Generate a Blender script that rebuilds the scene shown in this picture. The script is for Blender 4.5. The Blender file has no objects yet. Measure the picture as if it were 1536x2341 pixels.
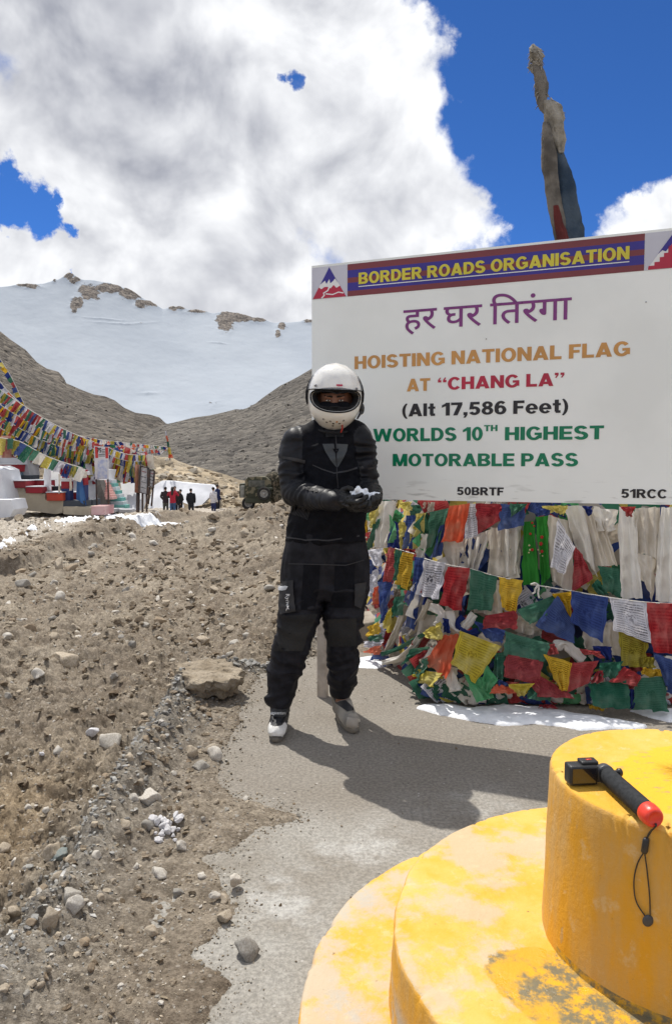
import bpy, bmesh, math, random
import numpy as np
from mathutils import Vector, Matrix
from mathutils.bvhtree import BVHTree
R = math.radians
random.seed(7)
S = bpy.context.scene
C = bpy.data.collections.new('place'); S.collection.children.link(C)

# ------------------------------------------------------------------ camera
F, CX, CY, HC = 1690.0, 768.0, 1170.5, 1.35
PIT = math.atan(110.5 / F)
cam = bpy.data.cameras.new('camera'); co = bpy.data.objects.new('camera', cam); C.objects.link(co)
cam.sensor_fit = 'VERTICAL'; cam.sensor_height = 24; cam.lens = 24 * F / 2341
cam.clip_start = .05; cam.clip_end = 6000
co.location = (0, 0, HC); co.rotation_euler = (math.pi / 2 - PIT, 0, 0)
S.camera = co

def ray(px, py):
    a, b = (px - CX) / F, (CY - py) / F
    return np.array([a, math.cos(PIT) + b * math.sin(PIT), b * math.cos(PIT) - math.sin(PIT)])
def P(px, py, Y):
    r = ray(px, py); t = Y / r[1]
    return np.array([r[0] * t, Y, HC + r[2] * t])
def G(px, py, z=0.0):
    r = ray(px, py); t = (z - HC) / r[2]
    return np.array([r[0] * t, r[1] * t, z])

# ------------------------------------------------------------------ light
SUN = Vector((-.25, .475, 1)).normalized()
el = math.asin(SUN.z); az = math.atan2(SUN.x, SUN.y)
sl = bpy.data.lights.new('sun', 'SUN'); so = bpy.data.objects.new('sun', sl); C.objects.link(so)
sl.energy = 3.9; sl.angle = R(.6); sl.color = (1, .955, .88)
so.rotation_euler = SUN.to_track_quat('Z', 'Y').to_euler(); so.location = (-3, 5, 12)
S.view_settings.view_transform = 'Standard'; S.view_settings.look = 'None'
S.view_settings.exposure = 0.32; S.view_settings.gamma = 1; S.view_settings.use_curve_mapping = False

W = bpy.data.worlds.new('World'); S.world = W; W.use_nodes = True
nt = W.node_tree; nt.nodes.clear()
def N(tree, typ, **kw):
    n = tree.nodes.new(typ)
    for k, v in kw.items():
        if k == 'inp':
            for a, b in v.items(): n.inputs[a].default_value = b
        else: setattr(n, k, v)
    return n
def math_(tree, op, a, b=None, c=None, clamp=False):
    n = tree.nodes.new('ShaderNodeMath'); n.operation = op; n.use_clamp = clamp
    for i, v in enumerate((a, b, c)):
        if v is None: continue
        if isinstance(v, (int, float)): n.inputs[i].default_value = v
        else: tree.links.new(v, n.inputs[i])
    return n.outputs[0]
def smap(tree, v, a, b, c=0., d=1., typ='SMOOTHSTEP'):
    n = tree.nodes.new('ShaderNodeMapRange'); n.interpolation_type = typ
    tree.links.new(v, n.inputs[0])
    for i, q in enumerate((a, b, c, d)): n.inputs[i + 1].default_value = q
    return n.outputs[0]
def mixc(tree, f, a, b, blend='MIX'):
    n = tree.nodes.new('ShaderNodeMix'); n.data_type = 'RGBA'; n.blend_type = blend
    for s, v in ((n.inputs[0], f), (n.inputs[6], a), (n.inputs[7], b)):
        if isinstance(v, (int, float)): s.default_value = v
        elif isinstance(v, (tuple, list)): s.default_value = (*v[:3], 1)
        else: tree.links.new(v, s)
    return n.outputs[2]

sky = N(nt, 'ShaderNodeTexSky', sky_type='NISHITA', sun_disc=False, sun_elevation=el, sun_rotation=az,
        altitude=5360, air_density=1.0, dust_density=.15, ozone_density=1.6)
tc = nt.nodes.new('ShaderNodeTexCoord'); D0 = tc.outputs['Generated']
wn_ = N(nt, 'ShaderNodeTexNoise'); wn_.inputs['Scale'].default_value = 6; wn_.inputs['Detail'].default_value = 9; wn_.inputs['Roughness'].default_value = .62; nt.links.new(D0, wn_.inputs['Vector'])
ws = N(nt, 'ShaderNodeVectorMath', operation='SUBTRACT'); nt.links.new(wn_.outputs['Color'], ws.inputs[0]); ws.inputs[1].default_value = (.5, .5, .5)
wm = N(nt, 'ShaderNodeVectorMath', operation='MULTIPLY_ADD'); nt.links.new(ws.outputs[0], wm.inputs[0]); wm.inputs[1].default_value = (.17, .17, .17); nt.links.new(D0, wm.inputs[2])
DW = wm.outputs[0]; D = D0
def blobs(lst):
    out = None
    for px, py, r, w in lst:
        d = ray(px, py); d = d / np.linalg.norm(d)
        e = ray(px + r, py); e = e / np.linalg.norm(e)
        rad = float(np.linalg.norm(d - e))
        n = N(nt, 'ShaderNodeVectorMath', operation='DISTANCE'); nt.links.new(DW, n.inputs[0]); n.inputs[1].default_value = d
        v = smap(nt, n.outputs['Value'], rad * 1.45, rad * .45, 0, w)
        out = v if out is None else math_(nt, 'MAXIMUM', out, v)
    return out
def noise(scale, detail=8, rough=.55, off=(0, 0, 0), dist=0., lac=2.0):
    mp = nt.nodes.new('ShaderNodeMapping'); nt.links.new(D, mp.inputs[0]); mp.inputs['Location'].default_value = off
    n = N(nt, 'ShaderNodeTexNoise'); nt.links.new(mp.outputs[0], n.inputs['Vector'])
    n.inputs['Scale'].default_value = scale; n.inputs['Detail'].default_value = detail
    n.inputs['Roughness'].default_value = rough; n.inputs['Distortion'].default_value = dist; n.inputs['Lacunarity'].default_value = lac
    return n.outputs[0]
pos = blobs([(250, 60, 480, 1), (600, -60, 420, 1), (770, -130, 300, 1), (880, 170, 220, 1), (780, 400, 290, 1), (900, 520, 235, 1),
             (420, 560, 420, 1), (60, 640, 150, 1), (330, 330, 300, 1), (560, 900, 620, 1), (1440, 520, 95, .9), (1530, 500, 110, 1), (1640, 520, 160, 1),
             (1010, 140, 70, .95), (1035, 500, 110, .95), (-450, 300, 380, 1), (-500, 800, 400, 1), (2300, 250, 420, 1), (1150, -1300, 500, 1)])
neg = blobs([(10, 445, 66, 1), (100, 475, 50, 1), (-90, 430, 100, 1), (165, 490, 26, .7), (652, 204, 24, .62), (185, 625, 16, .6), (1330, 150, 330, 1), (1270, 420, 150, .9), (1250, -250, 350, 1)])
# rest of the sky: unseen cloud thickened to brighten shaded faces
wide = smap(nt, noise(1.7, 3, .5, (3.1, 1.2, .4)), .36, .52)
sepv = nt.nodes.new('ShaderNodeSeparateXYZ'); nt.links.new(D, sepv.inputs[0])
front = smap(nt, sepv.outputs['Y'], .55, .75)
wide = math_(nt, 'MULTIPLY', wide, math_(nt, 'SUBTRACT', 1., front))
F0 = math_(nt, 'SUBTRACT', math_(nt, 'MAXIMUM', pos, wide), neg)
N1 = noise(5.5, 12, .6, (0.3, 0, 0), .25)
fld = math_(nt, 'ADD', F0, math_(nt, 'MULTIPLY', math_(nt, 'SUBTRACT', N1, .5), 2.1))
vor = N(nt, 'ShaderNodeTexVoronoi', feature='SMOOTH_F1'); vor.inputs['Scale'].default_value = 22
wv = N(nt, 'ShaderNodeVectorMath', operation='MULTIPLY_ADD'); nz3 = N(nt, 'ShaderNodeTexNoise'); nz3.inputs['Scale'].default_value = 9; nz3.inputs['Detail'].default_value = 6
nt.links.new(D, nz3.inputs['Vector']); nt.links.new(nz3.outputs['Color'], wv.inputs[0]); wv.inputs[1].default_value = (.16, .16, .16); nt.links.new(D, wv.inputs[2])
nt.links.new(wv.outputs[0], vor.inputs['Vector'])
puff = math_(nt, 'SUBTRACT', .45, vor.outputs['Distance'])
fld = math_(nt, 'ADD', fld, math_(nt, 'MULTIPLY', puff, .55))
cover = smap(nt, fld, .26, .72)
thick = smap(nt, fld, .35, 1.5)
# billow shading: density towards the sun against density here
sv = tuple(-.030 * c for c in SUN)
Na = noise(7, 5, .5, (5, 2, 1), .3); Nb = noise(7, 5, .5, (5 + sv[0] * 7 / 7, 2 + sv[1], 1 + sv[2]), .3)
emb = math_(nt, 'MULTIPLY', math_(nt, 'SUBTRACT', Na, Nb), 2.7)
grey = blobs([(120, 200, 420, 1), (430, 350, 260, .8), (60, 120, 420, .9), (820, 470, 200, .75), (600, 520, 190, .6), (500, 80, 200, .5), (380, 120, 300, .6), (1536, 560, 60, .4)])
lum = math_(nt, 'SUBTRACT', 1.02, math_(nt, 'MULTIPLY', thick, .20))
lum = math_(nt, 'SUBTRACT', lum, math_(nt, 'MULTIPLY', grey, .34))
lum = math_(nt, 'ADD', lum, emb)
soft = noise(2.3, 3, .5, (7, 0, 3)); lum = math_(nt, 'ADD', lum, math_(nt, 'MULTIPLY', math_(nt, 'SUBTRACT', soft, .5), .55))
lum = math_(nt, 'ADD', lum, math_(nt, 'MULTIPLY', puff, .22))
ccol = mixc(nt, smap(nt, lum, .16, 1.14, typ='LINEAR'), (.34, .355, .41), (.92, .93, .95))
# zenith-side blue deepened the way the thin air shows it
skc = mixc(nt, 1.0, sky.outputs[0], (.34, .68, 1.12), 'MULTIPLY')
b1 = N(nt, 'ShaderNodeBackground'); nt.links.new(skc, b1.inputs[0]); b1.inputs[1].default_value = .105
b2 = N(nt, 'ShaderNodeBackground'); nt.links.new(ccol, b2.inputs[0]); b2.inputs[1].default_value = .93
ms = nt.nodes.new('ShaderNodeMixShader'); nt.links.new(cover, ms.inputs[0]); nt.links.new(b1.outputs[0], ms.inputs[1]); nt.links.new(b2.outputs[0], ms.inputs[2])
wo = nt.nodes.new('ShaderNodeOutputWorld'); nt.links.new(ms.outputs[0], wo.inputs[0])
W.cycles.sampling_method = 'MANUAL'; W.cycles.sample_map_resolution = 512

# ------------------------------------------------------------------ numpy noise
_rs = np.random.RandomState(3)
_perm = _rs.permutation(1024); _perm = np.concatenate([_perm, _perm, _perm])
_gr = _rs.normal(size=(1024, 3)); _gr /= np.linalg.norm(_gr, axis=1)[:, None]
def pn(x, y, z=0.0):
    x = np.asarray(x, float); y = np.asarray(y, float) + 0 * x; z = np.asarray(z, float) + 0 * x
    xi, yi, zi = np.floor(x).astype(int), np.floor(y).astype(int), np.floor(z).astype(int)
    xf, yf, zf = x - xi, y - yi, z - zi
    u, v, w = (t * t * t * (t * (t * 6 - 15) + 10) for t in (xf, yf, zf))
    def g(a, b, c):
        h = _perm[(_perm[(_perm[(xi + a) & 1023] + yi + b) & 1023] + zi + c) & 1023]
        q = _gr[h]
        return q[..., 0] * (xf - a) + q[..., 1] * (yf - b) + q[..., 2] * (zf - c)
    def L(t, a, b): return a + t * (b - a)
    return L(w, L(v, L(u, g(0, 0, 0), g(1, 0, 0)), L(u, g(0, 1, 0), g(1, 1, 0))),
             L(v, L(u, g(0, 0, 1), g(1, 0, 1)), L(u, g(0, 1, 1), g(1, 1, 1)))) * 1.5
def fbm(x, y, z=0.0, o=4, k=.5, ridge=False):
    s = 0; a = 1; f = 1; tot = 0
    for i in range(o):
        n = pn(np.asarray(x) * f + 13.7 * i, np.asarray(y) * f + 5.1 * i, np.asarray(z) * f + 2.3 * i)
        if ridge: n = 1 - 2 * np.abs(n)
        s = s + a * n; tot += a; a *= k; f *= 2.03
    return s / tot
def sst(x, a, b):
    t = np.clip((x - a) / (b - a), 0, 1); return t * t * (3 - 2 * t)

# ------------------------------------------------------------------ objects
LOC = {}
def tag(o, label=None, cat=None, group=None, kind=None):
    if label: o['label'] = label
    if cat: o['category'] = cat
    if group: o['group'] = group
    if kind: o['kind'] = kind
    return o
def thing(name, loc, label, cat, group=None):
    o = bpy.data.objects.new(name, None); C.objects.link(o); o.location = [float(c) for c in loc]
    o.empty_display_size = .1; LOC[o.name] = np.array(loc, float)
    return tag(o, label, cat, group)
def mk(name, v, f, mat, parent=None, smooth=True, uv=None, mi=None, attr=None, loc=None):
    v = np.asarray(v, float); origin = np.zeros(3)
    if parent is not None:
        origin = LOC[parent.name]
    elif loc is not None: origin = np.asarray(loc, float)
    me = bpy.data.meshes.new(name)
    if isinstance(f, np.ndarray):
        vv = v - origin; nf, k = f.shape
        me.vertices.add(len(vv)); me.vertices.foreach_set('co', vv.astype(np.float32).ravel())
        me.loops.add(nf * k); me.loops.foreach_set('vertex_index', f.astype(np.int32).ravel())
        me.polygons.add(nf); me.polygons.foreach_set('loop_start', (np.arange(nf) * k).astype(np.int32))
        me.update(calc_edges=True)
    else:
        me.from_pydata((v - origin).tolist(), [], [tuple(int(i) for i in q) for q in f])
    for m in (mat if isinstance(mat, (list, tuple)) else [mat]): me.materials.append(m)
    if mi is not None: me.polygons.foreach_set('material_index', np.asarray(mi, np.int32))
    me.polygons.foreach_set('use_smooth', [smooth] * len(me.polygons))
    if uv is not None:
        ul = me.uv_layers.new(name='UV'); vi = np.empty(len(me.loops), np.int32); me.loops.foreach_get('vertex_index', vi)
        ul.data.foreach_set('uv', np.asarray(uv, np.float32)[vi].ravel())
    if attr:
        for k_, a in attr.items():
            a = np.asarray(a, np.float32)
            if a.ndim == 1:
                at = me.attributes.new(k_, 'FLOAT', 'POINT'); at.data.foreach_set('value', a)
            else:
                at = me.attributes.new(k_, 'FLOAT_COLOR', 'POINT'); at.data.foreach_set('color', np.c_[a, np.ones(len(a))].astype(np.float32).ravel())
    me.update()
    o = bpy.data.objects.new(name, me); C.objects.link(o)
    LOC[o.name] = origin
    if parent is not None: o.parent = parent
    else: o.location = [float(c) for c in origin]
    return o
def gridf(nu, nv, wrap=False):
    i, j = np.meshgrid(np.arange(nu - (0 if wrap else 1)), np.arange(nv - 1), indexing='ij')
    a = i * nv + j; b = ((i + 1) % nu) * nv + j
    return np.stack([a.ravel(), b.ravel(), (b + 1).ravel(), (a + 1).ravel()], 1)
class MB:
    def __init__(s): s.v = []; s.f = []; s.n = 0
    def add(s, v, f):
        s.v.append(np.asarray(v, float)); s.f += [tuple(int(i) + s.n for i in q) for q in f]; s.n += len(v); return s
    def box(s, c, d, rot=None, bev=0):
        c = np.asarray(c, float); d = np.asarray(d, float) / 2
        if bev:
            bm = bmesh.new(); bmesh.ops.create_cube(bm, size=2)
            for q in bm.verts: q.co = Vector((q.co.x * d[0], q.co.y * d[1], q.co.z * d[2]))
            bmesh.ops.bevel(bm, geom=bm.edges[:], offset=bev, segments=2, affect='EDGES', profile=.6)
            v = np.array([q.co[:] for q in bm.verts]); bm.verts.index_update(); f = [[w.index for w in q.verts] for q in bm.faces]; bm.free()
        else:
            v = np.array([(x, y, z) for x in (-1, 1) for y in (-1, 1) for z in (-1, 1)]) * d
            f = [(0, 1, 3, 2), (4, 6, 7, 5), (0, 4, 5, 1), (2, 3, 7, 6), (0, 2, 6, 4), (1, 5, 7, 3)]
        if rot is not None: v = v @ np.array(rot).T
        return s.add(v + c, f)
    def loft(s, rings, n=24, cap=True):
        """rings: (centre, axisU, axisV) -> ellipse rings"""
        t = np.linspace(0, 2 * np.pi, n, endpoint=False); v = []
        for c, a, b in rings:
            v.append(np.asarray(c) + np.outer(np.cos(t), a) + np.outer(np.sin(t), b))
        m = len(rings); f = []
        for k in range(m - 1):
            for i in range(n):
                f.append((k * n + i, k * n + (i + 1) % n, (k + 1) * n + (i + 1) % n, (k + 1) * n + i))
        if cap: f.append(tuple(range(n - 1, -1, -1))); f.append(tuple((m - 1) * n + i for i in range(n)))
        return s.add(np.concatenate(v), f)
    def cap(s, p0, p1, r0, r1=None, n=16, m=5, sq=1.0):
        """tapered capsule"""
        p0 = np.asarray(p0, float); p1 = np.asarray(p1, float); r1 = r0 if r1 is None else r1
        d = p1 - p0; L = np.linalg.norm(d) + 1e-9; d = d / L
        a = np.cross(d, (0, 0, 1) if abs(d[2]) < .9 else (0, 1, 0)); a /= np.linalg.norm(a); b = np.cross(d, a)
        rings = []
        for k in range(m):
            t = (k + .15) / m * math.pi / 2; rings.append((p0 - d * r0 * math.cos(t), a * r0 * math.sin(t), b * r0 * math.sin(t) * sq))
        rings.append((p0, a * r0, b * r0 * sq)); rings.append((p1, a * r1, b * r1 * sq))
        for k in range(m - 1, -1, -1):
            t = (k + .15) / m * math.pi / 2; rings.append((p1 + d * r1 * math.cos(t), a * r1 * math.sin(t), b * r1 * math.sin(t) * sq))
        return s.loft(rings, n)
    def tube(s, pts, r, n=8):
        pts = np.asarray(pts, float); rr = np.broadcast_to(np.asarray(r, float), (len(pts),))
        rings = []; up = None
        for i in range(len(pts)):
            d = pts[min(i + 1, len(pts) - 1)] - pts[max(i - 1, 0)]; d /= (np.linalg.norm(d) + 1e-9)
            if up is None: up = np.cross(d, (0, 0, 1) if abs(d[2]) < .9 else (0, 1, 0))
            up = up - d * np.dot(up, d); up /= np.linalg.norm(up); b = np.cross(d, up)
            rings.append((pts[i], up * rr[i], b * rr[i]))
        return s.loft(rings, n)
    def ell(s, c, rad, rot=None, n=20, m=12):
        u = np.linspace(0, 2 * np.pi, n, endpoint=False); w = np.linspace(.06, np.pi - .06, m)
        v = np.array([(math.sin(b) * math.cos(a), math.sin(b) * math.sin(a), math.cos(b)) for b in w for a in u]) * rad
        if rot is not None: v = v @ np.array(rot).T
        f = [(k * n + i, (k + 1) * n + i, (k + 1) * n + (i + 1) % n, k * n + (i + 1) % n) for k in range(m - 1) for i in range(n)]
        f.append(tuple(range(n))); f.append(tuple((m - 1) * n + i for i in range(n - 1, -1, -1)))
        return s.add(v + np.asarray(c, float), f)
    def V(s): return np.concatenate(s.v)
    def out(s, name, mat, parent=None, smooth=True, **k): return mk(name, s.V(), s.f, mat, parent, smooth, **k)
def remesh(mb, voxel, it=4):
    me = bpy.data.meshes.new('t'); me.from_pydata(mb.V().tolist(), [], mb.f)
    o = bpy.data.objects.new('t', me); C.objects.link(o)
    m = o.modifiers.new('r', 'REMESH'); m.mode = 'VOXEL'; m.voxel_size = voxel
    if it: q = o.modifiers.new('s', 'SMOOTH'); q.iterations = it; q.factor = .5
    dg = bpy.context.evaluated_depsgraph_get(); dg.update(); ev = o.evaluated_get(dg)
    r = bpy.data.meshes.new_from_object(ev)
    v = np.empty(len(r.vertices) * 3, np.float32); r.vertices.foreach_get('co', v)
    f = [tuple(p.vertices) for p in r.polygons]
    nn = np.empty(len(r.vertices) * 3, np.float32); r.vertices.foreach_get('normal', nn)
    bpy.data.objects.remove(o); bpy.data.meshes.remove(me); bpy.data.meshes.remove(r)
    f4 = np.array([q if len(q) == 4 else (q[0], q[1], q[2], q[2]) for q in f]) if all(len(q) == 4 for q in f) else f
    return v.reshape(-1, 3).astype(float), f4, nn.reshape(-1, 3).astype(float)
def rotm(x=0, y=0, z=0):
    return np.array((Matrix.Rotation(z, 3, 'Z') @ Matrix.Rotation(y, 3, 'Y') @ Matrix.Rotation(x, 3, 'X')))

# ------------------------------------------------------------------ materials
def mat(name, c1, c2=None, scale=8., rough=.8, bump=.0, bscale=None, spec=.3, contrast=(.35, .65), detail=6, trans=0., metal=0., coat=0., attr=None, sheen=0., bdist=.01, tint=0.):
    m = bpy.data.materials.new(name); m.use_nodes = True; t = m.node_tree; bs = t.nodes['Principled BSDF']; out = t.nodes['Material Output']
    bs.inputs['Roughness'].default_value = rough; bs.inputs['Specular IOR Level'].default_value = spec; bs.inputs['Metallic'].default_value = metal
    bs.inputs['Coat Weight'].default_value = coat; bs.inputs['Sheen Weight'].default_value = sheen
    tcn = t.nodes.new('ShaderNodeTexCoord'); col = None
    if c2 is not None:
        n = N(t, 'ShaderNodeTexNoise'); n.inputs['Scale'].default_value = scale; n.inputs['Detail'].default_value = detail
        t.links.new(tcn.outputs['Object'], n.inputs['Vector'])
        col = mixc(t, smap(t, n.outputs[0], *contrast), c1, c2)
    if attr:
        a = t.nodes.new('ShaderNodeAttribute'); a.attribute_name = attr
        col = mixc(t, 1.0, col if col is not None else c1, a.outputs['Color'], 'MULTIPLY')
    if tint:
        oi = t.nodes.new('ShaderNodeObjectInfo')
        col = mixc(t, 1.0, col if col is not None else c1, mixc(t, oi.outputs['Random'], (1 - tint, 1 - tint, 1 - tint), (1 + tint, 1 + tint * .9, 1 + tint * .75)), 'MULTIPLY')
    if col is None: bs.inputs['Base Color'].default_value = (*c1, 1)
    else: t.links.new(col, bs.inputs['Base Color'])
    if bump:
        n2 = N(t, 'ShaderNodeTexNoise'); n2.inputs['Scale'].default_value = bscale or scale * 4; n2.inputs['Detail'].default_value = 8
        t.links.new(tcn.outputs['Object'], n2.inputs['Vector'])
        b = t.nodes.new('ShaderNodeBump'); b.inputs['Strength'].default_value = bump; b.inputs['Distance'].default_value = bdist
        t.links.new(n2.outputs[0], b.inputs['Height']); t.links.new(b.outputs[0], bs.inputs['Normal'])
    if trans:
        tr = t.nodes.new('ShaderNodeBsdfTranslucent')
        if col is None: tr.inputs[0].default_value = (*c1, 1)
        else: t.links.new(col, tr.inputs[0])
        mx = t.nodes.new('ShaderNodeMixShader'); mx.inputs[0].default_value = trans
        t.links.new(bs.outputs[0], mx.inputs[1]); t.links.new(tr.outputs[0], mx.inputs[2]); t.links.new(mx.outputs[0], out.inputs[0])
    return m
def cloth(name, c, faded, ink=(.02, .02, .03), inkw=.75, trans=.3, rows=15):
    """thin printed cotton: woven cloth with rows of printed script, a border and a printed figure (flat print in UV space)"""
    m = bpy.data.materials.new(name); m.use_nodes = True; t = m.node_tree; bs = t.nodes['Principled BSDF']; out = t.nodes['Material Output']
    bs.inputs['Roughness'].default_value = .9; bs.inputs['Specular IOR Level'].default_value = .1
    u = t.nodes.new('ShaderNodeUVMap'); s = t.nodes.new('ShaderNodeSeparateXYZ'); t.links.new(u.outputs[0], s.inputs[0])
    tcn = t.nodes.new('ShaderNodeTexCoord'); oi = t.nodes.new('ShaderNodeObjectInfo')
    n = N(t, 'ShaderNodeTexNoise'); n.inputs['Scale'].default_value = 9; n.inputs['Detail'].default_value = 6; t.links.new(tcn.outputs['Object'], n.inputs['Vector'])
    col = mixc(t, smap(t, n.outputs[0], .4, .75), c, faded)
    col = mixc(t, math_(t, 'MULTIPLY', oi.outputs['Random'], .6), col, faded)
    nd = N(t, 'ShaderNodeTexNoise'); nd.inputs['Scale'].default_value = 5; nd.inputs['Detail'].default_value = 8; nd.inputs['Roughness'].default_value = .7; t.links.new(tcn.outputs['Object'], nd.inputs['Vector'])
    col = mixc(t, smap(t, nd.outputs[0], .55, .75, 0, .45), col, (.22, .19, .15))
    if inkw:
        U, Vv = s.outputs[0], s.outputs[1]
        mp = N(t, 'ShaderNodeMapping'); mp.inputs['Scale'].default_value = (26, rows * 1.2, 1); t.links.new(u.outputs[0], mp.inputs[0])
        nx = N(t, 'ShaderNodeTexNoise'); nx.inputs['Scale'].default_value = 1.6; nx.inputs['Detail'].default_value = 3; t.links.new(mp.outputs[0], nx.inputs['Vector'])
        row = math_(t, 'SINE', math_(t, 'MULTIPLY', Vv, rows * 6.283))
        row = smap(t, row, -.25, .25)
        glyph = smap(t, math_(t, 'ADD', nx.outputs[0], 0), .40, .46)
        du = math_(t, 'ABSOLUTE', math_(t, 'SUBTRACT', U, .5)); dv = math_(t, 'ABSOLUTE', math_(t, 'SUBTRACT', Vv, .5))
        inside = math_(t, 'MULTIPLY', math_(t, 'LESS_THAN', du, .40), math_(t, 'LESS_THAN', dv, .42))
        txt = math_(t, 'MULTIPLY', math_(t, 'MULTIPLY', row, glyph), inside)
        # printed figure in the middle
        rr = math_(t, 'SQRT', math_(t, 'ADD', math_(t, 'POWER', math_(t, 'SUBTRACT', U, .5), 2), math_(t, 'POWER', math_(t, 'SUBTRACT', Vv, .5), 2)))
        mid = math_(t, 'LESS_THAN', rr, .17)
        nf = N(t, 'ShaderNodeTexNoise'); nf.inputs['Scale'].default_value = 14; nf.inputs['Detail'].default_value = 4; t.links.new(u.outputs[0], nf.inputs['Vector'])
        fig = math_(t, 'MULTIPLY', smap(t, nf.outputs[0], .47, .52), math_(t, 'LESS_THAN', rr, .14))
        txt = math_(t, 'ADD', math_(t, 'MULTIPLY', txt, math_(t, 'SUBTRACT', 1., mid)), fig, clamp=True)
        bo = math_(t, 'MAXIMUM', math_(t, 'MULTIPLY', math_(t, 'COMPARE', du, .445, .006), math_(t, 'LESS_THAN', dv, .47)), math_(t, 'MULTIPLY', math_(t, 'COMPARE', dv, .465, .006), math_(t, 'LESS_THAN', du, .45)))
        txt = math_(t, 'MAXIMUM', txt, bo)
        wear = smap(t, n.outputs[0], .75, .3)
        col = mixc(t, math_(t, 'MULTIPLY', math_(t, 'MULTIPLY', txt, wear), inkw), col, ink)
    t.links.new(col, bs.inputs['Base Color'])
    wv_ = N(t, 'ShaderNodeTexNoise'); wv_.inputs['Scale'].default_value = 60; wv_.inputs['Detail'].default_value = 5; t.links.new(tcn.outputs['Object'], wv_.inputs['Vector'])
    b = t.nodes.new('ShaderNodeBump'); b.inputs['Strength'].default_value = .35; b.inputs['Distance'].default_value = .004; t.links.new(wv_.outputs[0], b.inputs['Height']); t.links.new(b.outputs[0], bs.inputs['Normal'])
    tr = t.nodes.new('ShaderNodeBsdfTranslucent'); t.links.new(col, tr.inputs[0])
    mx = t.nodes.new('ShaderNodeMixShader'); mx.inputs[0].default_value = trans
    t.links.new(bs.outputs[0], mx.inputs[1]); t.links.new(tr.outputs[0], mx.inputs[2]); t.links.new(mx.outputs[0], out.inputs[0])
    return m
CL = {
 'red': cloth('red cloth', (.38, .025, .03), (.46, .14, .13), ink=(.12, .0, .01), inkw=.6),
 'dred': cloth('dark red cloth', (.30, .025, .035), (.36, .09, .09), ink=(.06, .0, .01), inkw=.6),
 'orange': cloth('orange red cloth', (.60, .09, .04), (.62, .2, .12), inkw=0),
 'blue': cloth('blue cloth', (.03, .055, .21), (.095, .14, .30), ink=(.01, .01, .06), inkw=.5),
 'navy': cloth('navy cloth', (.012, .02, .12), (.03, .05, .2), inkw=0),
 'green': cloth('green cloth', (.025, .12, .075), (.10, .21, .15), ink=(.0, .05, .03), inkw=.5),
 'lgreen': cloth('light green cloth', (.06, .32, .12), (.16, .38, .2), ink=(.0, .08, .03), inkw=.3),
 'yellow': cloth('yellow cloth', (.56, .44, .05), (.60, .53, .20), ink=(.12, .08, .01), inkw=.6),
 'gold': cloth('golden cloth', (.66, .38, .02), (.62, .42, .06), ink=(.06, .03, .0), inkw=.85),
 'olive': cloth('olive yellow cloth', (.34, .28, .03), (.38, .33, .08), ink=(.04, .03, .0), inkw=.85),
 'white': cloth('white cloth', (.72, .71, .76), (.60, .60, .66), ink=(.03, .03, .05), inkw=.9),
 'beige': cloth('beige scarf cloth', (.70, .64, .55), (.54, .49, .42), inkw=0, trans=.2),
 'cream': cloth('cream scarf cloth', (.80, .77, .71), (.62, .58, .52), inkw=0, trans=.2),
 'emb': cloth('bright green scarf cloth', (.03, .22, .03), (.05, .27, .05), inkw=0),
}
# ------------------------------------------------------------------ ground
def sdist(X, Y, pl):
    """distance to a polyline, positive on its right hand side"""
    best = np.full(X.shape, 1e9); sg = np.zeros(X.shape)
    for (x0, y0), (x1, y1) in zip(pl[:-1], pl[1:]):
        dx, dy = x1 - x0, y1 - y0; L = dx * dx + dy * dy + 1e-9
        t = np.clip(((X - x0) * dx + (Y - y0) * dy) / L, 0, 1)
        d = np.hypot(X - x0 - t * dx, Y - y0 - t * dy); cr = dy * (X - x0) - dx * (Y - y0)
        m = d < best; best = np.where(m, d, best); sg = np.where(m, np.sign(cr), sg)
    return best * sg
def side(X, Y, pl):
    """distance to the polyline, positive inside the slab's side (the region to its right)"""
    d = np.abs(sdist(X, Y, pl)); cl = list(pl) + [(60, pl[-1][1]), (60, -9), (pl[0][0], -9), pl[0]]; ins = np.zeros(X.shape, bool)
    for (x0, y0), (x1, y1) in zip(cl[:-1], cl[1:]): ins ^= ((y0 > Y) != (y1 > Y)) & (X < (x1 - x0) * (Y - y0) / (y1 - y0 + 1e-12) + x0)
    return np.where(ins, d, -d)
gp = lambda l: [tuple(G(x, y)[:2]) for x, y in l]
# edge of the dirt on the slab, from near to far; the slab is on the right hand
EDGE = [(-.10, .2), (-.16, 1.0)] + gp([(478, 2341), (520, 2250), (462, 2180), (560, 2090), (520, 2010), (478, 1960), (600, 1905), (690, 1868), (610, 1840), (500, 1790), (512, 1720), (550, 1650), (565, 1590), (600, 1540), (640, 1528), (720, 1500), (845, 1440)]) + [(.55, 6.2), (2.5, 7.2), (9, 8)]
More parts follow.
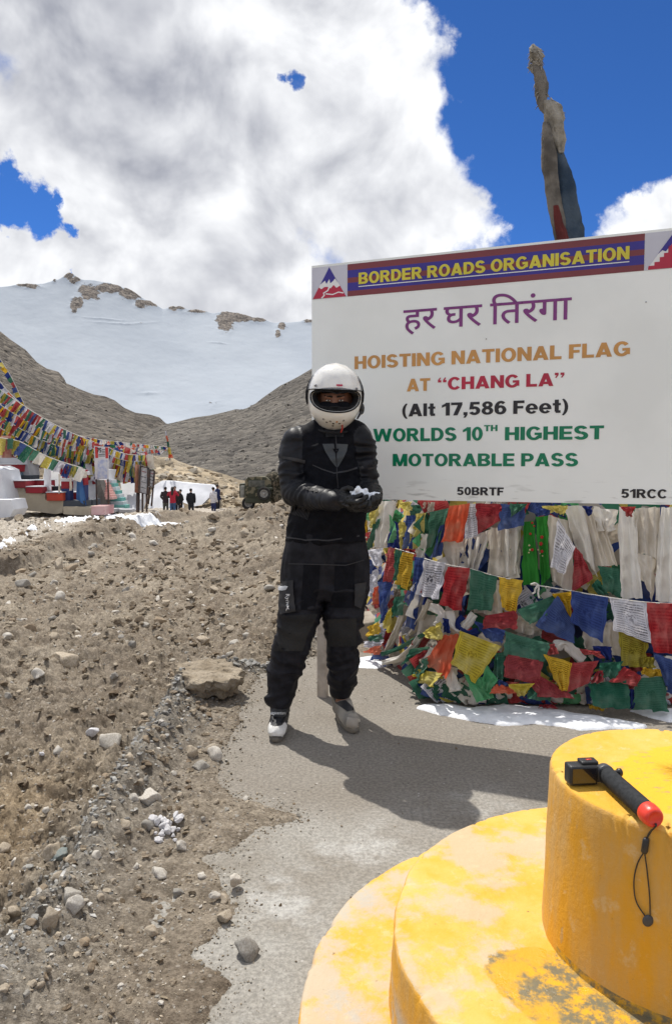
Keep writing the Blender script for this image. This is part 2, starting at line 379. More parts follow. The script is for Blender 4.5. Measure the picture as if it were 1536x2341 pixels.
# broken edge of the buried slab: beyond it, on the left, the road has been dug away
BRK = [(-1.6, .4)] + gp([(-60, 2300), (40, 2190), (110, 2080), (165, 1980), (230, 1870), (310, 1760), (372, 1660), (410, 1590), (500, 1545), (600, 1528), (650, 1505), (835, 1420)]) + [(.6, 6.4), (2.5, 7.4), (9, 8.3)]
def height(X, Y):
    r = np.hypot(X, Y)
    e = side(X, Y, EDGE) + .075 * fbm(X * 4, Y * 4, 1.1, 6, .68)      # >0 slab
    b = side(X, Y, BRK) + .09 * fbm(X * 5, Y * 5, 4.1, 5, .6)       # >0 above the buried slab
    h = -.030 * sst(e, -.03, .05)                                # under the paving
    onslab = .011 + .035 * sst(-e, -.02, .30) + .05 * sst(-e, .2, .8)
    h = h + np.where(e < 0, onslab * sst(-e, -.01, .05), 0)
    dug = sst(-b, -.05, .12)
    h = h - dug * .20
    # tumbled spoil: ruts, clods
    nearr = sst(r, 24, 12)
    w = sst(-e, -.01, .22)
    rough = fbm(X * 2.1, Y * 2.1, .3, 6, .6) * .14 - fbm(X * 5, Y * 5, 7.7, 4, .6, True) * .065 - fbm(X * 14, Y * 14, 3.3, 3, .6, True) * .034
    h = h + w * rough * (.34 + .85 * dug)
    fine = -fbm(X * 30, Y * 30, 2.2, 2, .55, True) * .008
    h = h + w * fine
    # bank of spoil along the broken edge
    h = h + .15 * np.exp(-(b / .15) ** 2) * w * (.4 + .9 * (fbm(X * 2.5, Y * 2.5, 9.1, 3) + .4)) * sst(Y, .5, 3)
    # ruts
    ux = X * .93 + Y * .37
    h = h + dug * .030 * np.sin(ux * 13 + 3 * fbm(X * .7, Y * .7, 5)) * sst(Y, 3, 5) * sst(Y, 18, 12)
    # bank to the right of the dug road, running away behind the rider
    xc = np.interp(Y, [4.6, 6, 8, 11, 15, 20, 30], [.15, .02, -.25, -.7, -1.3, -2.0, -3.4])
    hb = np.interp(Y, [4.9, 6.2, 8, 12, 18, 24, 30], [.0, .15, .36, .48, .5, .35, 0])
    wd = np.interp(Y, [5, 10, 20], [.35, .6, 1.1])
    dxr = X - xc
    bank = np.where(dxr < 0, np.exp(-(dxr / wd) ** 2), 1.)
    lump = .75 + .7 * fbm(X * 1.3, Y * 1.3, 6.5, 4)
    h = h + bank * hb * lump * np.where(dxr > 0, np.exp(-(dxr / 9) ** 2), 1)
    # spoil heaped across the far end
    yc = 18.4 + .12 * X
    h = h + np.exp(-((Y - yc) / 1.5) ** 2) * np.interp(X, [-7.5, -5.3, -4.2, -2.5, 0], [.0, .06, .26, .42, .35]) * (.8 + .8 * fbm(X * 1.2, Y * 1.2, 2.5, 5)) * 1.05
    h = h + np.exp(-((Y - yc) / 2.0) ** 2) * .12 * fbm(X * 5, Y * 5, 3.1, 4, .6, True)
    # raised terrace in front of the shrine, left
    tl = X + 5.5 + 3 * sst(Y, 12.5, 10) * 0 + 9 * sst(Y, 12.3, 10.8) + .25 * fbm(X * 1.5, Y * 1.5, 8.8, 4)
    h = h - .30 * sst(Y, 5.5, 11) * sst(tl, -.05, .35) * dug * sst(Y, 34, 22)
    far = sst(Y, 21, 42)
    h = h - 1.15 * far + .3 * (r > 45) * 0
    h = h + sst(r, 20, 60) * .5 * fbm(X * .2, Y * .2, 1.5, 4)
    h = np.where(Y < 0, -.03 + 0 * h, h)
    h = h * sst(r, 600, 90) + -3. * sst(r, 60, 600)
    return h, e, b, dug, w, tl
#TERR = gp([(-500, 1330), (0, 1242), (90, 1232), (170, 1206), (240, 1192)]) + [(-5.6, 22), (-3, 24)]
#   # left hand = terrace on the far left
azs = np.concatenate([np.linspace(-180, -42, 40)[:-1], np.linspace(-42, 42, 640), np.linspace(42, 180, 40)[1:-1]])
rr_ = np.concatenate([[.25, .5, .75], np.exp(np.linspace(math.log(.95), math.log(34), 930)), np.exp(np.linspace(math.log(35), math.log(3000), 46))])
A_, R_ = np.meshgrid(np.radians(azs), rr_, indexing='ij')
GX, GY = R_ * np.sin(A_), R_ * np.cos(A_)
H_, E_, B_, DUG_, W_, TL_ = height(GX, GY)
def hgt(x, y): return float(height(np.array([x]), np.array([y]))[0][0])
# colour of the ground itself: damp brown subsoil, pale dried crust, grey slab dust
damp = sst(fbm(GX * .9, GY * .9, 11, 4), -.15, .35)
cr = np.stack([np.full(GX.shape, .245), np.full(GX.shape, .208), np.full(GX.shape, .165)], -1)
dk = np.array([.135, .104, .077]); lt = np.array([.35, .305, .245]); gy = np.array([.24, .225, .20])
k = sst(fbm(GX * 1.7, GY * 1.7, 31, 5, .6), -.05, .45)[..., None] * .75; cr = cr * (1 - k) + dk * k
k = (sst(fbm(GX * .55, GY * .55, 21, 3), .02, .4) * .7)[..., None]; cr = cr * (1 - k) + lt * k
k = (np.exp(-(B_ / .22) ** 2) * .75 * sst(GY, 8, 5))[..., None]; cr = cr * (1 - k) + gy * k
k = (np.exp(-((GX + 1.5) / .35) ** 2 - ((GY - 2.9) / .75) ** 2) * .8)[..., None]; cr = cr * (1 - k) + np.array([.37, .285, .185]) * k
k = (sst(-TL_, -.3, -.0) * sst(GY, 6, 8) * sst(-TL_, 1.5, .1) * 0)[..., None]; cr = cr * (1 - k) + dk * k
k = (sst(-TL_, .3, .8))[..., None]; cr = cr * (1 - k) + np.array([.42, .38, .33]) * k
k = sst(R_, 40, 90)[..., None]; cr = cr * (1 - k) + np.array([.20, .185, .16]) * k
def dirtmat():
    m = bpy.data.materials.new('stony subsoil'); m.use_nodes = True; t = m.node_tree; bs = t.nodes['Principled BSDF']
    bs.inputs['Roughness'].default_value = .95; bs.inputs['Specular IOR Level'].default_value = .15
    a = t.nodes.new('ShaderNodeAttribute'); a.attribute_name = 'tone'; g = t.nodes.new('ShaderNodeNewGeometry'); pz = g.outputs['Position']
    def nz(sc, det, ro=.6):
        n = N(t, 'ShaderNodeTexNoise'); n.inputs['Scale'].default_value = sc; n.inputs['Detail'].default_value = det; n.inputs['Roughness'].default_value = ro; t.links.new(pz, n.inputs['Vector']); return n.outputs[0]
    c = mixc(t, 1., a.outputs['Color'], mixc(t, smap(t, nz(16, 8), .33, .68), (.74, .72, .70), (1.22, 1.22, 1.21)), 'MULTIPLY')
    c = mixc(t, 1., c, mixc(t, smap(t, nz(75, 6, .75), .36, .64), (.66, .65, .63), (1.28, 1.28, 1.27)), 'MULTIPLY')
    v = N(t, 'ShaderNodeTexVoronoi'); v.inputs['Scale'].default_value = 55; t.links.new(pz, v.inputs['Vector'])
    sp = N(t, 'ShaderNodeSeparateColor'); t.links.new(v.outputs['Color'], sp.inputs[0])
    grit = math_(t, 'MULTIPLY', math_(t, 'GREATER_THAN', sp.outputs[0], .8), smap(t, v.outputs['Distance'], .45, .25))
    c = mixc(t, math_(t, 'MULTIPLY', grit, .55), c, (.42, .38, .33))
    t.links.new(c, bs.inputs['Base Color'])
    hh = math_(t, 'ADD', nz(45, 9, .7), math_(t, 'MULTIPLY', grit, .35))
    hh = math_(t, 'ADD', hh, nz(190, 4, .7))
    b = t.nodes.new('ShaderNodeBump'); b.inputs['Strength'].default_value = .8; b.inputs['Distance'].default_value = .012; t.links.new(hh, b.inputs['Height']); t.links.new(b.outputs[0], bs.inputs['Normal'])
    return m
MD = dirtmat()
o = mk('ground', np.stack([GX, GY, H_], -1).reshape(-1, 3), gridf(*GX.shape)[:, ::-1], MD, attr={'tone': cr.reshape(-1, 3)}); tag(o, kind='structure')

# ------------------------------------------------------------------ cement paving
nx, ny = 330, 560
xx = np.linspace(-1.5, 4.6, nx); yy = np.linspace(.3, 7.5, ny); PX, PY = np.meshgrid(xx, yy, indexing='ij')
PZ = .004 * fbm(PX * 1.3, PY * 1.3, 5, 3) + .0022 * fbm(PX * 9, PY * 9, 6, 3) + .0
bb = side(PX, PY, BRK)
PZ = PZ - .06 * sst(-bb, -.12, .02) - .5 * sst(-bb, .03, .2)
def pavemat():
    m = bpy.data.materials.new('dusty cement'); m.use_nodes = True; t = m.node_tree; bs = t.nodes['Principled BSDF']
    bs.inputs['Roughness'].default_value = .92; bs.inputs['Specular IOR Level'].default_value = .2
    g = t.nodes.new('ShaderNodeNewGeometry'); pz = g.outputs['Position']
    def nz(sc, det, ro=.6):
        n = N(t, 'ShaderNodeTexNoise'); n.inputs['Scale'].default_value = sc; n.inputs['Detail'].default_value = det; n.inputs['Roughness'].default_value = ro; t.links.new(pz, n.inputs['Vector']); return n.outputs[0]
    c = mixc(t, smap(t, nz(1.6, 7), .38, .66), (.33, .315, .285), (.235, .212, .178))
    # cleaner pale cement next to the plinth, brown dust and old damp towards the flags
    s = t.nodes.new('ShaderNodeSeparateXYZ'); t.links.new(pz, s.inputs[0])
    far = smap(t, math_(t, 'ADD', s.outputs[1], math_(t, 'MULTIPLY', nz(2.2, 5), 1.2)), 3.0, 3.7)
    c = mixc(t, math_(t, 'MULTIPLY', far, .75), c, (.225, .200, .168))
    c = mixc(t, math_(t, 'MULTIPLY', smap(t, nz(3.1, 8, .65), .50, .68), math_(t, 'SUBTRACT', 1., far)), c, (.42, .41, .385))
    c = mixc(t, 1., c, mixc(t, smap(t, nz(70, 6, .75), .36, .66), (.74, .74, .74), (1.2, 1.2, 1.2)), 'MULTIPLY')
    v = N(t, 'ShaderNodeTexVoronoi'); v.inputs['Scale'].default_value = 42; t.links.new(pz, v.inputs['Vector'])
    sp = N(t, 'ShaderNodeSeparateColor'); t.links.new(v.outputs['Color'], sp.inputs[0])
    speck = math_(t, 'MULTIPLY', math_(t, 'GREATER_THAN', sp.outputs[1], .90), smap(t, v.outputs['Distance'], .22, .12))
    c = mixc(t, math_(t, 'MULTIPLY', speck, .8), c, mixc(t, sp.outputs[2], (.5, .48, .45), (.06, .055, .05)))
    # hairline cracks
    v2 = N(t, 'ShaderNodeTexVoronoi', feature='DISTANCE_TO_EDGE'); v2.inputs['Scale'].default_value = .55
    wn = N(t, 'ShaderNodeTexNoise'); wn.inputs['Scale'].default_value = 5; wn.inputs['Detail'].default_value = 6; t.links.new(pz, wn.inputs['Vector'])
    va = N(t, 'ShaderNodeVectorMath', operation='MULTIPLY_ADD'); t.links.new(wn.outputs['Color'], va.inputs[0]); va.inputs[1].default_value = (.35, .35, .35); t.links.new(pz, va.inputs[2]); t.links.new(va.outputs[0], v2.inputs['Vector'])
    crk = smap(t, v2.outputs['Distance'], .004, .0008)
    c = mixc(t, math_(t, 'MULTIPLY', crk, .12), c, (.10, .09, .08))
    t.links.new(c, bs.inputs['Base Color'])
    hh = math_(t, 'ADD', nz(120, 6, .75), math_(t, 'MULTIPLY', crk, -.3)); hh = math_(t, 'ADD', hh, nz(14, 5))
    b = t.nodes.new('ShaderNodeBump'); b.inputs['Strength'].default_value = .75; b.inputs['Distance'].default_value = .006; t.links.new(hh, b.inputs['Height']); t.links.new(b.outputs[0], bs.inputs['Normal'])
    return m
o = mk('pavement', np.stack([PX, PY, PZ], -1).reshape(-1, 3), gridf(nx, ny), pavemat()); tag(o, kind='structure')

# ------------------------------------------------------------------ mountains and scree
def slope_mesh(name, az0, az1, nu, nv, ridge, base_el, rb, rr, mats, amp, rockf=None, prof=1.0, seed=0., freq=.02, attrf=None, ridgeamp=None):
    """hill between a foot at radius rb and a skyline at radius rr, the skyline given as (pixel x, pixel y) pairs"""
    A = np.radians(np.linspace(az0, az1, nu)); s = np.linspace(0, 1, nv)
    ra = []
    for px, py in ridge:
        q = ray(px, py); ra.append((math.atan2(q[0], q[1]), q[2] / math.hypot(q[0], q[1])))
    ra.sort(); ax = np.array([a for a, _ in ra]); te = np.array([b for _, b in ra])
    AA, SS = np.meshgrid(A, s, indexing='ij')
    rbv = rb(AA) if callable(rb) else rb; rrv = rr(AA) if callable(rr) else rr
    rad = rbv + (rrv - rbv) * SS
    ka = np.exp(-.5 * (np.arange(-60, 61) / 20.) ** 2); ka /= ka.sum(); t1 = np.interp(A, ax, te); ts = np.convolve(np.pad(t1, 60, mode='edge'), ka, 'valid'); ww = SS ** 14
    top = HC + (t1[:, None] * ww + ts[:, None] * (1 - ww)) * rrv
    bz = base_el(AA) if callable(base_el) else base_el
    Z = bz + (top - bz) * SS ** prof
    X, Y = rad * np.sin(AA), rad * np.cos(AA)
    edge = 1 - .8 * np.exp(-((1 - SS) / .04) ** 2)
    n = fbm(X * freq + seed, Y * freq, Z * freq, 7, .55)
    d = amp * n * edge
    attr = {}
    if rockf is not None:
        rk = rockf(AA, SS, n); attr['rock'] = rk.ravel()
        d = d + rk * ridgeamp * (.2 + fbm(X * freq * 9, Y * freq * 9, Z * freq * 9 + seed, 5, .6, True)) 
    Z = Z + d
    # the far side drops away behind the skyline
    bx = np.stack([X[:, -1] * 1.25, Y[:, -1] * 1.25, Z[:, -1] * .2], -1)[:, None, :]
    V3 = np.concatenate([np.stack([X, Y, Z], -1), bx], 1)
    if attr: attr['rock'] = np.concatenate([attr['rock'].reshape(nu, nv), attr['rock'].reshape(nu, nv)[:, -1:]], 1).ravel()
    o = mk(name, V3.reshape(-1, 3), gridf(nu, nv + 1)[:, ::-1], mats, attr=attr); tag(o, kind='structure'); return o, (X, Y, Z)
def snowmat():
    m = bpy.data.materials.new('shade toned glacier snow'); m.use_nodes = True; t = m.node_tree; bs = t.nodes['Principled BSDF']
    bs.inputs['Roughness'].default_value = .8; bs.inputs['Specular IOR Level'].default_value = .2
    a = t.nodes.new('ShaderNodeAttribute'); a.attribute_name = 'rock'; g = t.nodes.new('ShaderNodeNewGeometry'); pz = g.outputs['Position']
    def nz(sc, det, ro=.6, st=None):
        n = N(t, 'ShaderNodeTexNoise'); n.inputs['Scale'].default_value = sc; n.inputs['Detail'].default_value = det; n.inputs['Roughness'].default_value = ro
        if st:
            mp = N(t, 'ShaderNodeMapping'); mp.inputs['Scale'].default_value = st; t.links.new(pz, mp.inputs[0]); t.links.new(mp.outputs[0], n.inputs['Vector'])
        else: t.links.new(pz, n.inputs['Vector'])
        return n.outputs[0]
    sn = mixc(t, smap(t, nz(.012, 6, .6, (1, 1, .4)), .35, .68), (.315, .355, .41), (.375, .415, .465))  # snow darkened and blued: cloud shade put into the colour
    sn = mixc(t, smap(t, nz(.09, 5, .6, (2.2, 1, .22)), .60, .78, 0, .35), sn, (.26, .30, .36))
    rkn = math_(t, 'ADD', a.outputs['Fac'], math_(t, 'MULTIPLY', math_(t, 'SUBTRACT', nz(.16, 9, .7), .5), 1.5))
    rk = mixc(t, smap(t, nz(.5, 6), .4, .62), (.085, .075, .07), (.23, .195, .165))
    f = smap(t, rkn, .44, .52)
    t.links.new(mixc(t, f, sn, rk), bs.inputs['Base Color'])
    b = t.nodes.new('ShaderNodeBump'); b.inputs['Strength'].default_value = .6; b.inputs['Distance'].default_value = 2.; 
    t.links.new(math_(t, 'MULTIPLY', nz(.25, 8, .7), math_(t, 'ADD', math_(t, 'MULTIPLY', f, .9), .08)), b.inputs['Height']); t.links.new(b.outputs[0], bs.inputs['Normal'])
    return m
SR = [(-900, 700), (-400, 668), (-120, 660), (0, 656), (60, 652), (100, 648), (135, 638), (158, 627), (170, 629), (182, 640), (215, 641), (250, 648), (290, 662), (330, 684), (372, 706), (392, 704), (412, 702), (450, 712), (490, 716), (520, 714), (560, 721), (600, 732), (625, 738), (660, 737), (713, 732), (850, 722), (1000, 735), (1300, 770), (1700, 830)]
def azel(px, py):
    q = ray(px, py); return math.atan2(q[0], q[1]), q[2] / math.hypot(q[0], q[1])
OUT = [(345/2.02, 690, 9, 16), (205, 668, 22, 16), (182, 690, 7, 12), (250, 660, 30, 9), (300, 672, 24, 12), (320, 695, 10, 9), (345, 695, 24, 6), (395, 706, 9, 5), (412, 704, 9, 4), (450, 713, 22, 4), (515, 735, 20, 24), (545, 725, 30, 10), (590, 733, 22, 6), (645, 748, 9, 8), (636, 768, 6, 9), (705, 735, 12, 4), (158, 631, 10, 6), (172, 640, 12, 5), (60, 654, 26, 4), (70, 656, 14, 5), (125, 642, 3, 4)]
def rocks_snow(AA, SS, n):
    rb, rrr = 470., 640.
    rad = rb + (rrr - rb) * SS
    topt = np.interp(AA, *zip(*sorted(azel(x, y) for x, y in SR)))
    z = 24 + (HC + topt * rrr - 24) * SS ** 1.25
    te = (z - HC) / rad
    o = np.zeros(AA.shape)
    for px, py, sx, sy in OUT:
        a0, t0 = azel(px, py); o = np.maximum(o, 1.0 * np.exp(-(((AA - a0) * F / sx) ** 2 + ((te - t0) * F / sy) ** 2) * .8))
    # specks low on the face
    for px, py, sx, sy in [(345, 902, 26, 3), (490, 925, 30, 12), (290, 736, 60, 1.6), (500, 785, 20, 1.6), (240, 725, 40, 1.2)]:
        a0, t0 = azel(px, py); o = np.maximum(o, .42 * np.exp(-(((AA - a0) * F / sx) ** 2 + ((te - t0) * F / sy) ** 2)))
    return o
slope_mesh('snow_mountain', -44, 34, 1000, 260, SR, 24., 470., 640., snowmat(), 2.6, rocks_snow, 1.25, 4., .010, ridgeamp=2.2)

def screemat(name, a_, b_, c_, sc, bd):
    m = bpy.data.materials.new(name); m.use_nodes = True; t = m.node_tree; bs = t.nodes['Principled BSDF']
    bs.inputs['Roughness'].default_value = .95; bs.inputs['Specular IOR Level'].default_value = .1
    g = t.nodes.new('ShaderNodeNewGeometry'); pz = g.outputs['Position']
    def nz(s_, det, ro=.6):
        n = N(t, 'ShaderNodeTexNoise'); n.inputs['Scale'].default_value = s_; n.inputs['Detail'].default_value = det; n.inputs['Roughness'].default_value = ro; t.links.new(pz, n.inputs['Vector']); return n.outputs[0]
    c = mixc(t, smap(t, nz(.045, 6), .38, .64), a_, b_)
    v = N(t, 'ShaderNodeTexVoronoi'); v.inputs['Scale'].default_value = sc; v.inputs['Randomness'].default_value = 1
    mp = N(t, 'ShaderNodeMapping'); mp.inputs['Scale'].default_value = (1, 1, 1.7); t.links.new(pz, mp.inputs[0]); t.links.new(mp.outputs[0], v.inputs['Vector'])
    sp = N(t, 'ShaderNodeSeparateColor'); t.links.new(v.outputs['Color'], sp.inputs[0])
    c = mixc(t, 1., c, mixc(t, sp.outputs[0], (.60, .60, .61), (1.42, 1.40, 1.36)), 'MULTIPLY')
    c = mixc(t, smap(t, nz(.4, 7, .7), .55, .7, 0, .6), c, c_)
    t.links.new(c, bs.inputs['Base Color'])
    hh = math_(t, 'ADD', math_(t, 'MULTIPLY', math_(t, 'SUBTRACT', 1., v.outputs['Distance']), .8), nz(sc * .7, 9, .75))
    b = t.nodes.new('ShaderNodeBump'); b.inputs['Strength'].default_value = 1.; b.inputs['Distance'].default_value = bd; t.links.new(hh, b.inputs['Height']); t.links.new(b.outputs[0], bs.inputs['Normal'])
    return m
MS = screemat('grey scree', (.155, .143, .127), (.115, .106, .096), (.19, .178, .162), 1.1, .55)
MS2 = screemat('brown grey scree', (.155, .138, .118), (.115, .102, .088), (.18, .165, .145), .9, .6)
LR = [(-900, 560), (-300, 640), (-120, 690), (-20, 748), (0, 756), (25, 776), (60, 800), (85, 828), (108, 843), (135, 850), (148, 866), (152, 876), (190, 892), (215, 901), (240, 905), (262, 914), (285, 932), (310, 943), (345, 948), (365, 954), (380, 968), (450, 985), (560, 1010), (700, 1050)]
SLH = slope_mesh('left_hill', -44, 2, 620, 230, LR, -2.5, 62., lambda A: 150 + 0 * A, MS2, 1.5, None, 1.1, 1., .05)
RR = [(180, 1060), (250, 1030), (320, 995), (370, 972), (400, 966), (440, 956), (480, 950), (540, 935), (565, 938), (600, 910), (640, 882), (680, 862), (713, 843), (760, 815), (900, 775), (1100, 750), (1300, 760), (1500, 800), (1800, 900)]
SRH = slope_mesh('right_hill', -24, 34, 700, 260, RR, -1.6, 48., lambda A: 118 + 0 * A, MS, 1.0, None, 1.05, 2., .07)
BRr = [(230, 1050), (300, 1040), (345, 1042), (372, 1046), (392, 1044), (408, 1055), (440, 1066), (480, 1074), (520, 1086), (545, 1096), (600, 1104), (660, 1112), (760, 1126)]
MB_ = screemat('tan boulder slope', (.40, .335, .245), (.33, .27, .19), (.46, .41, .33), .55, .6)
SBR = slope_mesh('boulder_slope', -30, 2, 420, 90, [(-500, 1010), (0, 1000), (120, 1010)] + BRr, -1.6, 44., lambda A: 58 + 0 * A, MB_, .9, None, .9, 5., .25)

# ------------------------------------------------------------------ stones
def stone_mesh(seed, sub=2, flat=.7, ang=.5):
    rs = np.random.RandomState(seed); bm = bmesh.new(); bmesh.ops.create_icosphere(bm, subdivisions=sub, radius=1)
    v = np.array([q.co[:] for q in bm.verts]); bm.verts.index_update(); f = [[w.index for w in q.verts] for q in bm.faces]; bm.free()
    for _ in range(13):      # knock facets off it
        n = rs.normal(size=3); n /= np.linalg.norm(n); d = rs.uniform(.5, .86); t = v @ n - d
        v = v - np.outer(np.clip(t, 0, None), n) * ang * 2.0
    v = v * (1 + .22 * pn(v[:, 0] * 1.3 + seed, v[:, 1] * 1.7, v[:, 2] * 1.7)[:, None] + (.05 * pn(v[:, 0] * 5 + seed, v[:, 1] * 5, v[:, 2] * 5)[:, None] if sub > 1 else 0))
    v *= np.array([1, rs.uniform(.62, .95), flat * rs.uniform(.8, 1.15)])
    return v, f
MSt = [mat('stone tan', (.46, .40, .32), (.34, .285, .215), 9, .9, .5, 40, .2, tint=.16), mat('stone grey', (.37, .355, .325), (.27, .25, .22), 9, .9, .5, 40, .2, tint=.16),
       mat('stone pale', (.58, .55, .50), (.44, .405, .35), 11, .9, .5, 40, .2, tint=.10), mat('stone brown', (.29, .225, .16), (.35, .285, .21), 8, .95, .6, 30, .15, tint=.16),
       mat('stone blue grey', (.16, .20, .20), (.24, .25, .23), 8, .8, .4, 40, .3), mat('stone chalk white', (.66, .65, .66), (.5, .49, .5), 12, .9, .4, 50, .2)]
SM = {}
def stone_data(i, m):
    if (i, m) not in SM:
        v, f = stone_mesh(i, 3, flat=.72)
        me = bpy.data.meshes.new('stone'); me.from_pydata(v.tolist(), [], f); me.materials.append(MSt[m]); me.polygons.foreach_set('use_smooth', [True] * len(f)); me.update(); SM[(i, m)] = me
    return SM[(i, m)]
rs = np.random.RandomState(11)
def put_stone(x, y, size, i, m, label, group=None, sink=.38, rot=None, z=None):
    o = bpy.data.objects.new('stone', stone_data(i, m)); C.objects.link(o)
    hz = hgt(x, y) if z is None else z
    o.location = (x, y, hz + size * (.62 - sink)); o.scale = [size * rs.uniform(.85, 1.15) for _ in range(3)]
    o.rotation_euler = rot or (rs.uniform(-.35, .35), rs.uniform(-.35, .35), rs.uniform(0, 6.28))
    return tag(o, label, 'stone', group)
# singled-out stones: pixel x, y of the foot, half width in pixels, mesh, material, label
HERO = [(566, 2198, 33, 41, 1, 'grey faceted stone alone on the cement beside the yellow plinth', 0),
 (118, 1965, 31, 42, 0, 'largest rounded tan stone low on the left, behind a blue one', None),
 (130, 1982, 22, 43, 4, 'blue-grey stone leaning against the big tan stone', None),
 (283, 1900, 19, 44, 0, 'upright tan stone left of the round grey one', None), (335, 1896, 16, 45, 1, 'round grey stone beside the heap of white chips', None),
 (338, 1838, 27, 46, 2, 'pale flat triangular stone above the round grey one', None), (302, 1828, 13, 47, 2, 'small pale stone touching the flat triangular one', None),
 (412, 1948, 16, 48, 2, 'cream stone at the right end of the white chips', None), (362, 2008, 18, 49, 2, 'cream egg-shaped stone on the brown dirt', None),
 (535, 2024, 20, 41, 2, 'pale stone at the dirt edge, farthest of the small row on the cement', .02), (512, 2062, 12, 44, 0, 'tan pebble-sized stone below the pale one at the dirt edge', .01),
 (512, 2106, 17, 46, 0, 'pinkish tan stone at the dirt edge, nearest of the small row', .01), (490, 2056, 12, 42, 2, 'pale brick-shaped stone in the small row at the dirt edge', .02),
 (460, 2010, 13, 43, 2, 'small cream stone left of the row at the dirt edge', None), (488, 1742, 24, 45, 2, 'white-topped stone where the dirt meets the cement', 0), (455, 1765, 20, 47, 1, 'blue grey stone left of the white-topped one', 0),
 (438, 1730, 20, 48, 0, 'tan stone above the blue grey one at the cement edge', None), (478, 1722, 17, 49, 0, 'brown stone behind the white-topped one', None),
 (245, 1702, 32, 46, 2, 'broad pale stone in the middle of the grey rubble', None), (228, 1630, 12, 44, 1, 'round bluish stone on the grey rubble', None), (210, 1690, 14, 49, 5, 'white stone left of the broad pale one', None),
 (150, 1610, 15, 43, 1, 'dark grey stone at the left of the grey rubble', None), (130, 1725, 17, 41, 2, 'pale slanting stone below the grey rubble', None),
 (168, 1436, 17, 42, 0, 'round tan boulder out in the dug road', None), (222, 1460, 14, 44, 2, 'pale round stone right of the tan boulder in the dug road', None),
 (145, 1508, 28, 46, 0, 'long flat tan slab half buried in the dug road', None), (85, 1550, 22, 47, 2, 'squarish pale slab flat in the dirt at the left', None),
 (465, 1472, 16, 41, 0, 'brown loaf-shaped stone in the middle of the dug road', None), (302, 1492, 11, 48, 1, 'grey angular stone in the middle of the dug road', None),
 (568, 1444, 13, 43, 1, 'light grey stone beside the rider on the left', None), (563, 1462, 12, 49, 1, 'grey stone just below the light grey one beside the rider', None),
 (365, 1366, 15, 44, 2, 'pale stone near the centre of the dug road', None), (135, 1372, 17, 45, 2, 'pale angular stone far left in the dug road', None), (50, 1345, 19, 46, 1, 'grey pointed stone at the far left of the dug road', None),
 (262, 2060 - 500, 12, 42, 1, 'small upright stone left of the broken slab', None), (160, 2080, 28, 41, 2, 'grey white stone in the gully at the lower left', None), (112, 2120, 26, 48, 0, 'rough tan stone in the gully at the lower left', None),
 (158, 2040, 24, 46, 1, 'grey pointed stone standing in the gully', None), (172, 1915, 22, 44, 0, 'tan stone leaning at the top of the gully', None), (28, 2110, 16, 43, 0, 'narrow brown stone at the left border', None),
 (238, 1778, 13, 49, 3, 'dark brown stone in the shade of the rubble', None), (95, 1755, 9, 42, 5, 'white chip at the left of the rubble', None), (560, 1835, 11, 45, 2, 'small round pale stone on the cement dust', 0),
 (430, 1204, 10, 41, 2, 'pale boulder sitting on the far spoil heap', None), (470, 1195, 12, 46, 0, 'tan boulder on top of the far spoil heap', None), (560, 1210, 14, 48, 0, 'upright tan boulder at the right of the far spoil heap', None),
 (302, 1228, 16, 47, 2, 'pale block lying before the far spoil heap', None), (420, 1128 + 42, 15, 44, 3, 'brown clod on the far spoil heap', None)]
for px, py, hw, i, m, lab, z in HERO:
    g0 = G(px, py)
    for _ in range(4): g0 = G(px, py, hgt(g0[0], g0[1]) if z is None else z)
    dist = np.linalg.norm(g0 - (0, 0, HC))
    put_stone(g0[0], g0[1] + hw * dist / F * .6, hw * dist / F * 1.05, i, m, lab, sink=.36 if z is not None else .40, z=z)
# white chips
for q in range(26):
    g0 = G(rs.normal(375, 20), rs.normal(1916, 13)); put_stone(g0[0], g0[1], rs.uniform(.008, .022), int(rs.randint(12)), 5, 'small white stone chip in the patch on the dirt near the round grey stone', 'white stone chips', sink=.05)
# loose stones on the spoil
cnt = 0
while cnt < 215:
    a = R(rs.uniform(-27, 3)); r = math.exp(rs.uniform(math.log(1.7), math.log(17))); x, y = r * math.sin(a), r * math.cos(a)
    hh_, e_, b_, d_, w_, _t = [float(q[0]) for q in height(np.array([x]), np.array([y]))]
    if w_ < .5 or x > np.interp(y, [4.5, 6, 12, 20], [-.1, -.1, -.8, -2]): continue
    if rs.rand() > (.45 + .55 * math.exp(-(b_ / .3) ** 2)): continue
    s = r * rs.uniform(.0042, .0085) * (1.5 if rs.rand() < .12 else 1)
    if s / r * F < 6.5: s = 6.5 * r / F
    put_stone(x, y, s, int(rs.randint(12)), int(rs.choice([0, 0, 1, 2, 3, 0])), 'loose stone strewn over the dug brown dirt', 'loose stones strewn over the dirt', z=hh_); cnt += 1
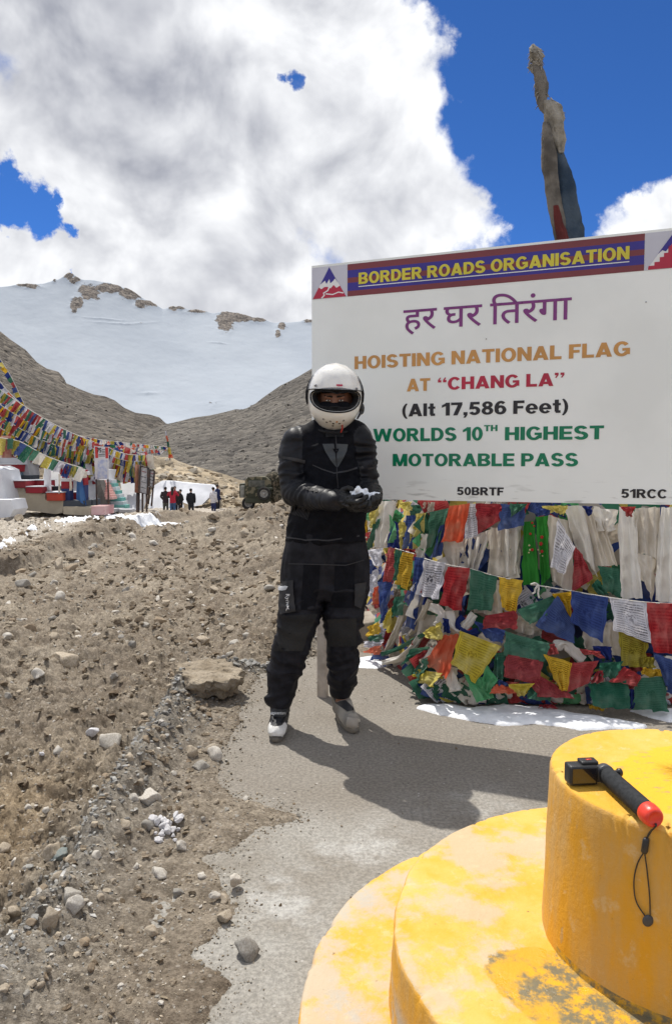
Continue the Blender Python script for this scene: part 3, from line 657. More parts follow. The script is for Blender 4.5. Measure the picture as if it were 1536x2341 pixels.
# grit, gravel and clods: nobody could count them
GRV = []
for i in range(10):
    v, f = stone_mesh(200 + i, 1, .7, .8)
    if i % 2:  # small ones: cut icosahedra
        bm = bmesh.new(); bmesh.ops.create_icosphere(bm, subdivisions=0 or 1, radius=1)
        bm.free()
    GRV.append((v * (1, 1, .72), np.array(f)))
def scatter(name, pts, sizes, cols, material, label=None):
    V_, F_, Cc, n = [], [], [], 0
    kinds = rs.randint(0, len(GRV), len(pts))
    for kk in range(len(GRV)):
        idx = np.where(kinds == kk)[0]
        if not len(idx): continue
        v, f = GRV[kk]; m = len(idx)
        th = rs.uniform(0, 6.28, m); c_, s_ = np.cos(th), np.sin(th)
        sc = sizes[idx][:, None] * rs.uniform(.7, 1.25, (m, 3))
        tilt = rs.uniform(-.28, .28, (m, 2))
        vv = np.repeat(v[None], m, 0)
        z = vv[..., 2] + vv[..., 0] * tilt[:, :1] + vv[..., 1] * tilt[:, 1:]
        X_ = vv[..., 0] * sc[:, :1]; Y_ = vv[..., 1] * sc[:, 1:2]; Z_ = z * sc[:, 2:]
        w = np.stack([X_ * c_[:, None] - Y_ * s_[:, None], X_ * s_[:, None] + Y_ * c_[:, None], Z_], -1) + pts[idx][:, None, :]
        V_.append(w.reshape(-1, 3)); F_.append((f[None] + (np.arange(m) * len(v))[:, None, None] + n).reshape(-1, 3)); n += m * len(v)
        Cc.append(np.repeat(cols[idx], len(v), 0))
    o = mk(name, np.concatenate(V_), np.concatenate(F_), material, smooth=False, attr={'tone': np.concatenate(Cc)}); tag(o, label, kind='stuff'); return o
MG = mat('gravel grains', (1, 1, 1), (.72, .72, .72), 25, .95, .4, 90, .15, attr='tone')
n0 = 56000
a = np.radians(rs.uniform(-33, 6, n0)); r = np.exp(rs.uniform(math.log(1.25), math.log(22), n0)); x, y = r * np.sin(a), r * np.cos(a)
hh_, e_, b_, d_, w_, tl_ = height(x, y)
keep = (w_ > .35) & (rs.rand(n0) < .18 + .7 * np.exp(-(b_ / .25) ** 2) + .8 * sst(fbm(x * 1.3, y * 1.3, 51, 4), -.12, .22) * (1 - .6 * ((b_ > .1) & (y < 3.2))))
x, y, r, hh_, b_ = x[keep], y[keep], r[keep], hh_[keep], b_[keep]; m = len(x)
sz = r * np.clip(rs.lognormal(math.log(.0016), .6, m), .0008, .0068)
pal = np.array([(.38, .325, .25), (.28, .23, .165), (.20, .155, .105), (.36, .34, .30), (.50, .455, .38), (.42, .355, .27), (.62, .58, .52)])
cc = pal[rs.choice(7, m, p=[.26, .17, .13, .13, .14, .11, .06])] * rs.uniform(.8, 1.15, (m, 1))
gk = np.exp(-(b_ / .25) ** 2) * (y < 6); gm = rs.rand(m) < gk * .6; cc[gm] = np.array([.27, .265, .25]) * rs.uniform(.7, 1.5, (gm.sum(), 1))
scatter('gravel', np.stack([x, y, hh_ + sz * .1], -1), sz, cc, MG, 'gravel and small clods over the dug dirt')
GRV1 = GRV
GRV = []
for i in range(8):
    v, f = stone_mesh(300 + i, 2, .62, .7); GRV.append((v, np.array(f)))
n0 = 3600; a = np.radians(rs.uniform(-33, 5, n0)); r = np.exp(rs.uniform(math.log(1.3), math.log(21), n0)); x, y = r * np.sin(a), r * np.cos(a); hh_, e_, b_, d_, w_, tl_ = height(x, y); keep = (w_ > .5) & (rs.rand(n0) < .35 + .65 * (fbm(x * .8, y * .8, 61, 3) > -.02)); x, y, r, hh_, b_ = x[keep], y[keep], r[keep], hh_[keep], b_[keep]; m = len(x); sz = r * rs.uniform(.0035, .0085, m); cl_ = np.array([(.235, .19, .14), (.20, .155, .11), (.28, .23, .175), (.33, .28, .215)])
scatter('clods', np.stack([x, y, hh_ + sz * .12], -1), sz, cl_[rs.choice(4, m)] * rs.uniform(.85, 1.15, (m, 1)), MD, 'lumps of dug earth')
GRV = GRV1
# grey broken stone along the edge of the buried slab
bp = np.array(BRK[1:11]); sg_ = rs.randint(0, len(bp) - 1, 1900); tt = rs.rand(1900); bx_, by_ = bp[sg_, 0] * (1 - tt) + bp[sg_ + 1, 0] * tt + rs.normal(-.05, .085, 1900), bp[sg_, 1] * (1 - tt) + bp[sg_ + 1, 1] * tt + rs.normal(0, .07, 1900)
hh_ = height(bx_, by_)[0]; sz = by_ * np.clip(rs.lognormal(math.log(.0032), .5, 1900), .0012, .009); gg = np.array([(.30, .295, .275), (.40, .39, .365), (.20, .195, .185), (.50, .49, .47), (.13, .12, .11)])
scatter('rubble', np.stack([bx_, by_, hh_ + sz * .25], -1), sz, gg[rs.choice(5, 1900, p=[.33, .25, .2, .12, .1])], MG, 'grey broken stone along the edge of the buried slab')
n0 = 60000; x = rs.uniform(-1.3, .6, n0); y = np.exp(rs.uniform(math.log(1.2), math.log(5.6), n0)); e_ = side(x, y, EDGE) + .075 * fbm(x * 4, y * 4, 1.1, 6, .68); keep = rs.rand(n0) < 1.0 * np.exp(-np.abs(e_ + .015) / .045); x, y = x[keep], y[keep]; m = len(x); hh_ = np.maximum(height(x, y)[0], .001)
sz = y * np.clip(rs.lognormal(math.log(.00125), .5, m), .0006, .005); scatter('crumbs', np.stack([x, y, hh_ + sz * .2], -1), sz, pal[rs.choice(4, m)] * rs.uniform(.7, 1.15, (m, 1)), MG, 'crumbs of dirt along the edge of the cement')
# grit on the cement
n0 = 3800; x = rs.uniform(-.6, 2.3, n0); y = np.exp(rs.uniform(math.log(1.3), math.log(6.0), n0))
e_ = side(x, y, EDGE); keep = (e_ > -.02) & (rs.rand(n0) < .10 + .9 * np.exp(-e_ / .14) + .8 * (y > 4.0)) ; x, y = x[keep], y[keep]; m = len(x)
sz = y * np.clip(rs.lognormal(math.log(.00085), .55, m), .0004, .0045)
scatter('grit', np.stack([x, y, sz * .3 + .001], -1), sz, pal[rs.choice(7, m)] * rs.uniform(.6, 1.2, (m, 1)), MG, 'grit and pebbles on the cement')
# rubble on the far slopes
def on_slope(sm, n, size, cols, name, label, ulo=0., uhi=1.):
    X, Y, Z = sm[1]; nu, nv = X.shape; i = rs.randint(int(ulo * nu), int(uhi * nu) - 1, n); j = (rs.rand(n) ** 1.5 * (nv - 4)).astype(int)
    p = np.stack([X[i, j], Y[i, j], Z[i, j]], -1); s = size * np.clip(rs.lognormal(0, .5, n), .4, 3.2)
    scatter(name, p, s, cols[rs.randint(0, len(cols), n)] * rs.uniform(.75, 1.25, (n, 1)), MG, label)
gcol = np.array([(.24, .22, .195), (.19, .175, .155), (.31, .29, .26), (.15, .14, .125)])
on_slope(SRH, 9000, .13, gcol, 'scree_rubble', 'grey rubble covering the right hill')
on_slope(SLH, 3500, .17, gcol, 'scree_rubble', 'grey rubble covering the left hill', .3, .95)
on_slope(SBR, 1500, .30, np.array([(.42, .355, .26), (.36, .30, .22), (.48, .43, .35), (.27, .215, .15)]), 'boulder_rubble', 'tan boulders tumbled behind the shrine')

# broken piece of slab
v, f = stone_mesh(77, 3, 1, .7)
bm = bmesh.new(); bmesh.ops.create_cube(bm, size=2); bmesh.ops.subdivide_edges(bm, edges=bm.edges[:], cuts=18, use_grid_fill=True)
v = np.array([q.co[:] for q in bm.verts]); bm.verts.index_update(); f = [[w.index for w in q.verts] for q in bm.faces]; bm.free()
rd = 1 / np.maximum(np.abs(v[:, 0]), np.abs(v[:, 1])).clip(.001)
ang = np.arctan2(v[:, 1], v[:, 0]); m_ = np.maximum(np.abs(v[:, 0]), np.abs(v[:, 1]))
rad = 1 + .22 * pn(np.cos(ang) * 1.6, np.sin(ang) * 1.6, 3) + .16 * pn(np.cos(ang) * 5, np.sin(ang) * 6, 8)
v[:, 0], v[:, 1] = np.cos(ang) * m_ * rad * (1 - .12 * (v[:, 2] < 0)), np.sin(ang) * m_ * rad * (1 - .12 * (v[:, 2] < 0))
v = v * (.20, .20, .050); v += .020 * np.stack([pn(v[:, 0] * 22, v[:, 1] * 22, v[:, 2] * 22 + s_) for s_ in (1, 5, 9)], -1) + .009 * np.stack([pn(v[:, 0] * 70, v[:, 1] * 70, v[:, 2] * 70 + s_) for s_ in (1, 5, 9)], -1)
v = v @ rotm(R(4), R(5), R(14)).T
c0 = G(472, 1600, .02); o = mk('slab_fragment', v + c0 + (0, .12, .085), f, mat('broken cement', (.33, .28, .215), (.22, .18, .13), 9, .95, 1., 45, .15, bdist=.02), loc=c0)
tag(o, 'large dirt-covered broken slab lying at the paving edge left of the rider', 'slab')
# ------------------------------------------------------------------ yellow plinth
PC = np.array([.765, 1.55])
def ymat():
    m = bpy.data.materials.new('worn yellow paint'); m.use_nodes = True; t = m.node_tree; bs = t.nodes['Principled BSDF']
    g = t.nodes.new('ShaderNodeNewGeometry'); pz = g.outputs['Position']; s = t.nodes.new('ShaderNodeSeparateXYZ'); t.links.new(pz, s.inputs[0])
    sn = t.nodes.new('ShaderNodeSeparateXYZ'); t.links.new(g.outputs['Normal'], sn.inputs[0])
    def nz(sc, det, ro=.6, st=None):
        n = N(t, 'ShaderNodeTexNoise'); n.inputs['Scale'].default_value = sc; n.inputs['Detail'].default_value = det; n.inputs['Roughness'].default_value = ro
        if st:
            mp = N(t, 'ShaderNodeMapping'); mp.inputs['Scale'].default_value = st; t.links.new(pz, mp.inputs[0]); t.links.new(mp.outputs[0], n.inputs['Vector'])
        else: t.links.new(pz, n.inputs['Vector'])
        return n.outputs[0]
    top = smap(t, sn.outputs[2], .6, .8)
    yel = mixc(t, smap(t, nz(5, 8, .65), .36, .64), (.68, .355, .025), (.68, .43, .10))
    side = mixc(t, smap(t, nz(7, 8, .65, (1.6, 1.6, .5)), .35, .66), (.66, .32, .016), (.56, .33, .10))  # same paint coloured more orange on the sides, in place of backlit shade
    c = mixc(t, top, side, yel)
    wash = smap(t, nz(4.2, 9, .68), .47, .58)      # limewash and bare cement showing through
    low = smap(t, s.outputs[2], .45, .30)
    c = mixc(t, math_(t, 'MULTIPLY', math_(t, 'MULTIPLY', wash, top), math_(t, 'ADD', .12, math_(t, 'MULTIPLY', low, .50))), c, (.42, .41, .375))
    c = mixc(t, math_(t, 'MULTIPLY', smap(t, nz(19, 7, .7), .56, .68), .35), c, (.66, .54, .34))
    low3 = smap(t, s.outputs[2], .25, .2)
    c = mixc(t, math_(t, 'MULTIPLY', math_(t, 'MULTIPLY', smap(t, nz(6, 9, .7), .44, .58), low3), .7), c, (.42, .405, .37))
    # chips and scratches
    ch = smap(t, nz(60, 5, .6), .70, .73); c = mixc(t, math_(t, 'MULTIPLY', ch, .8), c, (.20, .14, .07))
    sc_ = math_(t, 'MULTIPLY', smap(t, nz(26, 6, .6, (1, 1, .22)), .655, .675), math_(t, 'SUBTRACT', 1., top)); c = mixc(t, math_(t, 'MULTIPLY', sc_, .6), c, (.42, .30, .16))
    # damp worn patch on the middle tier, at the foot of the drum
    def patch(x, y, rx, ry, z0, z1, rot):
        cx_, sx_ = math.cos(rot), math.sin(rot)
        dx = math_(t, 'SUBTRACT', s.outputs[0], x); dy = math_(t, 'SUBTRACT', s.outputs[1], y)
        a = math_(t, 'ADD', math_(t, 'MULTIPLY', dx, cx_ / rx), math_(t, 'MULTIPLY', dy, sx_ / rx)); b = math_(t, 'ADD', math_(t, 'MULTIPLY', dx, -sx_ / ry), math_(t, 'MULTIPLY', dy, cx_ / ry))
        d = math_(t, 'SQRT', math_(t, 'ADD', math_(t, 'POWER', a, 2), math_(t, 'POWER', b, 2)))
        d = math_(t, 'ADD', d, math_(t, 'MULTIPLY', math_(t, 'SUBTRACT', nz(11, 7, .7), .5), .55))
        zz = math_(t, 'MULTIPLY', math_(t, 'GREATER_THAN', s.outputs[2], z0), math_(t, 'LESS_THAN', s.outputs[2], z1))
        return math_(t, 'MULTIPLY', smap(t, d, 1.04, .98), zz)
    d1 = patch(DP[0], DP[1], .20, .115, .25, .335, -.75)
    worn = smap(t, nz(22, 9, .75), .40, .56)
    dampc = mixc(t, worn, (.68, .36, .012), (.17, .145, .085))
    dampc = mixc(t, smap(t, nz(7, 5), .52, .62), dampc, (.60, .33, .02))
    c = mixc(t, d1, c, dampc)
    d2 = patch(PC[0] + .02, PC[1] - .02, .21, .17, .6, .70, .5)
    c = mixc(t, d2, c, mixc(t, smap(t, nz(24, 8, .7, (1, 2.2, 1)), .56, .64), (.78, .42, .02), (.42, .29, .10)))
    t.links.new(c, bs.inputs['Base Color'])
    ro = math_(t, 'SUBTRACT', .72, math_(t, 'MULTIPLY', math_(t, 'MULTIPLY', d1, smap(t, nz(12, 4), .45, .6)), .5)); t.links.new(ro, bs.inputs['Roughness'])
    bs.inputs['Specular IOR Level'].default_value = .35
    hh = math_(t, 'ADD', nz(90, 7, .7), math_(t, 'MULTIPLY', nz(13, 6), 1.3)); hh = math_(t, 'ADD', hh, math_(t, 'MULTIPLY', wash, .25)); hh = math_(t, 'SUBTRACT', hh, math_(t, 'MULTIPLY', ch, .6))
    b = t.nodes.new('ShaderNodeBump'); b.inputs['Strength'].default_value = .55; b.inputs['Distance'].default_value = .005; t.links.new(hh, b.inputs['Height']); t.links.new(b.outputs[0], bs.inputs['Normal'])
    return m
DP = G(1330, 2290, .32)[:2]
MY = ymat()
pl = thing('stepped_plinth', (PC[0], PC[1], 0), 'worn yellow three-tier round concrete plinth in the lower right corner', 'plinth')
def tier(name, cx, cy, r0, r1, z0, z1, seed):
    n = 360; t = np.linspace(0, 2 * np.pi, n, endpoint=False); V_ = []
    prof = [(r0, z0), (r0 * .2 + r1 * .8, z1 - .03), (r1, z1 - .012), (r1 - .002, z1 - .005), (r1 - .007, z1 - .0012), (r1 - .016, z1)] + [(r1 * k, z1) for k in (.93, .85, .7, .5, .3, .1)]
    pr = [(r0, z0)] + [(r0 + (r1 - r0) * k, z0 + (z1 - .03 - z0) * k) for k in (.15, .3, .45, .6, .75, .9)] + prof[2:]
    for r, z in pr:
        q = .006 * pn(np.cos(t) * 2.2 + seed, np.sin(t) * 2.2, z * 4) + .003 * pn(np.cos(t) * 9 + seed, np.sin(t) * 9, z * 20) + .0012 * pn(np.cos(t) * 45, np.sin(t) * 45, z * 60 + seed)
        chip = np.clip(pn(np.cos(t) * 22 + seed, np.sin(t) * 22, 4.) - .22, 0, 1) * .030 * math.exp(-((z - z1) / .012) ** 2) * (r > r1 - .02)
        rr = r * (1 + q * 1.6) - chip
        V_.append(np.stack([cx + rr * np.cos(t), cy + rr * np.sin(t), z + .0016 * pn(rr * np.cos(t) * 9, rr * np.sin(t) * 9, seed) * (z > z0) - chip * .4], -1))
    V_ = np.stack(V_, 1).reshape(-1, 3); f = gridf(n, len(pr), True)
    fl = [tuple(q) for q in f[:, ::-1]] + [tuple(i * len(pr) + len(pr) - 1 for i in range(n))]
    return mk(name, V_, fl[:], MY, pl)
tier('tier', PC[0] - .011, PC[1] + .004, .845, .839, -.03, .139, 1.); tier('tier', PC[0] - .015, PC[1] + .009, .632, .622, .13, .320, 2.); tier('tier', PC[0] - .004, PC[1] + .004, .302, .288, .31, .680, 3.)
msm = mat('painted mast', (.55, .56, .58), (.42, .42, .43), 12, .5, .2, 60)
mast = MB(); mast.tube([(PC[0] + .012, PC[1] + .02, .675), (PC[0] + .012, PC[1] + .02, 1.27)], .024, 20)
o = mk('flag_mast_stub', mast.V(), mast.f, msm, loc=(PC[0], PC[1], .68)); o.name = 'mast'; tag(o, 'grey metal post standing on top of the yellow plinth at the right border', 'post')

# ------------------------------------------------------------------ action camera on its floating grip
mb_ = mat('black plastic', (.012, .012, .013), (.02, .02, .022), 30, .38, .15, 200, .5); mg_ = mat('dark grey plastic', (.045, .048, .055), None, 8, .4, .1, 300, .5)
mfo = mat('black foam grip', (.020, .022, .024), (.030, .032, .035), 120, .85, .8, 420, .2, bdist=.0006); mor = mat('orange red rubber', (.72, .045, .022), None, 8, .35, .08, 200, .5); mgl = mat('lens glass', (.01, .01, .015), None, 5, .05, 0, spec=.9)
ZT = .682
gA = G(1392, 1778, ZT + .019); gB = G(1478, 1856, ZT + .019); gA[2] = gB[2] = ZT + .0195
ac = thing('action_camera', (gA[0], gA[1], ZT), 'small black action camera on a black foam hand grip with orange end cap', 'camera')
dr = gB - gA; dr /= np.linalg.norm(dr); sd = np.array([-dr[1], dr[0], 0]); up = np.array([0, 0, 1.])
def along(prof, c0, n=32, ax=dr, e1=sd, e2=up): return [(c0 + ax * a, e1 * r, e2 * r) for a, r in prof]
q = gA - dr * .012
L_ = np.linalg.norm(gB - q)
MB().loft(along([(0, .0155), (.004, .0175), (.02, .0182), (L_ * .5, .0185), (L_ - .004, .0188), (L_, .0188)], q), 40).out('grip', mfo, ac)
MB().loft(along([(L_ + .0003, .0197), (L_ + .003, .0202), (L_ + .017, .0198), (L_ + .025, .0182), (L_ + .029, .0150), (L_ + .0293, .0125), (L_ + .0275, .0115), (L_ + .0275, .001)], q), 40).out('end_cap', mor, ac)
MB().loft(along([(-.024, .009), (-.0235, .0155), (-.018, .0185), (-.006, .0195), (-.0006, .0190)], q), 36).out('collar', mg_, ac)
k_ = q - dr * .010 + sd * .028; MB().loft([(q - dr * .010 + sd * .012, dr * .005, up * .005), (k_, dr * .005, up * .005), (k_ + sd * .001, dr * .0085, up * .0085), (k_ + sd * .008, dr * .0085, up * .0085), (k_ + sd * .010, dr * .006, up * .006)], 16).out('thumb_screw', mb_, ac)
# camera body left of the head of the grip
gc = G(1333, 1776, ZT + .02); bx = np.array([1, .10, 0]); bx /= np.linalg.norm(bx); Rb = np.stack([bx, np.cross(up, bx), up], 1)
hc = np.array([gc[0], gc[1] + .016, ZT + .0215])
MB().box(hc, (.061, .033, .041), Rb, bev=.005).out('camera_body', mb_, ac)
MB().box(hc + Rb @ np.array([.016, .004, .0225]), (.036, .026, .008), Rb, bev=.0025).out('camera_body', mb_, ac)
MB().box(hc + Rb @ np.array([.0, -.0168, .0]), (.050, .0012, .032), Rb).out('screen', mgl, ac, smooth=False)
arm_ = MB(); arm_.box(hc + Rb @ np.array([.036, -.002, -.002]), (.014, .020, .030), Rb, bev=.003); arm_.out('mount', mg_, ac)
MB().box(hc + Rb @ np.array([.018, .004, .0266]), (.012, .004, .0012), Rb).out('record_button', mor, ac)
# wrist strap hanging down the drum
st_ = thing('wrist_strap', gB + dr * .03, 'thin black wrist strap hanging from the orange cap down the side of the plinth', 'strap')
def drum_pt(px, py, off=.005):
    r = ray(px, py); best = None
    for k in np.linspace(.9, 2.2, 2600):
        p = np.array([0, 0, HC]) + r * k; z = min(max(p[2], .31), .68); rad = .302 + (.288 - .302) * (z - .31) / .37 + off
        if math.hypot(p[0] - PC[0], p[1] - PC[1]) < rad: return p
    return p
e0 = q + dr * (L_ + .0285)
p1 = drum_pt(1476, 1920, .006); p2 = drum_pt(1472, 1946, .006)
def smooth(pts, n=10):
    pts = [np.asarray(p, float) for p in pts]; o = []
    for i in range(len(pts) - 1):
        a, b, c_, d_ = pts[max(i - 1, 0)], pts[i], pts[i + 1], pts[min(i + 2, len(pts) - 1)]
        for t in np.linspace(0, 1, n, endpoint=False): o.append(.5 * ((2 * b) + (-a + c_) * t + (2 * a - 5 * b + 4 * c_ - d_) * t * t + (-a + 3 * b - 3 * c_ + d_) * t ** 3))
    o.append(pts[-1]); return o
cd = MB(); cd.tube(smooth([e0 - up * .009, e0 + dr * .003 - up * .013, drum_pt(1488, 1900, .007), p1]), .0013, 8); cd.tube(smooth([e0 - up * .009 + sd * .002, e0 + dr * .004 - up * .012, drum_pt(1484, 1902, .009), p1]), .0013, 8)
cd.tube(smooth([p2, drum_pt(1456, 1975, .003), drum_pt(1448, 2015, .003), drum_pt(1453, 2060, .003), drum_pt(1474, 2095, .003)]), .0013, 8)
cd.tube(smooth([p2, drum_pt(1478, 1990, .003), drum_pt(1484, 2050, .003), drum_pt(1485, 2095, .003)]), .0013, 8)
cd.out('cord', mb_, st_)
MB().loft([(p1 + (0, 0, .004), (.004, 0, 0), (0, .004, 0)), (p1, (.0062, 0, 0), (0, .005, 0)), (p2, (.0066, 0, 0), (0, .005, 0)), (p2 - (0, 0, .004), (.004, 0, 0), (0, .004, 0))], 14).out('slider', mb_, st_)
p3 = drum_pt(1480, 2105, .004); MB().ell(p3, (.0105, .0035, .0115)).out('toggle', mg_, st_)

# ------------------------------------------------------------------ sign board
YL = 4.17
tl_, bl_ = P(712.5, 608, YL), P(713, 1139, YL)
# direction of the board found from its far and near heights in the photograph
SH = tl_[2] - bl_[2]
YR = YL * (1139 - 608) / (1160 - 527.) * 1.003
tr_, br_ = P(1536, 527, YR), P(1536, 1160, YR)
su = np.array([tr_[0] - tl_[0], tr_[1] - tl_[1], 0]); su /= np.linalg.norm(su); sn_ = np.array([su[1], -su[0], 0])   # sn_ faces the camera
SO = np.array([tl_[0], tl_[1], bl_[2]])
def B(px, py):
    """photograph pixel -> (u, v) on the board"""
    r = ray(px, py); o_ = np.array([0, 0, HC]); t = np.dot(SO - o_, sn_) / np.dot(r, sn_); p = o_ + r * t
    return float(np.dot(p - SO, su)), float(p[2] - SO[2])
Z5 = lambda x, y: B(700 + .5443 * x, 500 + .5443 * y)
SWid = B(1602, 840)[0]
def bd(u, v, off=.0): return SO + su * u + np.array([0, 0, 1.]) * v + sn_ * off
def signmat():
    m = bpy.data.materials.new('white sign sheet'); m.use_nodes = True; t = m.node_tree; bs = t.nodes['Principled BSDF']; bs.inputs['Roughness'].default_value = .32; bs.inputs['Specular IOR Level'].default_value = .4
    g = t.nodes.new('ShaderNodeNewGeometry')
    n = N(t, 'ShaderNodeTexNoise'); n.inputs['Scale'].default_value = 2.2; n.inputs['Detail'].default_value = 5; t.links.new(g.outputs['Position'], n.inputs['Vector'])
    c = mixc(t, smap(t, n.outputs[0], .4, .65), (.86, .885, .86), (.80, .825, .80))
    mp = N(t, 'ShaderNodeMapping'); mp.inputs['Scale'].default_value = (4, 4, 22); t.links.new(g.outputs['Position'], mp.inputs[0])
    n2 = N(t, 'ShaderNodeTexNoise'); n2.inputs['Scale'].default_value = 2; n2.inputs['Detail'].default_value = 7; t.links.new(mp.outputs[0], n2.inputs['Vector'])
    s = t.nodes.new('ShaderNodeSeparateXYZ'); t.links.new(g.outputs['Position'], s.inputs[0])
    lowz = smap(t, s.outputs[2], float(SO[2]) + .16, float(SO[2]))
    c = mixc(t, math_(t, 'MULTIPLY', math_(t, 'MULTIPLY', smap(t, n2.outputs[0], .56, .70), lowz), .6), c, (.36, .36, .34))
    t.links.new(c, bs.inputs['Base Color'])
    n3 = N(t, 'ShaderNodeTexNoise'); n3.inputs['Scale'].default_value = 3.5; n3.inputs['Detail'].default_value = 2; t.links.new(g.outputs['Position'], n3.inputs['Vector'])
    b = t.nodes.new('ShaderNodeBump'); b.inputs['Strength'].default_value = .25; b.inputs['Distance'].default_value = .02; t.links.new(n3.outputs[0], b.inputs['Height']); t.links.new(b.outputs[0], bs.inputs['Normal'])
    return m
def ink(name, c, r=.35): return mat(name, c, tuple(x * .85 for x in c), 3, r, 0, spec=.4)
IK = dict(red=ink('maroon print', (.20, .035, .045)), blue=ink('blue print', (.035, .022, .26)), yel=ink('yellow print', (.66, .58, .05)), pur=ink('purple print', (.21, .035, .20)), ora=ink('orange print', (.60, .30, .085)),
          crim=ink('crimson print', (.47, .018, .055)), blk=ink('black print', (.018, .016, .02)), grn=ink('green print', (.0, .20, .095)), lil=ink('lilac print', (.58, .58, .66)), wht=ink('white print', (.80, .80, .80)))
sg = thing('sign_board', (SO[0], SO[1], 0), 'large white pass sign reading HOISTING NATIONAL FLAG AT CHANG LA behind the rider', 'sign')
Rs = np.stack([su, -sn_, [0, 0, 1.]], 1)
def slab_uv(name, u0, u1, v0, v1, y0, y1, m, parent=sg, bev=0, smooth=False):
    """box on the board, from depth y0 to y1 in front of its face"""
    c = bd((u0 + u1) / 2, (v0 + v1) / 2, (y0 + y1) / 2); b = MB(); b.box(c, (abs(u1 - u0), abs(y1 - y0), abs(v1 - v0)), Rs, bev=bev); return b.out(name, m, parent, smooth)
MSG = signmat(); slab_uv('panel', 0, SWid, 0, SH, -.004, 0, MSG)
MFR = mat('grey steel frame', (.42, .42, .43), (.30, .28, .26), 10, .5, .3, 60)
for (a_, b__, c_, d_) in ((0, SWid, SH - .03, SH - .001), (0, SWid, .001, .03), (0, .03, .032, SH - .032), (SWid - .03, SWid, .032, SH - .032), (SWid / 2, SWid / 2 + .03, .032, SH - .032)): slab_uv('frame_bar', a_, b__, c_, d_, -.035, -.0045, MFR)
mpo = mat('weathered white post', (.50, .44, .38), (.36, .31, .26), 14, .85, .5, 50)
for u_ in (.0, B(1570, 1250)[0]):
    c = bd(u_ + .045, 0, -.075); zb = -.03
    b = MB(); b.box((c[0] - .012, c[1], (zb + SO[2] + SH * .72) / 2), (.054, .05, SO[2] + SH * .72 - zb), Rs, bev=.006); b.out('post', mpo, sg)
def poly_uv(name, pts, off, m, parent=sg):
    v = [bd(u, w, off) for u, w in pts]; return mk(name, v, [tuple(range(len(v)))][:], m, parent, False)
def ribbon(pts, w):
    L, Rr = [], []
    for i, p in enumerate(pts):
        a = np.array(pts[max(i - 1, 0)]); b = np.array(pts[min(i + 1, len(pts) - 1)]); d = (b - a) / np.linalg.norm(b - a); n = np.array([-d[1], d[0]]) * w / 2
        L.append(tuple(np.array(p) + n)); Rr.append(tuple(np.array(p) - n))
    return L + Rr[::-1]
# header band: five stripes between the two emblems
u0, u1 = Z5(173.5, 250)[0], Z5(1419, 130)[0]; vt, vb = SH - .012, Z5(174, 327)[1]
hs = vt - vb; cuts = [0, .19, .42, .58, .83, 1.0]
for i, nm in enumerate(['red', 'blue', 'red', 'blue', 'red']): poly_uv('header_stripe', [(u0, vt - hs * cuts[i + 1]), (u1, vt - hs * cuts[i + 1]), (u1, vt - hs * cuts[i]), (u0, vt - hs * cuts[i])], .0012, IK[nm])
def emblem(ul, ur, steps):
    e = poly_uv('emblem', [(ul, vb), (ur, vb), (ur, vt), (ul, vt)], .0012, IK['lil']); w = ur - ul; h = vt - vb
    T = lambda x, y: (ul + w * x, vb + h * y)
    def sub(nm, pts, m, off=.0022): v = [bd(*T(*p), off) for p in pts]; o = mk(nm, v, [tuple(range(len(v)))], m, e, False); return o
    if not steps:
        sub('white_mountain', [(.03, .01), (.97, .01), (.5, .97)], IK['wht'])
        sub('blue_peak', [(.25, .455), (.5, .97), (.75, .455), (.66, .60), (.62, .54), (.53, .46), (.50, .60), (.42, .45), (.38, .56)], IK['blue'], .003)
        sub('red_foothill', [(.03, .01), (.97, .01), (.80, .36), (.70, .30), (.62, .40), (.54, .30), (.44, .36), (.36, .36), (.28, .30), (.20, .36)], IK['crim'], .003)
        sub('white_road', ribbon([(.28, .01), (.36, .10), (.34, .17), (.46, .24), (.50, .34)], .04), IK['wht'], .0036); sub('white_road', ribbon([(.40, .14), (.60, .10), (.76, .16), (.90, .12)], .035), IK['wht'], .004)
    else:
        sub('white_mountain', [(.04, .01), (.96, .01), (.5, .97)], IK['wht'])
        sub('blue_peak', [(.22, .40), (.5, .97), (.78, .40), (.66, .40), (.50, .72), (.36, .46), (.30, .50)], IK['blue'], .003)
        sub('red_steps', [(.06, .01), (.94, .01), (.86, .22), (.70, .52), (.50, .74), (.44, .60), (.40, .60), (.40, .42), (.33, .42), (.33, .32), (.26, .32), (.26, .20), (.17, .20), (.17, .11), (.07, .11)], IK['crim'], .003)
emblem(Z5(24, 250)[0], u0 - .0015, False); emblem(u1 + .0015, SWid - .004, True)
def glyphs(txt, bold=0.):
    cu = bpy.data.curves.new('t', 'FONT'); cu.body = txt; cu.size = 1; cu.offset = bold; cu.resolution_u = 5
    ob = bpy.data.objects.new('t', cu); C.objects.link(ob); dg = bpy.context.evaluated_depsgraph_get(); dg.update()
    me = bpy.data.meshes.new_from_object(ob.evaluated_get(dg)); v = np.array([q.co[:] for q in me.vertices]); f = [tuple(p.vertices) for p in me.polygons]
    bpy.data.objects.remove(ob); bpy.data.curves.remove(cu); bpy.data.meshes.remove(me); return v, f
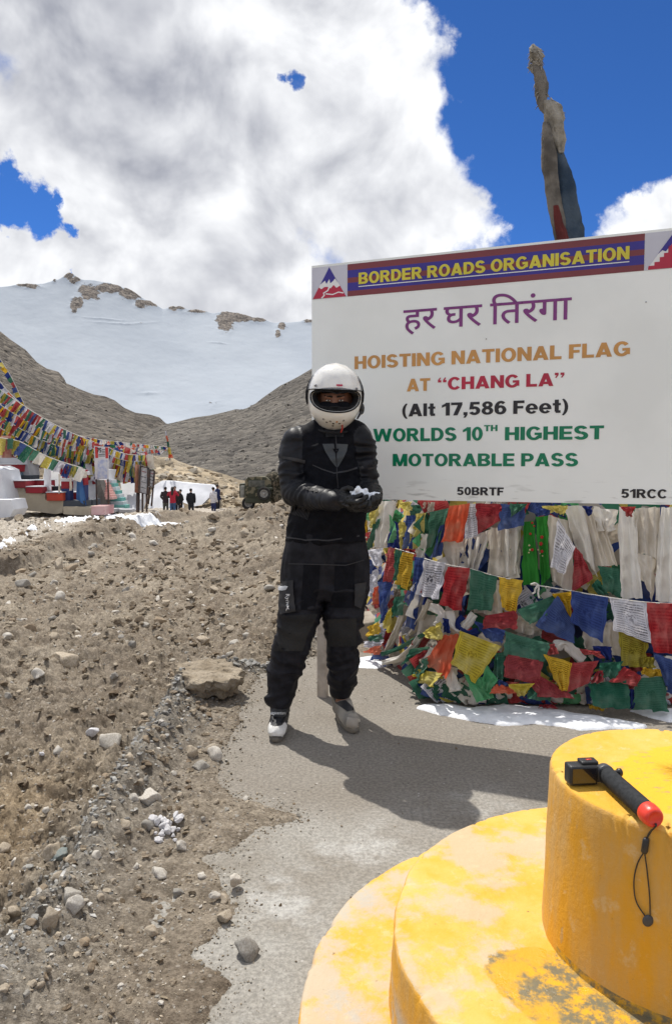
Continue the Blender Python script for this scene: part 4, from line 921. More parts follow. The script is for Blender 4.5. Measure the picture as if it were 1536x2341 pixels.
# heavy sans serif capitals, cap height 1: bars (B), polygons (Y) and elliptic bands (R)
def _b(x0, y0, x1, y1): return ([(x0, y0), (x1, y0), (x1, y1), (x0, y1)], [(0, 1, 2, 3)])
def _y(*p): return (list(p), [tuple(range(len(p)))])
def _r(cx, cy, rx, ry, a0=0, a1=360, tx=.26, ty=.195, n=26):
    a = np.radians(np.linspace(a0, a1, n)); o = [(cx + rx * math.cos(t), cy + ry * math.sin(t)) for t in a]; i = [(cx + (rx - tx) * math.cos(t), cy + (ry - ty) * math.sin(t)) for t in a]
    return (o + i, [(k, k + 1, n + k + 1, n + k) for k in range(n - 1)])
V9 = .27; ST = _b(0, 0, V9, 1)
BF = {'I': (V9, [ST]), 'H': (.86, [ST, _b(.59, 0, .86, 1), _b(.26, .40, .60, .60)]), 'T': (.80, [_b(0, .8, .80, 1), _b(.265, 0, .535, .81)]), 'L': (.70, [ST, _b(.26, 0, .70, .21)]),
 'F': (.70, [ST, _b(.26, .8, .70, 1), _b(.26, .40, .63, .59)]), 'E': (.76, [ST, _b(.26, .8, .75, 1), _b(.26, .41, .70, .59), _b(.26, 0, .76, .21)]),
 'A': (.96, [_y((0, 0), (.28, 0), (.62, 1), (.34, 1)), _y((.96, 0), (.68, 0), (.34, 1), (.62, 1)), _b(.24, .16, .72, .35)]), 'N': (.88, [ST, _b(.61, 0, .88, 1), _y((0, 1), (.27, 1), (.88, 0), (.61, 0))]),
 'M': (1.08, [ST, _b(.81, 0, 1.08, 1), _y((.0, 1), (.33, 1), (.64, 0), (.44, 0)), _y((1.08, 1), (.75, 1), (.44, 0), (.64, 0))]),
 'W': (1.40, [_y((0, 1), (.27, 1), (.50, 0), (.24, 0)), _y((.24, 0), (.50, 0), (.82, 1), (.58, 1)), _y((1.40, 1), (1.13, 1), (.90, 0), (1.16, 0)), _y((1.16, 0), (.90, 0), (.58, 1), (.82, 1))]),
 'O': (.94, [_r(.47, .5, .47, .52)]), 'C': (.88, [_r(.47, .5, .47, .52, 38, 322)]), 'G': (.94, [_r(.47, .5, .47, .52, 38, 328), _b(.50, .37, .93, .55), _b(.70, .12, .93, .40)]),
 'D': (.88, [ST, _r(.38, .5, .50, .5, -90, 90), _b(.26, .805, .39, 1), _b(.26, 0, .39, .195)]),
 'B': (.86, [ST, _r(.49, .735, .33, .265, -90, 90, .26, .185), _r(.49, .275, .37, .275, -90, 90, .27, .19), _b(.26, .815, .50, 1), _b(.26, .41, .50, .57), _b(.26, 0, .50, .19)]),
 'P': (.82, [ST, _r(.46, .68, .36, .32, -90, 90), _b(.26, .805, .47, 1), _b(.26, .36, .47, .555)]), 'R': (.90, [ST, _r(.47, .70, .36, .30, -90, 90), _b(.26, .805, .48, 1), _b(.26, .40, .48, .59), _y((.34, .42), (.62, .46), (.92, 0), (.60, 0))]),
 'S': (.82, [_r(.40, .715, .38, .305, 18, 270, .26, .20), _r(.41, .285, .41, .305, -162, 90, .27, .20)]), '0': (.74, [_r(.37, .5, .37, .52, tx=.25)]),
 '1': (.54, [_b(.27, 0, .54, 1), _y((0, .62), (.28, .74), (.28, 1), (.22, .93), (0, .80))]), '7': (.76, [_b(0, .8, .76, 1), _y((.46, .81), (.76, .81), (.44, 0), (.15, 0))]),
 '5': (.76, [_b(.10, .80, .70, 1), _y((.10, 1), (.33, 1), (.28, .45), (.03, .42)), _r(.37, .32, .38, .335, -155, 140, .26, .195)]),
 '8': (.76, [_r(.38, .745, .34, .27, tx=.24, ty=.17), _r(.38, .285, .38, .30, tx=.25, ty=.175)]), '6': (.76, [_r(.38, .335, .38, .35, tx=.25, ty=.185), _r(.41, .5, .41, .52, 48, 225, .25, .18)]),
 ',': (.28, [_b(0, 0, .27, .23), _y((.10, .01), (.27, .01), (.14, -.20), (0, -.20))]), '(': (.36, [_r(.52, .42, .52, .70, 118, 242, .21, .05)]), ')': (.36, [_r(-.16, .42, .52, .70, -62, 62, .21, .05)]),
 'l': (.25, [_b(0, 0, .25, 1)]), 't': (.50, [_b(.12, .10, .37, .98), _b(0, .56, .49, .73), _b(.18, 0, .48, .19)]), 'e': (.76, [_r(.38, .37, .38, .39, 0, 322, .24, .155), _b(.12, .29, .755, .43)]),
 '\u201c': (.62, [_y((0, .62), (.24, .62), (.24, .80), (.12, .80), (.22, 1), (.12, 1), (0, .80)), _y((.36, .62), (.60, .62), (.60, .80), (.48, .80), (.58, 1), (.48, 1), (.36, .80))]),
 '\u201d': (.62, [_y((.02, .62), (.12, .62), (.24, .82), (.24, 1), (0, 1), (0, .82), (.12, .82)), _y((.38, .62), (.48, .62), (.60, .82), (.60, 1), (.36, 1), (.36, .82), (.48, .82))])}
def blockword(txt, gap=.075, space=.36):
    x = 0; v = []; f = []; z = []
    for ch in txt:
        if ch == ' ': x += space; continue
        w, parts = BF[ch]
        for k, (p, q) in enumerate(parts):
            n = len(v); v += [(x + a, b) for a, b in p]; z += [k * .00012] * len(p); f += [tuple(n + i for i in t) for t in q]
        x += w + gap
    return np.array(v), f, np.array(z), x - gap
def letters(txt, x0, x1, yb, yt, m, name='lettering', off=.002, parent=sg):
    """x0,x1: (u) extents; yb,yt: (v) of baseline and cap line"""
    v, f, z, w = blockword(txt); k = (x1 - x0) / w; U_ = x0 + v[:, 0] * k; V_ = yb + v[:, 1] * (yt - yb)
    o = mk(name, [bd(a, b, off + c_) for a, b, c_ in zip(U_, V_, z)], f, m, parent, False); o['kind'] = 'stuff'; return o
def line(txt, zl, zr, top, m, **k):
    """baseline ends and cap top (at the right end), in the sign crop's pixels"""
    a, b, c = Z5(*zl), Z5(*zr), Z5(*top); vb_ = (a[1] + b[1]) / 2; return letters(txt, a[0], b[0], vb_, vb_ + (c[1] - b[1]), m, **k)
line('BORDER ROADS ORGANISATION', (220, 274), (1355, 172), (1355, 117), IK['yel'], off=.0025)
pa, pb_ = Z5(220, 283), Z5(1355, 182); vv = (pa[1] + pb_[1]) / 2; poly_uv('underline', [(pa[0], vv - .003), (pb_[0], vv - .003), (pb_[0], vv + .0015), (pa[0], vv + .0015)], .0025, IK['wht'])
line('HOISTING NATIONAL FLAG', (203, 630), (1358, 578), (1358, 517), IK['ora'])
line('AT', (422, 726), (520, 722), (520, 669), IK['ora'])
line('\u201cCHANG LA\u201d', (552, 719), (1083, 702), (1083, 647), IK['crim'])
line('(Alt 17,586 Feet)', (403, 829), (1098, 817), (1098, 760), IK['blk'])
line('WORLDS 10', (281, 936), (740, 932), (740, 875), IK['grn']); line('TH', (746, 893), (802, 892), (802, 866), IK['grn']); line('HIGHEST', (833, 931), (1248, 926), (1248, 868), IK['grn'])
line('MOTORABLE PASS', (363, 1040), (1140, 1039), (1140, 983), IK['grn'])
line('50BRTF', (632, 1160), (828, 1163), (828, 1129), IK['blk']); line('51RCC', (1320, 1172), (1513, 1175), (1513, 1137), IK['blk'])
# Hindi line, drawn in its own strokes order: the short vowel sign stands before its consonant
for txt, xa, ya, xb, yb_ in (('\u0939\u0930', 408, 383, 548, 377), ('\u0918\u0930', 577, 375, 738, 362), ('\u093f\u0924\u0930\u0902\u0917\u093e', 771, 356, 1114, 333)):
    v, f = glyphs(txt, .006); a, b = Z5(xa, ya), Z5(xb, yb_); L = (b[0] - a[0]) / (v[:, 0].max() - v[:, 0].min())
    # headline height found on the letter ga / ra: the widest dense row
    hv, _ = glyphs('\u0930', .006); hl = hv[:, 1].max(); Lh = Z5(1095, 352)[1] - Z5(1095, 440)[1]; Lh = Lh / (hl - 0.)
    U_ = a[0] + (v[:, 0] - v[:, 0].min()) * L; V_ = (Z5(408, 383)[1] * .5 + Z5(1114, 333)[1] * .5) + (v[:, 1] - hl) * Lh * 1.03
    mk('lettering', [bd(p_, q_, .002) for p_, q_ in zip(U_, V_)], f, IK['pur'], sg, False)
for zx, zy in ((755, 505), (583, 1182), (1425, 350)):
    p_ = Z5(zx, zy); b = MB(); b.ell(bd(*p_, .001), (.0035, .0035, .0035), n=8, m=6); b.out('rivet', MFR, sg)
# ------------------------------------------------------------------ cloth pile under the sign
def fY(X): return 4.10 + np.maximum(0, .55 - X) * 3.2 - .0 * X
def pile(px, py, off):
    r = ray(px, py)
    for Y in np.arange(3.4, 9.0, .006):
        k = Y / r[1]; X = r[0] * k; Z = HC + r[2] * k
        if Z < .012 + off * .12: return np.array([X, Y, max(Z, .012 + off * .12)])
        if Y >= fY(X) - off - .30 * max(0, .45 - Z) ** 2 * 1.5 + .26 * max(Z, 0): return np.array([X, Y, Z])
    return np.array([X, Y, Z])
Q6 = lambda x, y: (820 + .2344 * x, 1120 + .2344 * y)
Q7 = lambda x, y: (1150 + .2513 * x, 1120 + .2513 * y)
def sheet(name, corners, off, m, parent=None, nu=14, nv=18, amp=.014, folds=0, seed=0, sag=.0, twist=0., thick=0.):
    """hanging cloth from its four photographed corners (top left, top right, bottom right, bottom left), set on the pile's front"""
    c = [pile(x, y, off) for x, y in corners]
    u, v = np.meshgrid(np.linspace(0, 1, nu), np.linspace(0, 1, nv), indexing='ij')
    p = ((1 - u) * (1 - v))[..., None] * c[0] + (u * (1 - v))[..., None] * c[1] + (u * v)[..., None] * c[2] + ((1 - u) * v)[..., None] * c[3]
    amp = amp * 1.35
    n = np.cross(c[1] - c[0], c[3] - c[0]); n /= (np.linalg.norm(n) + 1e-9)
    if n[1] > 0: n = -n
    w = np.linalg.norm(c[1] - c[0]) + .02
    d = amp * fbm(u * 2.2 + seed * 3.1, v * 1.5 + seed, seed, 3) + amp * .5 * np.sin((u * 2.1 + .35 * pn(u * 2, v * 2, seed)) * 6.28 + seed) * (.3 + v)
    if folds:
        ph = u + .10 * pn(u * 1.5, v * 1.2, seed + 5)
        s_ = np.sin(ph * folds * 6.283 + seed); d = d + (np.sign(s_) * np.abs(s_) ** .7) * min(.018, w / folds * .42) * (.7 + .5 * pn(v * 1.3, seed, 3.))
    rk = 1 - 2 * np.abs(pn(u * 2.6 + v * 1.3 + seed * 1.3, v * 1.8 - u * .8, seed)); d = d + .30 * amp * rk - .2 * amp * (1 - 2 * np.abs(pn(u * 5 - v * 2 + seed, v * 4, seed + 2)))
    d = d + .012
    p = p + n * d[..., None]
    p = p + (c[3] - c[0]) * (sag * np.sin(u * np.pi) * (1 - v) * .6)[..., None]
    edge = .010 * pn(u * 5 + seed, v * 5, 3.3); p[..., 0] += edge * ((v > .95) | (u < .03) | (u > .97)); p[..., 2] += edge * .8 * (v > .95)
    p[..., 2] = np.maximum(p[..., 2], .006 + .004 * pn(u * 4, v * 4, seed) + .008)
    uvv = np.stack([u, 1 - v], -1).reshape(-1, 2)
    kw = dict(uv=uvv)
    if parent is None: kw['loc'] = p.reshape(-1, 3).mean(0)
    return mk(name, p.reshape(-1, 3), gridf(nu, nv), m, parent, True, **kw)
# the cloth heap they all rest on
nu, nv = 260, 90
xs_ = np.linspace(0, 1, nu); path = [(.75, 9.0), (.12, 6.2), (.20, 5.3), (.38, 4.75), (.55, 4.22), (.9, 4.13), (1.9, 4.12), (3.4, 4.12)]
pa_ = np.array(path); cum = np.concatenate([[0], np.cumsum(np.linalg.norm(np.diff(pa_, axis=0), axis=1))]); cum /= cum[-1]
BX, BY = np.interp(xs_, cum, pa_[:, 0]), np.interp(xs_, cum, pa_[:, 1])
nrm = np.stack([np.gradient(BY), -np.gradient(BX)], 1); nrm /= np.linalg.norm(nrm, axis=1)[:, None]
zz = np.linspace(-.02, 1.55, nv); VV = np.zeros((nu, nv, 3))
for j, z in enumerate(zz):
    back = .12 + .27 * z - .35 * max(0, .40 - z) ** 2
    lump = .05 * fbm(BX * 5, BY * 5, z * 5, 4) + .02 * fbm(BX * 18, BY * 18, z * 7, 3, .6, True)
    VV[:, j, 0] = BX - nrm[:, 0] * (back - lump); VV[:, j, 1] = BY - nrm[:, 1] * (back - lump); VV[:, j, 2] = z
def heapmat():
    m = bpy.data.materials.new('heaped mixed cloth'); m.use_nodes = True; t = m.node_tree; bs = t.nodes['Principled BSDF']; bs.inputs['Roughness'].default_value = .95
    g = t.nodes.new('ShaderNodeNewGeometry'); v = N(t, 'ShaderNodeTexVoronoi'); v.inputs['Scale'].default_value = 9; t.links.new(g.outputs['Position'], v.inputs['Vector'])
    cr_ = t.nodes.new('ShaderNodeValToRGB'); sp = N(t, 'ShaderNodeSeparateColor'); t.links.new(v.outputs['Color'], sp.inputs[0]); t.links.new(sp.outputs[0], cr_.inputs[0]); e = cr_.color_ramp; e.interpolation = 'CONSTANT'
    cs = [(.02, .05, .2), (.3, .28, .24), (.03, .15, .08), (.25, .03, .03), (.35, .31, .26), (.4, .3, .05), (.03, .04, .12)]
    while len(e.elements) < len(cs): e.elements.new(.5)
    for i, c in enumerate(cs): e.elements[i].position = i / len(cs); e.elements[i].color = (*c, 1)
    t.links.new(cr_.outputs[0], bs.inputs['Base Color']); return m
hm = mk('cloth_heap', VV.reshape(-1, 3), gridf(nu, nv), heapmat(), loc=(1.2, 4.5, 0)); tag(hm, 'dense heap of old tangled prayer cloths under the flags', kind='stuff')
# crumpled scraps filling the gaps
Vc, Fc, Mi, n = [], [], [], 0; order = ['red', 'blue', 'green', 'yellow', 'beige', 'white', 'navy', 'cream', 'dred', 'lgreen']
for i in range(240):
    if i < 120: px_, py_ = rs.uniform(835, 1560), rs.uniform(1150, 1590); py_ = min(py_, np.interp(px_, [835, 950, 1090], [1440, 1560, 1590]))
    elif i < 165: px_, py_ = rs.uniform(825, 980), rs.uniform(1150, 1520)
    else:
        t_ = rs.rand(); px_ = 960 + t_ * 580; py_ = np.interp(px_, [850, 950, 1090, 1300, 1536], [1495, 1570, 1600, 1598, 1606]) + rs.uniform(-30, -8)
    c = pile(px_, py_, rs.uniform(-.035, .0)); c = c + ((.06, .03, 0) if px_ < 960 else (0, 0, 0)); s = rs.uniform(.03, .06) if px_ < 960 else rs.uniform(.045, .10); th = rs.uniform(-1.2, 1.2)
    u, v = np.meshgrid(np.linspace(-1, 1, 8), np.linspace(-1, 1, 9), indexing='ij')
    x = s * u * .8; z = s * v; x, z = x * math.cos(th) - z * math.sin(th), x * math.sin(th) + z * math.cos(th)
    y = .045 * fbm(u * 1.3 + i, v * 1.3, 1, 3) * 1.5
    pp = np.stack([c[0] + x, c[1] + y - .01, np.maximum(c[2] + z, .01 + .02 * np.abs(pn(u * 2, v * 2, i)))], -1).reshape(-1, 3)
    Vc.append(pp); Fc.append(gridf(8, 9) + n); Mi += [int(rs.choice(10, p=[.12, .13, .12, .1, .18, .1, .06, .1, .05, .04]))] * 56; n += 72
uvc = np.tile(np.stack(np.meshgrid(np.linspace(0, 1, 8), np.linspace(0, 1, 9), indexing='ij'), -1).reshape(-1, 2), (240, 1))
o = mk('cloth_scraps', np.concatenate(Vc), np.concatenate(Fc), [CL[k] for k in order], loc=(1.2, 4.3, 0), uv=uvc, mi=Mi); tag(o, 'crumpled prayer flags and scarf ends packed between the larger ones', kind='stuff')
# scarves: crop, corners, material, folds, label
SC = [
 (6, (195, 110), (385, 110), (300, 560), (185, 565), 'cream', 2.2, 'white scarf column hanging at the left end, just right of the rider'),
 (6, (655, 120), (760, 120), (740, 230), (650, 220), 'beige', 3, 'short bunched beige scarf under the sign edge near the letters 50BRTF'),
 (6, (600, 430), (700, 430), (660, 690), (575, 670), 'cream', 1.5, 'narrow cream scarf tail behind the wide green flag'),
 (6, (790, 500), (1065, 470), (1000, 700), (900, 800), 'beige', 1.2, 'pointed beige scarf below the orange red flag'),
 (6, (1060, 470), (1300, 380), (1150, 790), (1050, 760), 'cream', 2.5, 'cream scarf fanned into pleats beneath the faded red flag'),
 (6, (1270, 370), (1550, 370), (1550, 870), (1240, 830), 'beige', 3, 'broad beige pleated scarf above the golden flag'),
 (6, (1140, 880), (1370, 880), (1400, 1230), (1120, 1200), 'beige', 2, 'beige scarf end behind the dark green flag'),
 (7, (0, 340), (160, 330), (150, 760), (0, 800), 'cream', 2, 'cream scarf left of the embroidered green one'),
 (7, (390, 230), (640, 300), (620, 930), (425, 840), 'beige', 1.6, 'beige scarf with fringed end right of the embroidered green one'),
 (7, (530, 150), (740, 150), (860, 800), (640, 520), 'cream', 1.3, 'long cream scarf sloping down to the right of the folded white print'),
 (7, (720, 170), (880, 250), (1040, 690), (850, 700), 'beige', 3.5, 'beige scarf in narrow pleats at the centre right'),
 (7, (800, 155), (1030, 190), (1010, 370), (850, 385), 'cream', 1.5, 'knotted cream scarf right under the sign at the right'),
 (7, (1030, 160), (1200, 200), (1255, 990), (1040, 985), 'cream', 1.4, 'wide pale scarf panel hanging straight to the white flag string'),
 (7, (1190, 170), (1420, 160), (1400, 640), (1200, 575), 'beige', 2.5, 'beige scarf crossing behind the pale panel at the right'),
 (7, (1200, 570), (1400, 640), (1350, 1010), (1240, 800), 'beige', 1, 'small folded beige scarf flap at the right'),
 (7, (1420, 165), (1560, 160), (1570, 1030), (1360, 1010), 'cream', 1.6, 'pale scarf at the right border of the photo'),
 (7, (700, 1230), (1040, 1200), (1060, 1520), (720, 1440), 'beige', 4, 'beige scarf ends hanging below the plain blue flag'),
 (7, (100, 1130), (300, 1210), (280, 1330), (110, 1280), 'beige', 2, 'beige scarf scrap under the green flag corner'),
 (6, (600, 1110), (1010, 1090), (960, 1420), (560, 1420), 'beige', 3, 'twisted beige scarf bundle under the white and red printed flags'),
]
for i, (w, a, b, c, d, m, fo, lab) in enumerate(SC):
    q = Q6 if w == 6 else Q7; o = sheet('ceremonial_scarf', [q(*a), q(*b), q(*c), q(*d)], .018 + .003 * i, CL[m], nu=40, nv=26, amp=.016, folds=fo, seed=i * 1.7); tag(o, lab, 'scarf', 'silk scarves hung under the sign')
# twisted scarves running down to the ground and knots: thick rolled cloth
def roll(pts, w0, offs, m, lab, seed, crop=6):
    q = Q6 if crop == 6 else Q7; pp = smooth([pile(*q(*p), offs) for p in pts], 9); pp = np.array(pp); b = MB(); nn = 30; t = np.linspace(0, 2 * np.pi, nn, endpoint=False); rings = []
    Vr = []
    for i, p in enumerate(pp):
        d = pp[min(i + 1, len(pp) - 1)] - pp[max(i - 1, 0)]; d /= np.linalg.norm(d) + 1e-9; a = np.cross(d, (0, 1, 0)); a /= np.linalg.norm(a) + 1e-9; e = np.cross(d, a)
        s_ = i / len(pp); r = w0 * (1 + .35 * pn(s_ * 5, seed, 1)) * (.82 + .30 * np.sin(t * 3 + s_ * 7 + seed) + .12 * np.sin(t * 7 - s_ * 9)); Vr.append(p + np.outer(r * np.cos(t), a) + np.outer(r * np.sin(t) * .7, e))
    V_ = np.concatenate(Vr); V_[:, 2] = np.maximum(V_[:, 2], .008); f = [(k * nn + i, k * nn + (i + 1) % nn, (k + 1) * nn + (i + 1) % nn, (k + 1) * nn + i) for k in range(len(pp) - 1) for i in range(nn)] + [tuple(range(nn)), tuple((len(pp) - 1) * nn + i for i in range(nn))]
    o = mk('ceremonial_scarf', V_, f, CL[m], uv=np.zeros((len(V_), 2)), loc=V_.mean(0)); tag(o, lab, 'scarf', 'silk scarves hung under the sign')
roll([(455, 1130), (420, 1260), (340, 1440), (270, 1570)], .022, .07, 'beige', 'twisted beige scarf running down to the ground, left one of the pair', 1.)
roll([(690, 1080), (640, 1190), (560, 1330), (500, 1410)], .018, .09, 'beige', 'twisted beige scarf beside the long blue flag', 2.)
roll([(620, 1400), (540, 1520), (400, 1640), (240, 1690)], .021, .08, 'cream', 'whitish rolled scarf reaching the ground left of the big orange flag', 3.)
roll([(660, 1400), (500, 1480), (360, 1560), (225, 1605)], .014, .10, 'green', 'dark green rolled scarf between the two twisted pale ones', 4.)
roll([(700, 1130), (800, 1200), (790, 1290), (760, 1340)], .026, .12, 'cream', 'pale scarf knot above the folded yellow flag', 5.)
roll([(880, 1180), (900, 1290), (960, 1370), (1050, 1300), (1120, 1210)], .026, .13, 'cream', 'looped pale scarf left of the dark red flag', 6.)
roll([(1010, 1230), (960, 1310), (1050, 1390), (1160, 1370)], .016, .145, 'navy', 'navy cloth threaded through the looped pale scarf', 7.)
roll([(905, 1730), (900, 1800), (920, 1900), (930, 1960)], .034, .10, 'cream', 'dirty white scarf heaped on the ground under the big yellow flag', 8.)
roll([(470, 1430), (560, 1400), (640, 1480), (720, 1560)], .028, .14, 'cream', 'pale knotted scarf lying across the green and red flags', 9., 7)
roll([(150, 120), (150, 300), (130, 480)], .010, .03, 'yellow', 'bright yellow strip at the far left end of the flags', 10.)
# green embroidered scarf
em = thing('embroidered_scarf', pile(*Q7(270, 860), .06), 'bright green scarf embroidered with red flowers hanging under the sign', 'scarf', 'silk scarves hung under the sign')
sheet('scarf_panel', [Q7(175, 290), Q7(270, 290), Q7(330, 880), Q7(165, 860)], .075, CL['emb'], em, nu=20, nv=26, amp=.014, folds=1, seed=3.)
sheet('scarf_panel', [Q7(285, 250), Q7(390, 240), Q7(410, 800), Q7(335, 890)], .08, CL['emb'], em, nu=20, nv=26, amp=.012, folds=1, seed=8.)
mred, mpk = mat('red thread', (.35, .02, .02), rough=.8), mat('cream thread', (.55, .5, .3), rough=.8)
for k, (x, y, r_, m_) in enumerate([(262, 300, 12, mred), (280, 330, 9, mred), (245, 400, 12, mred), (350, 430, 16, mred), (340, 490, 18, mred), (262, 545, 14, mred), (350, 560, 15, mred), (235, 505, 9, mpk), (240, 545, 9, mpk), (232, 570, 7, mpk), (318, 545, 9, mpk), (330, 580, 9, mpk), (355, 600, 7, mpk)]):
    c = pile(*Q7(x, y), .105); b = MB(); s_ = r_ * .2513 * 4.2 / F
    for a in range(5): b.ell(c + s_ * .6 * np.array([math.cos(a * 1.257), 0, math.sin(a * 1.257)]), (s_ * .5, .003, s_ * .5), n=8, m=6)
    b.out('embroidery', m_, em)
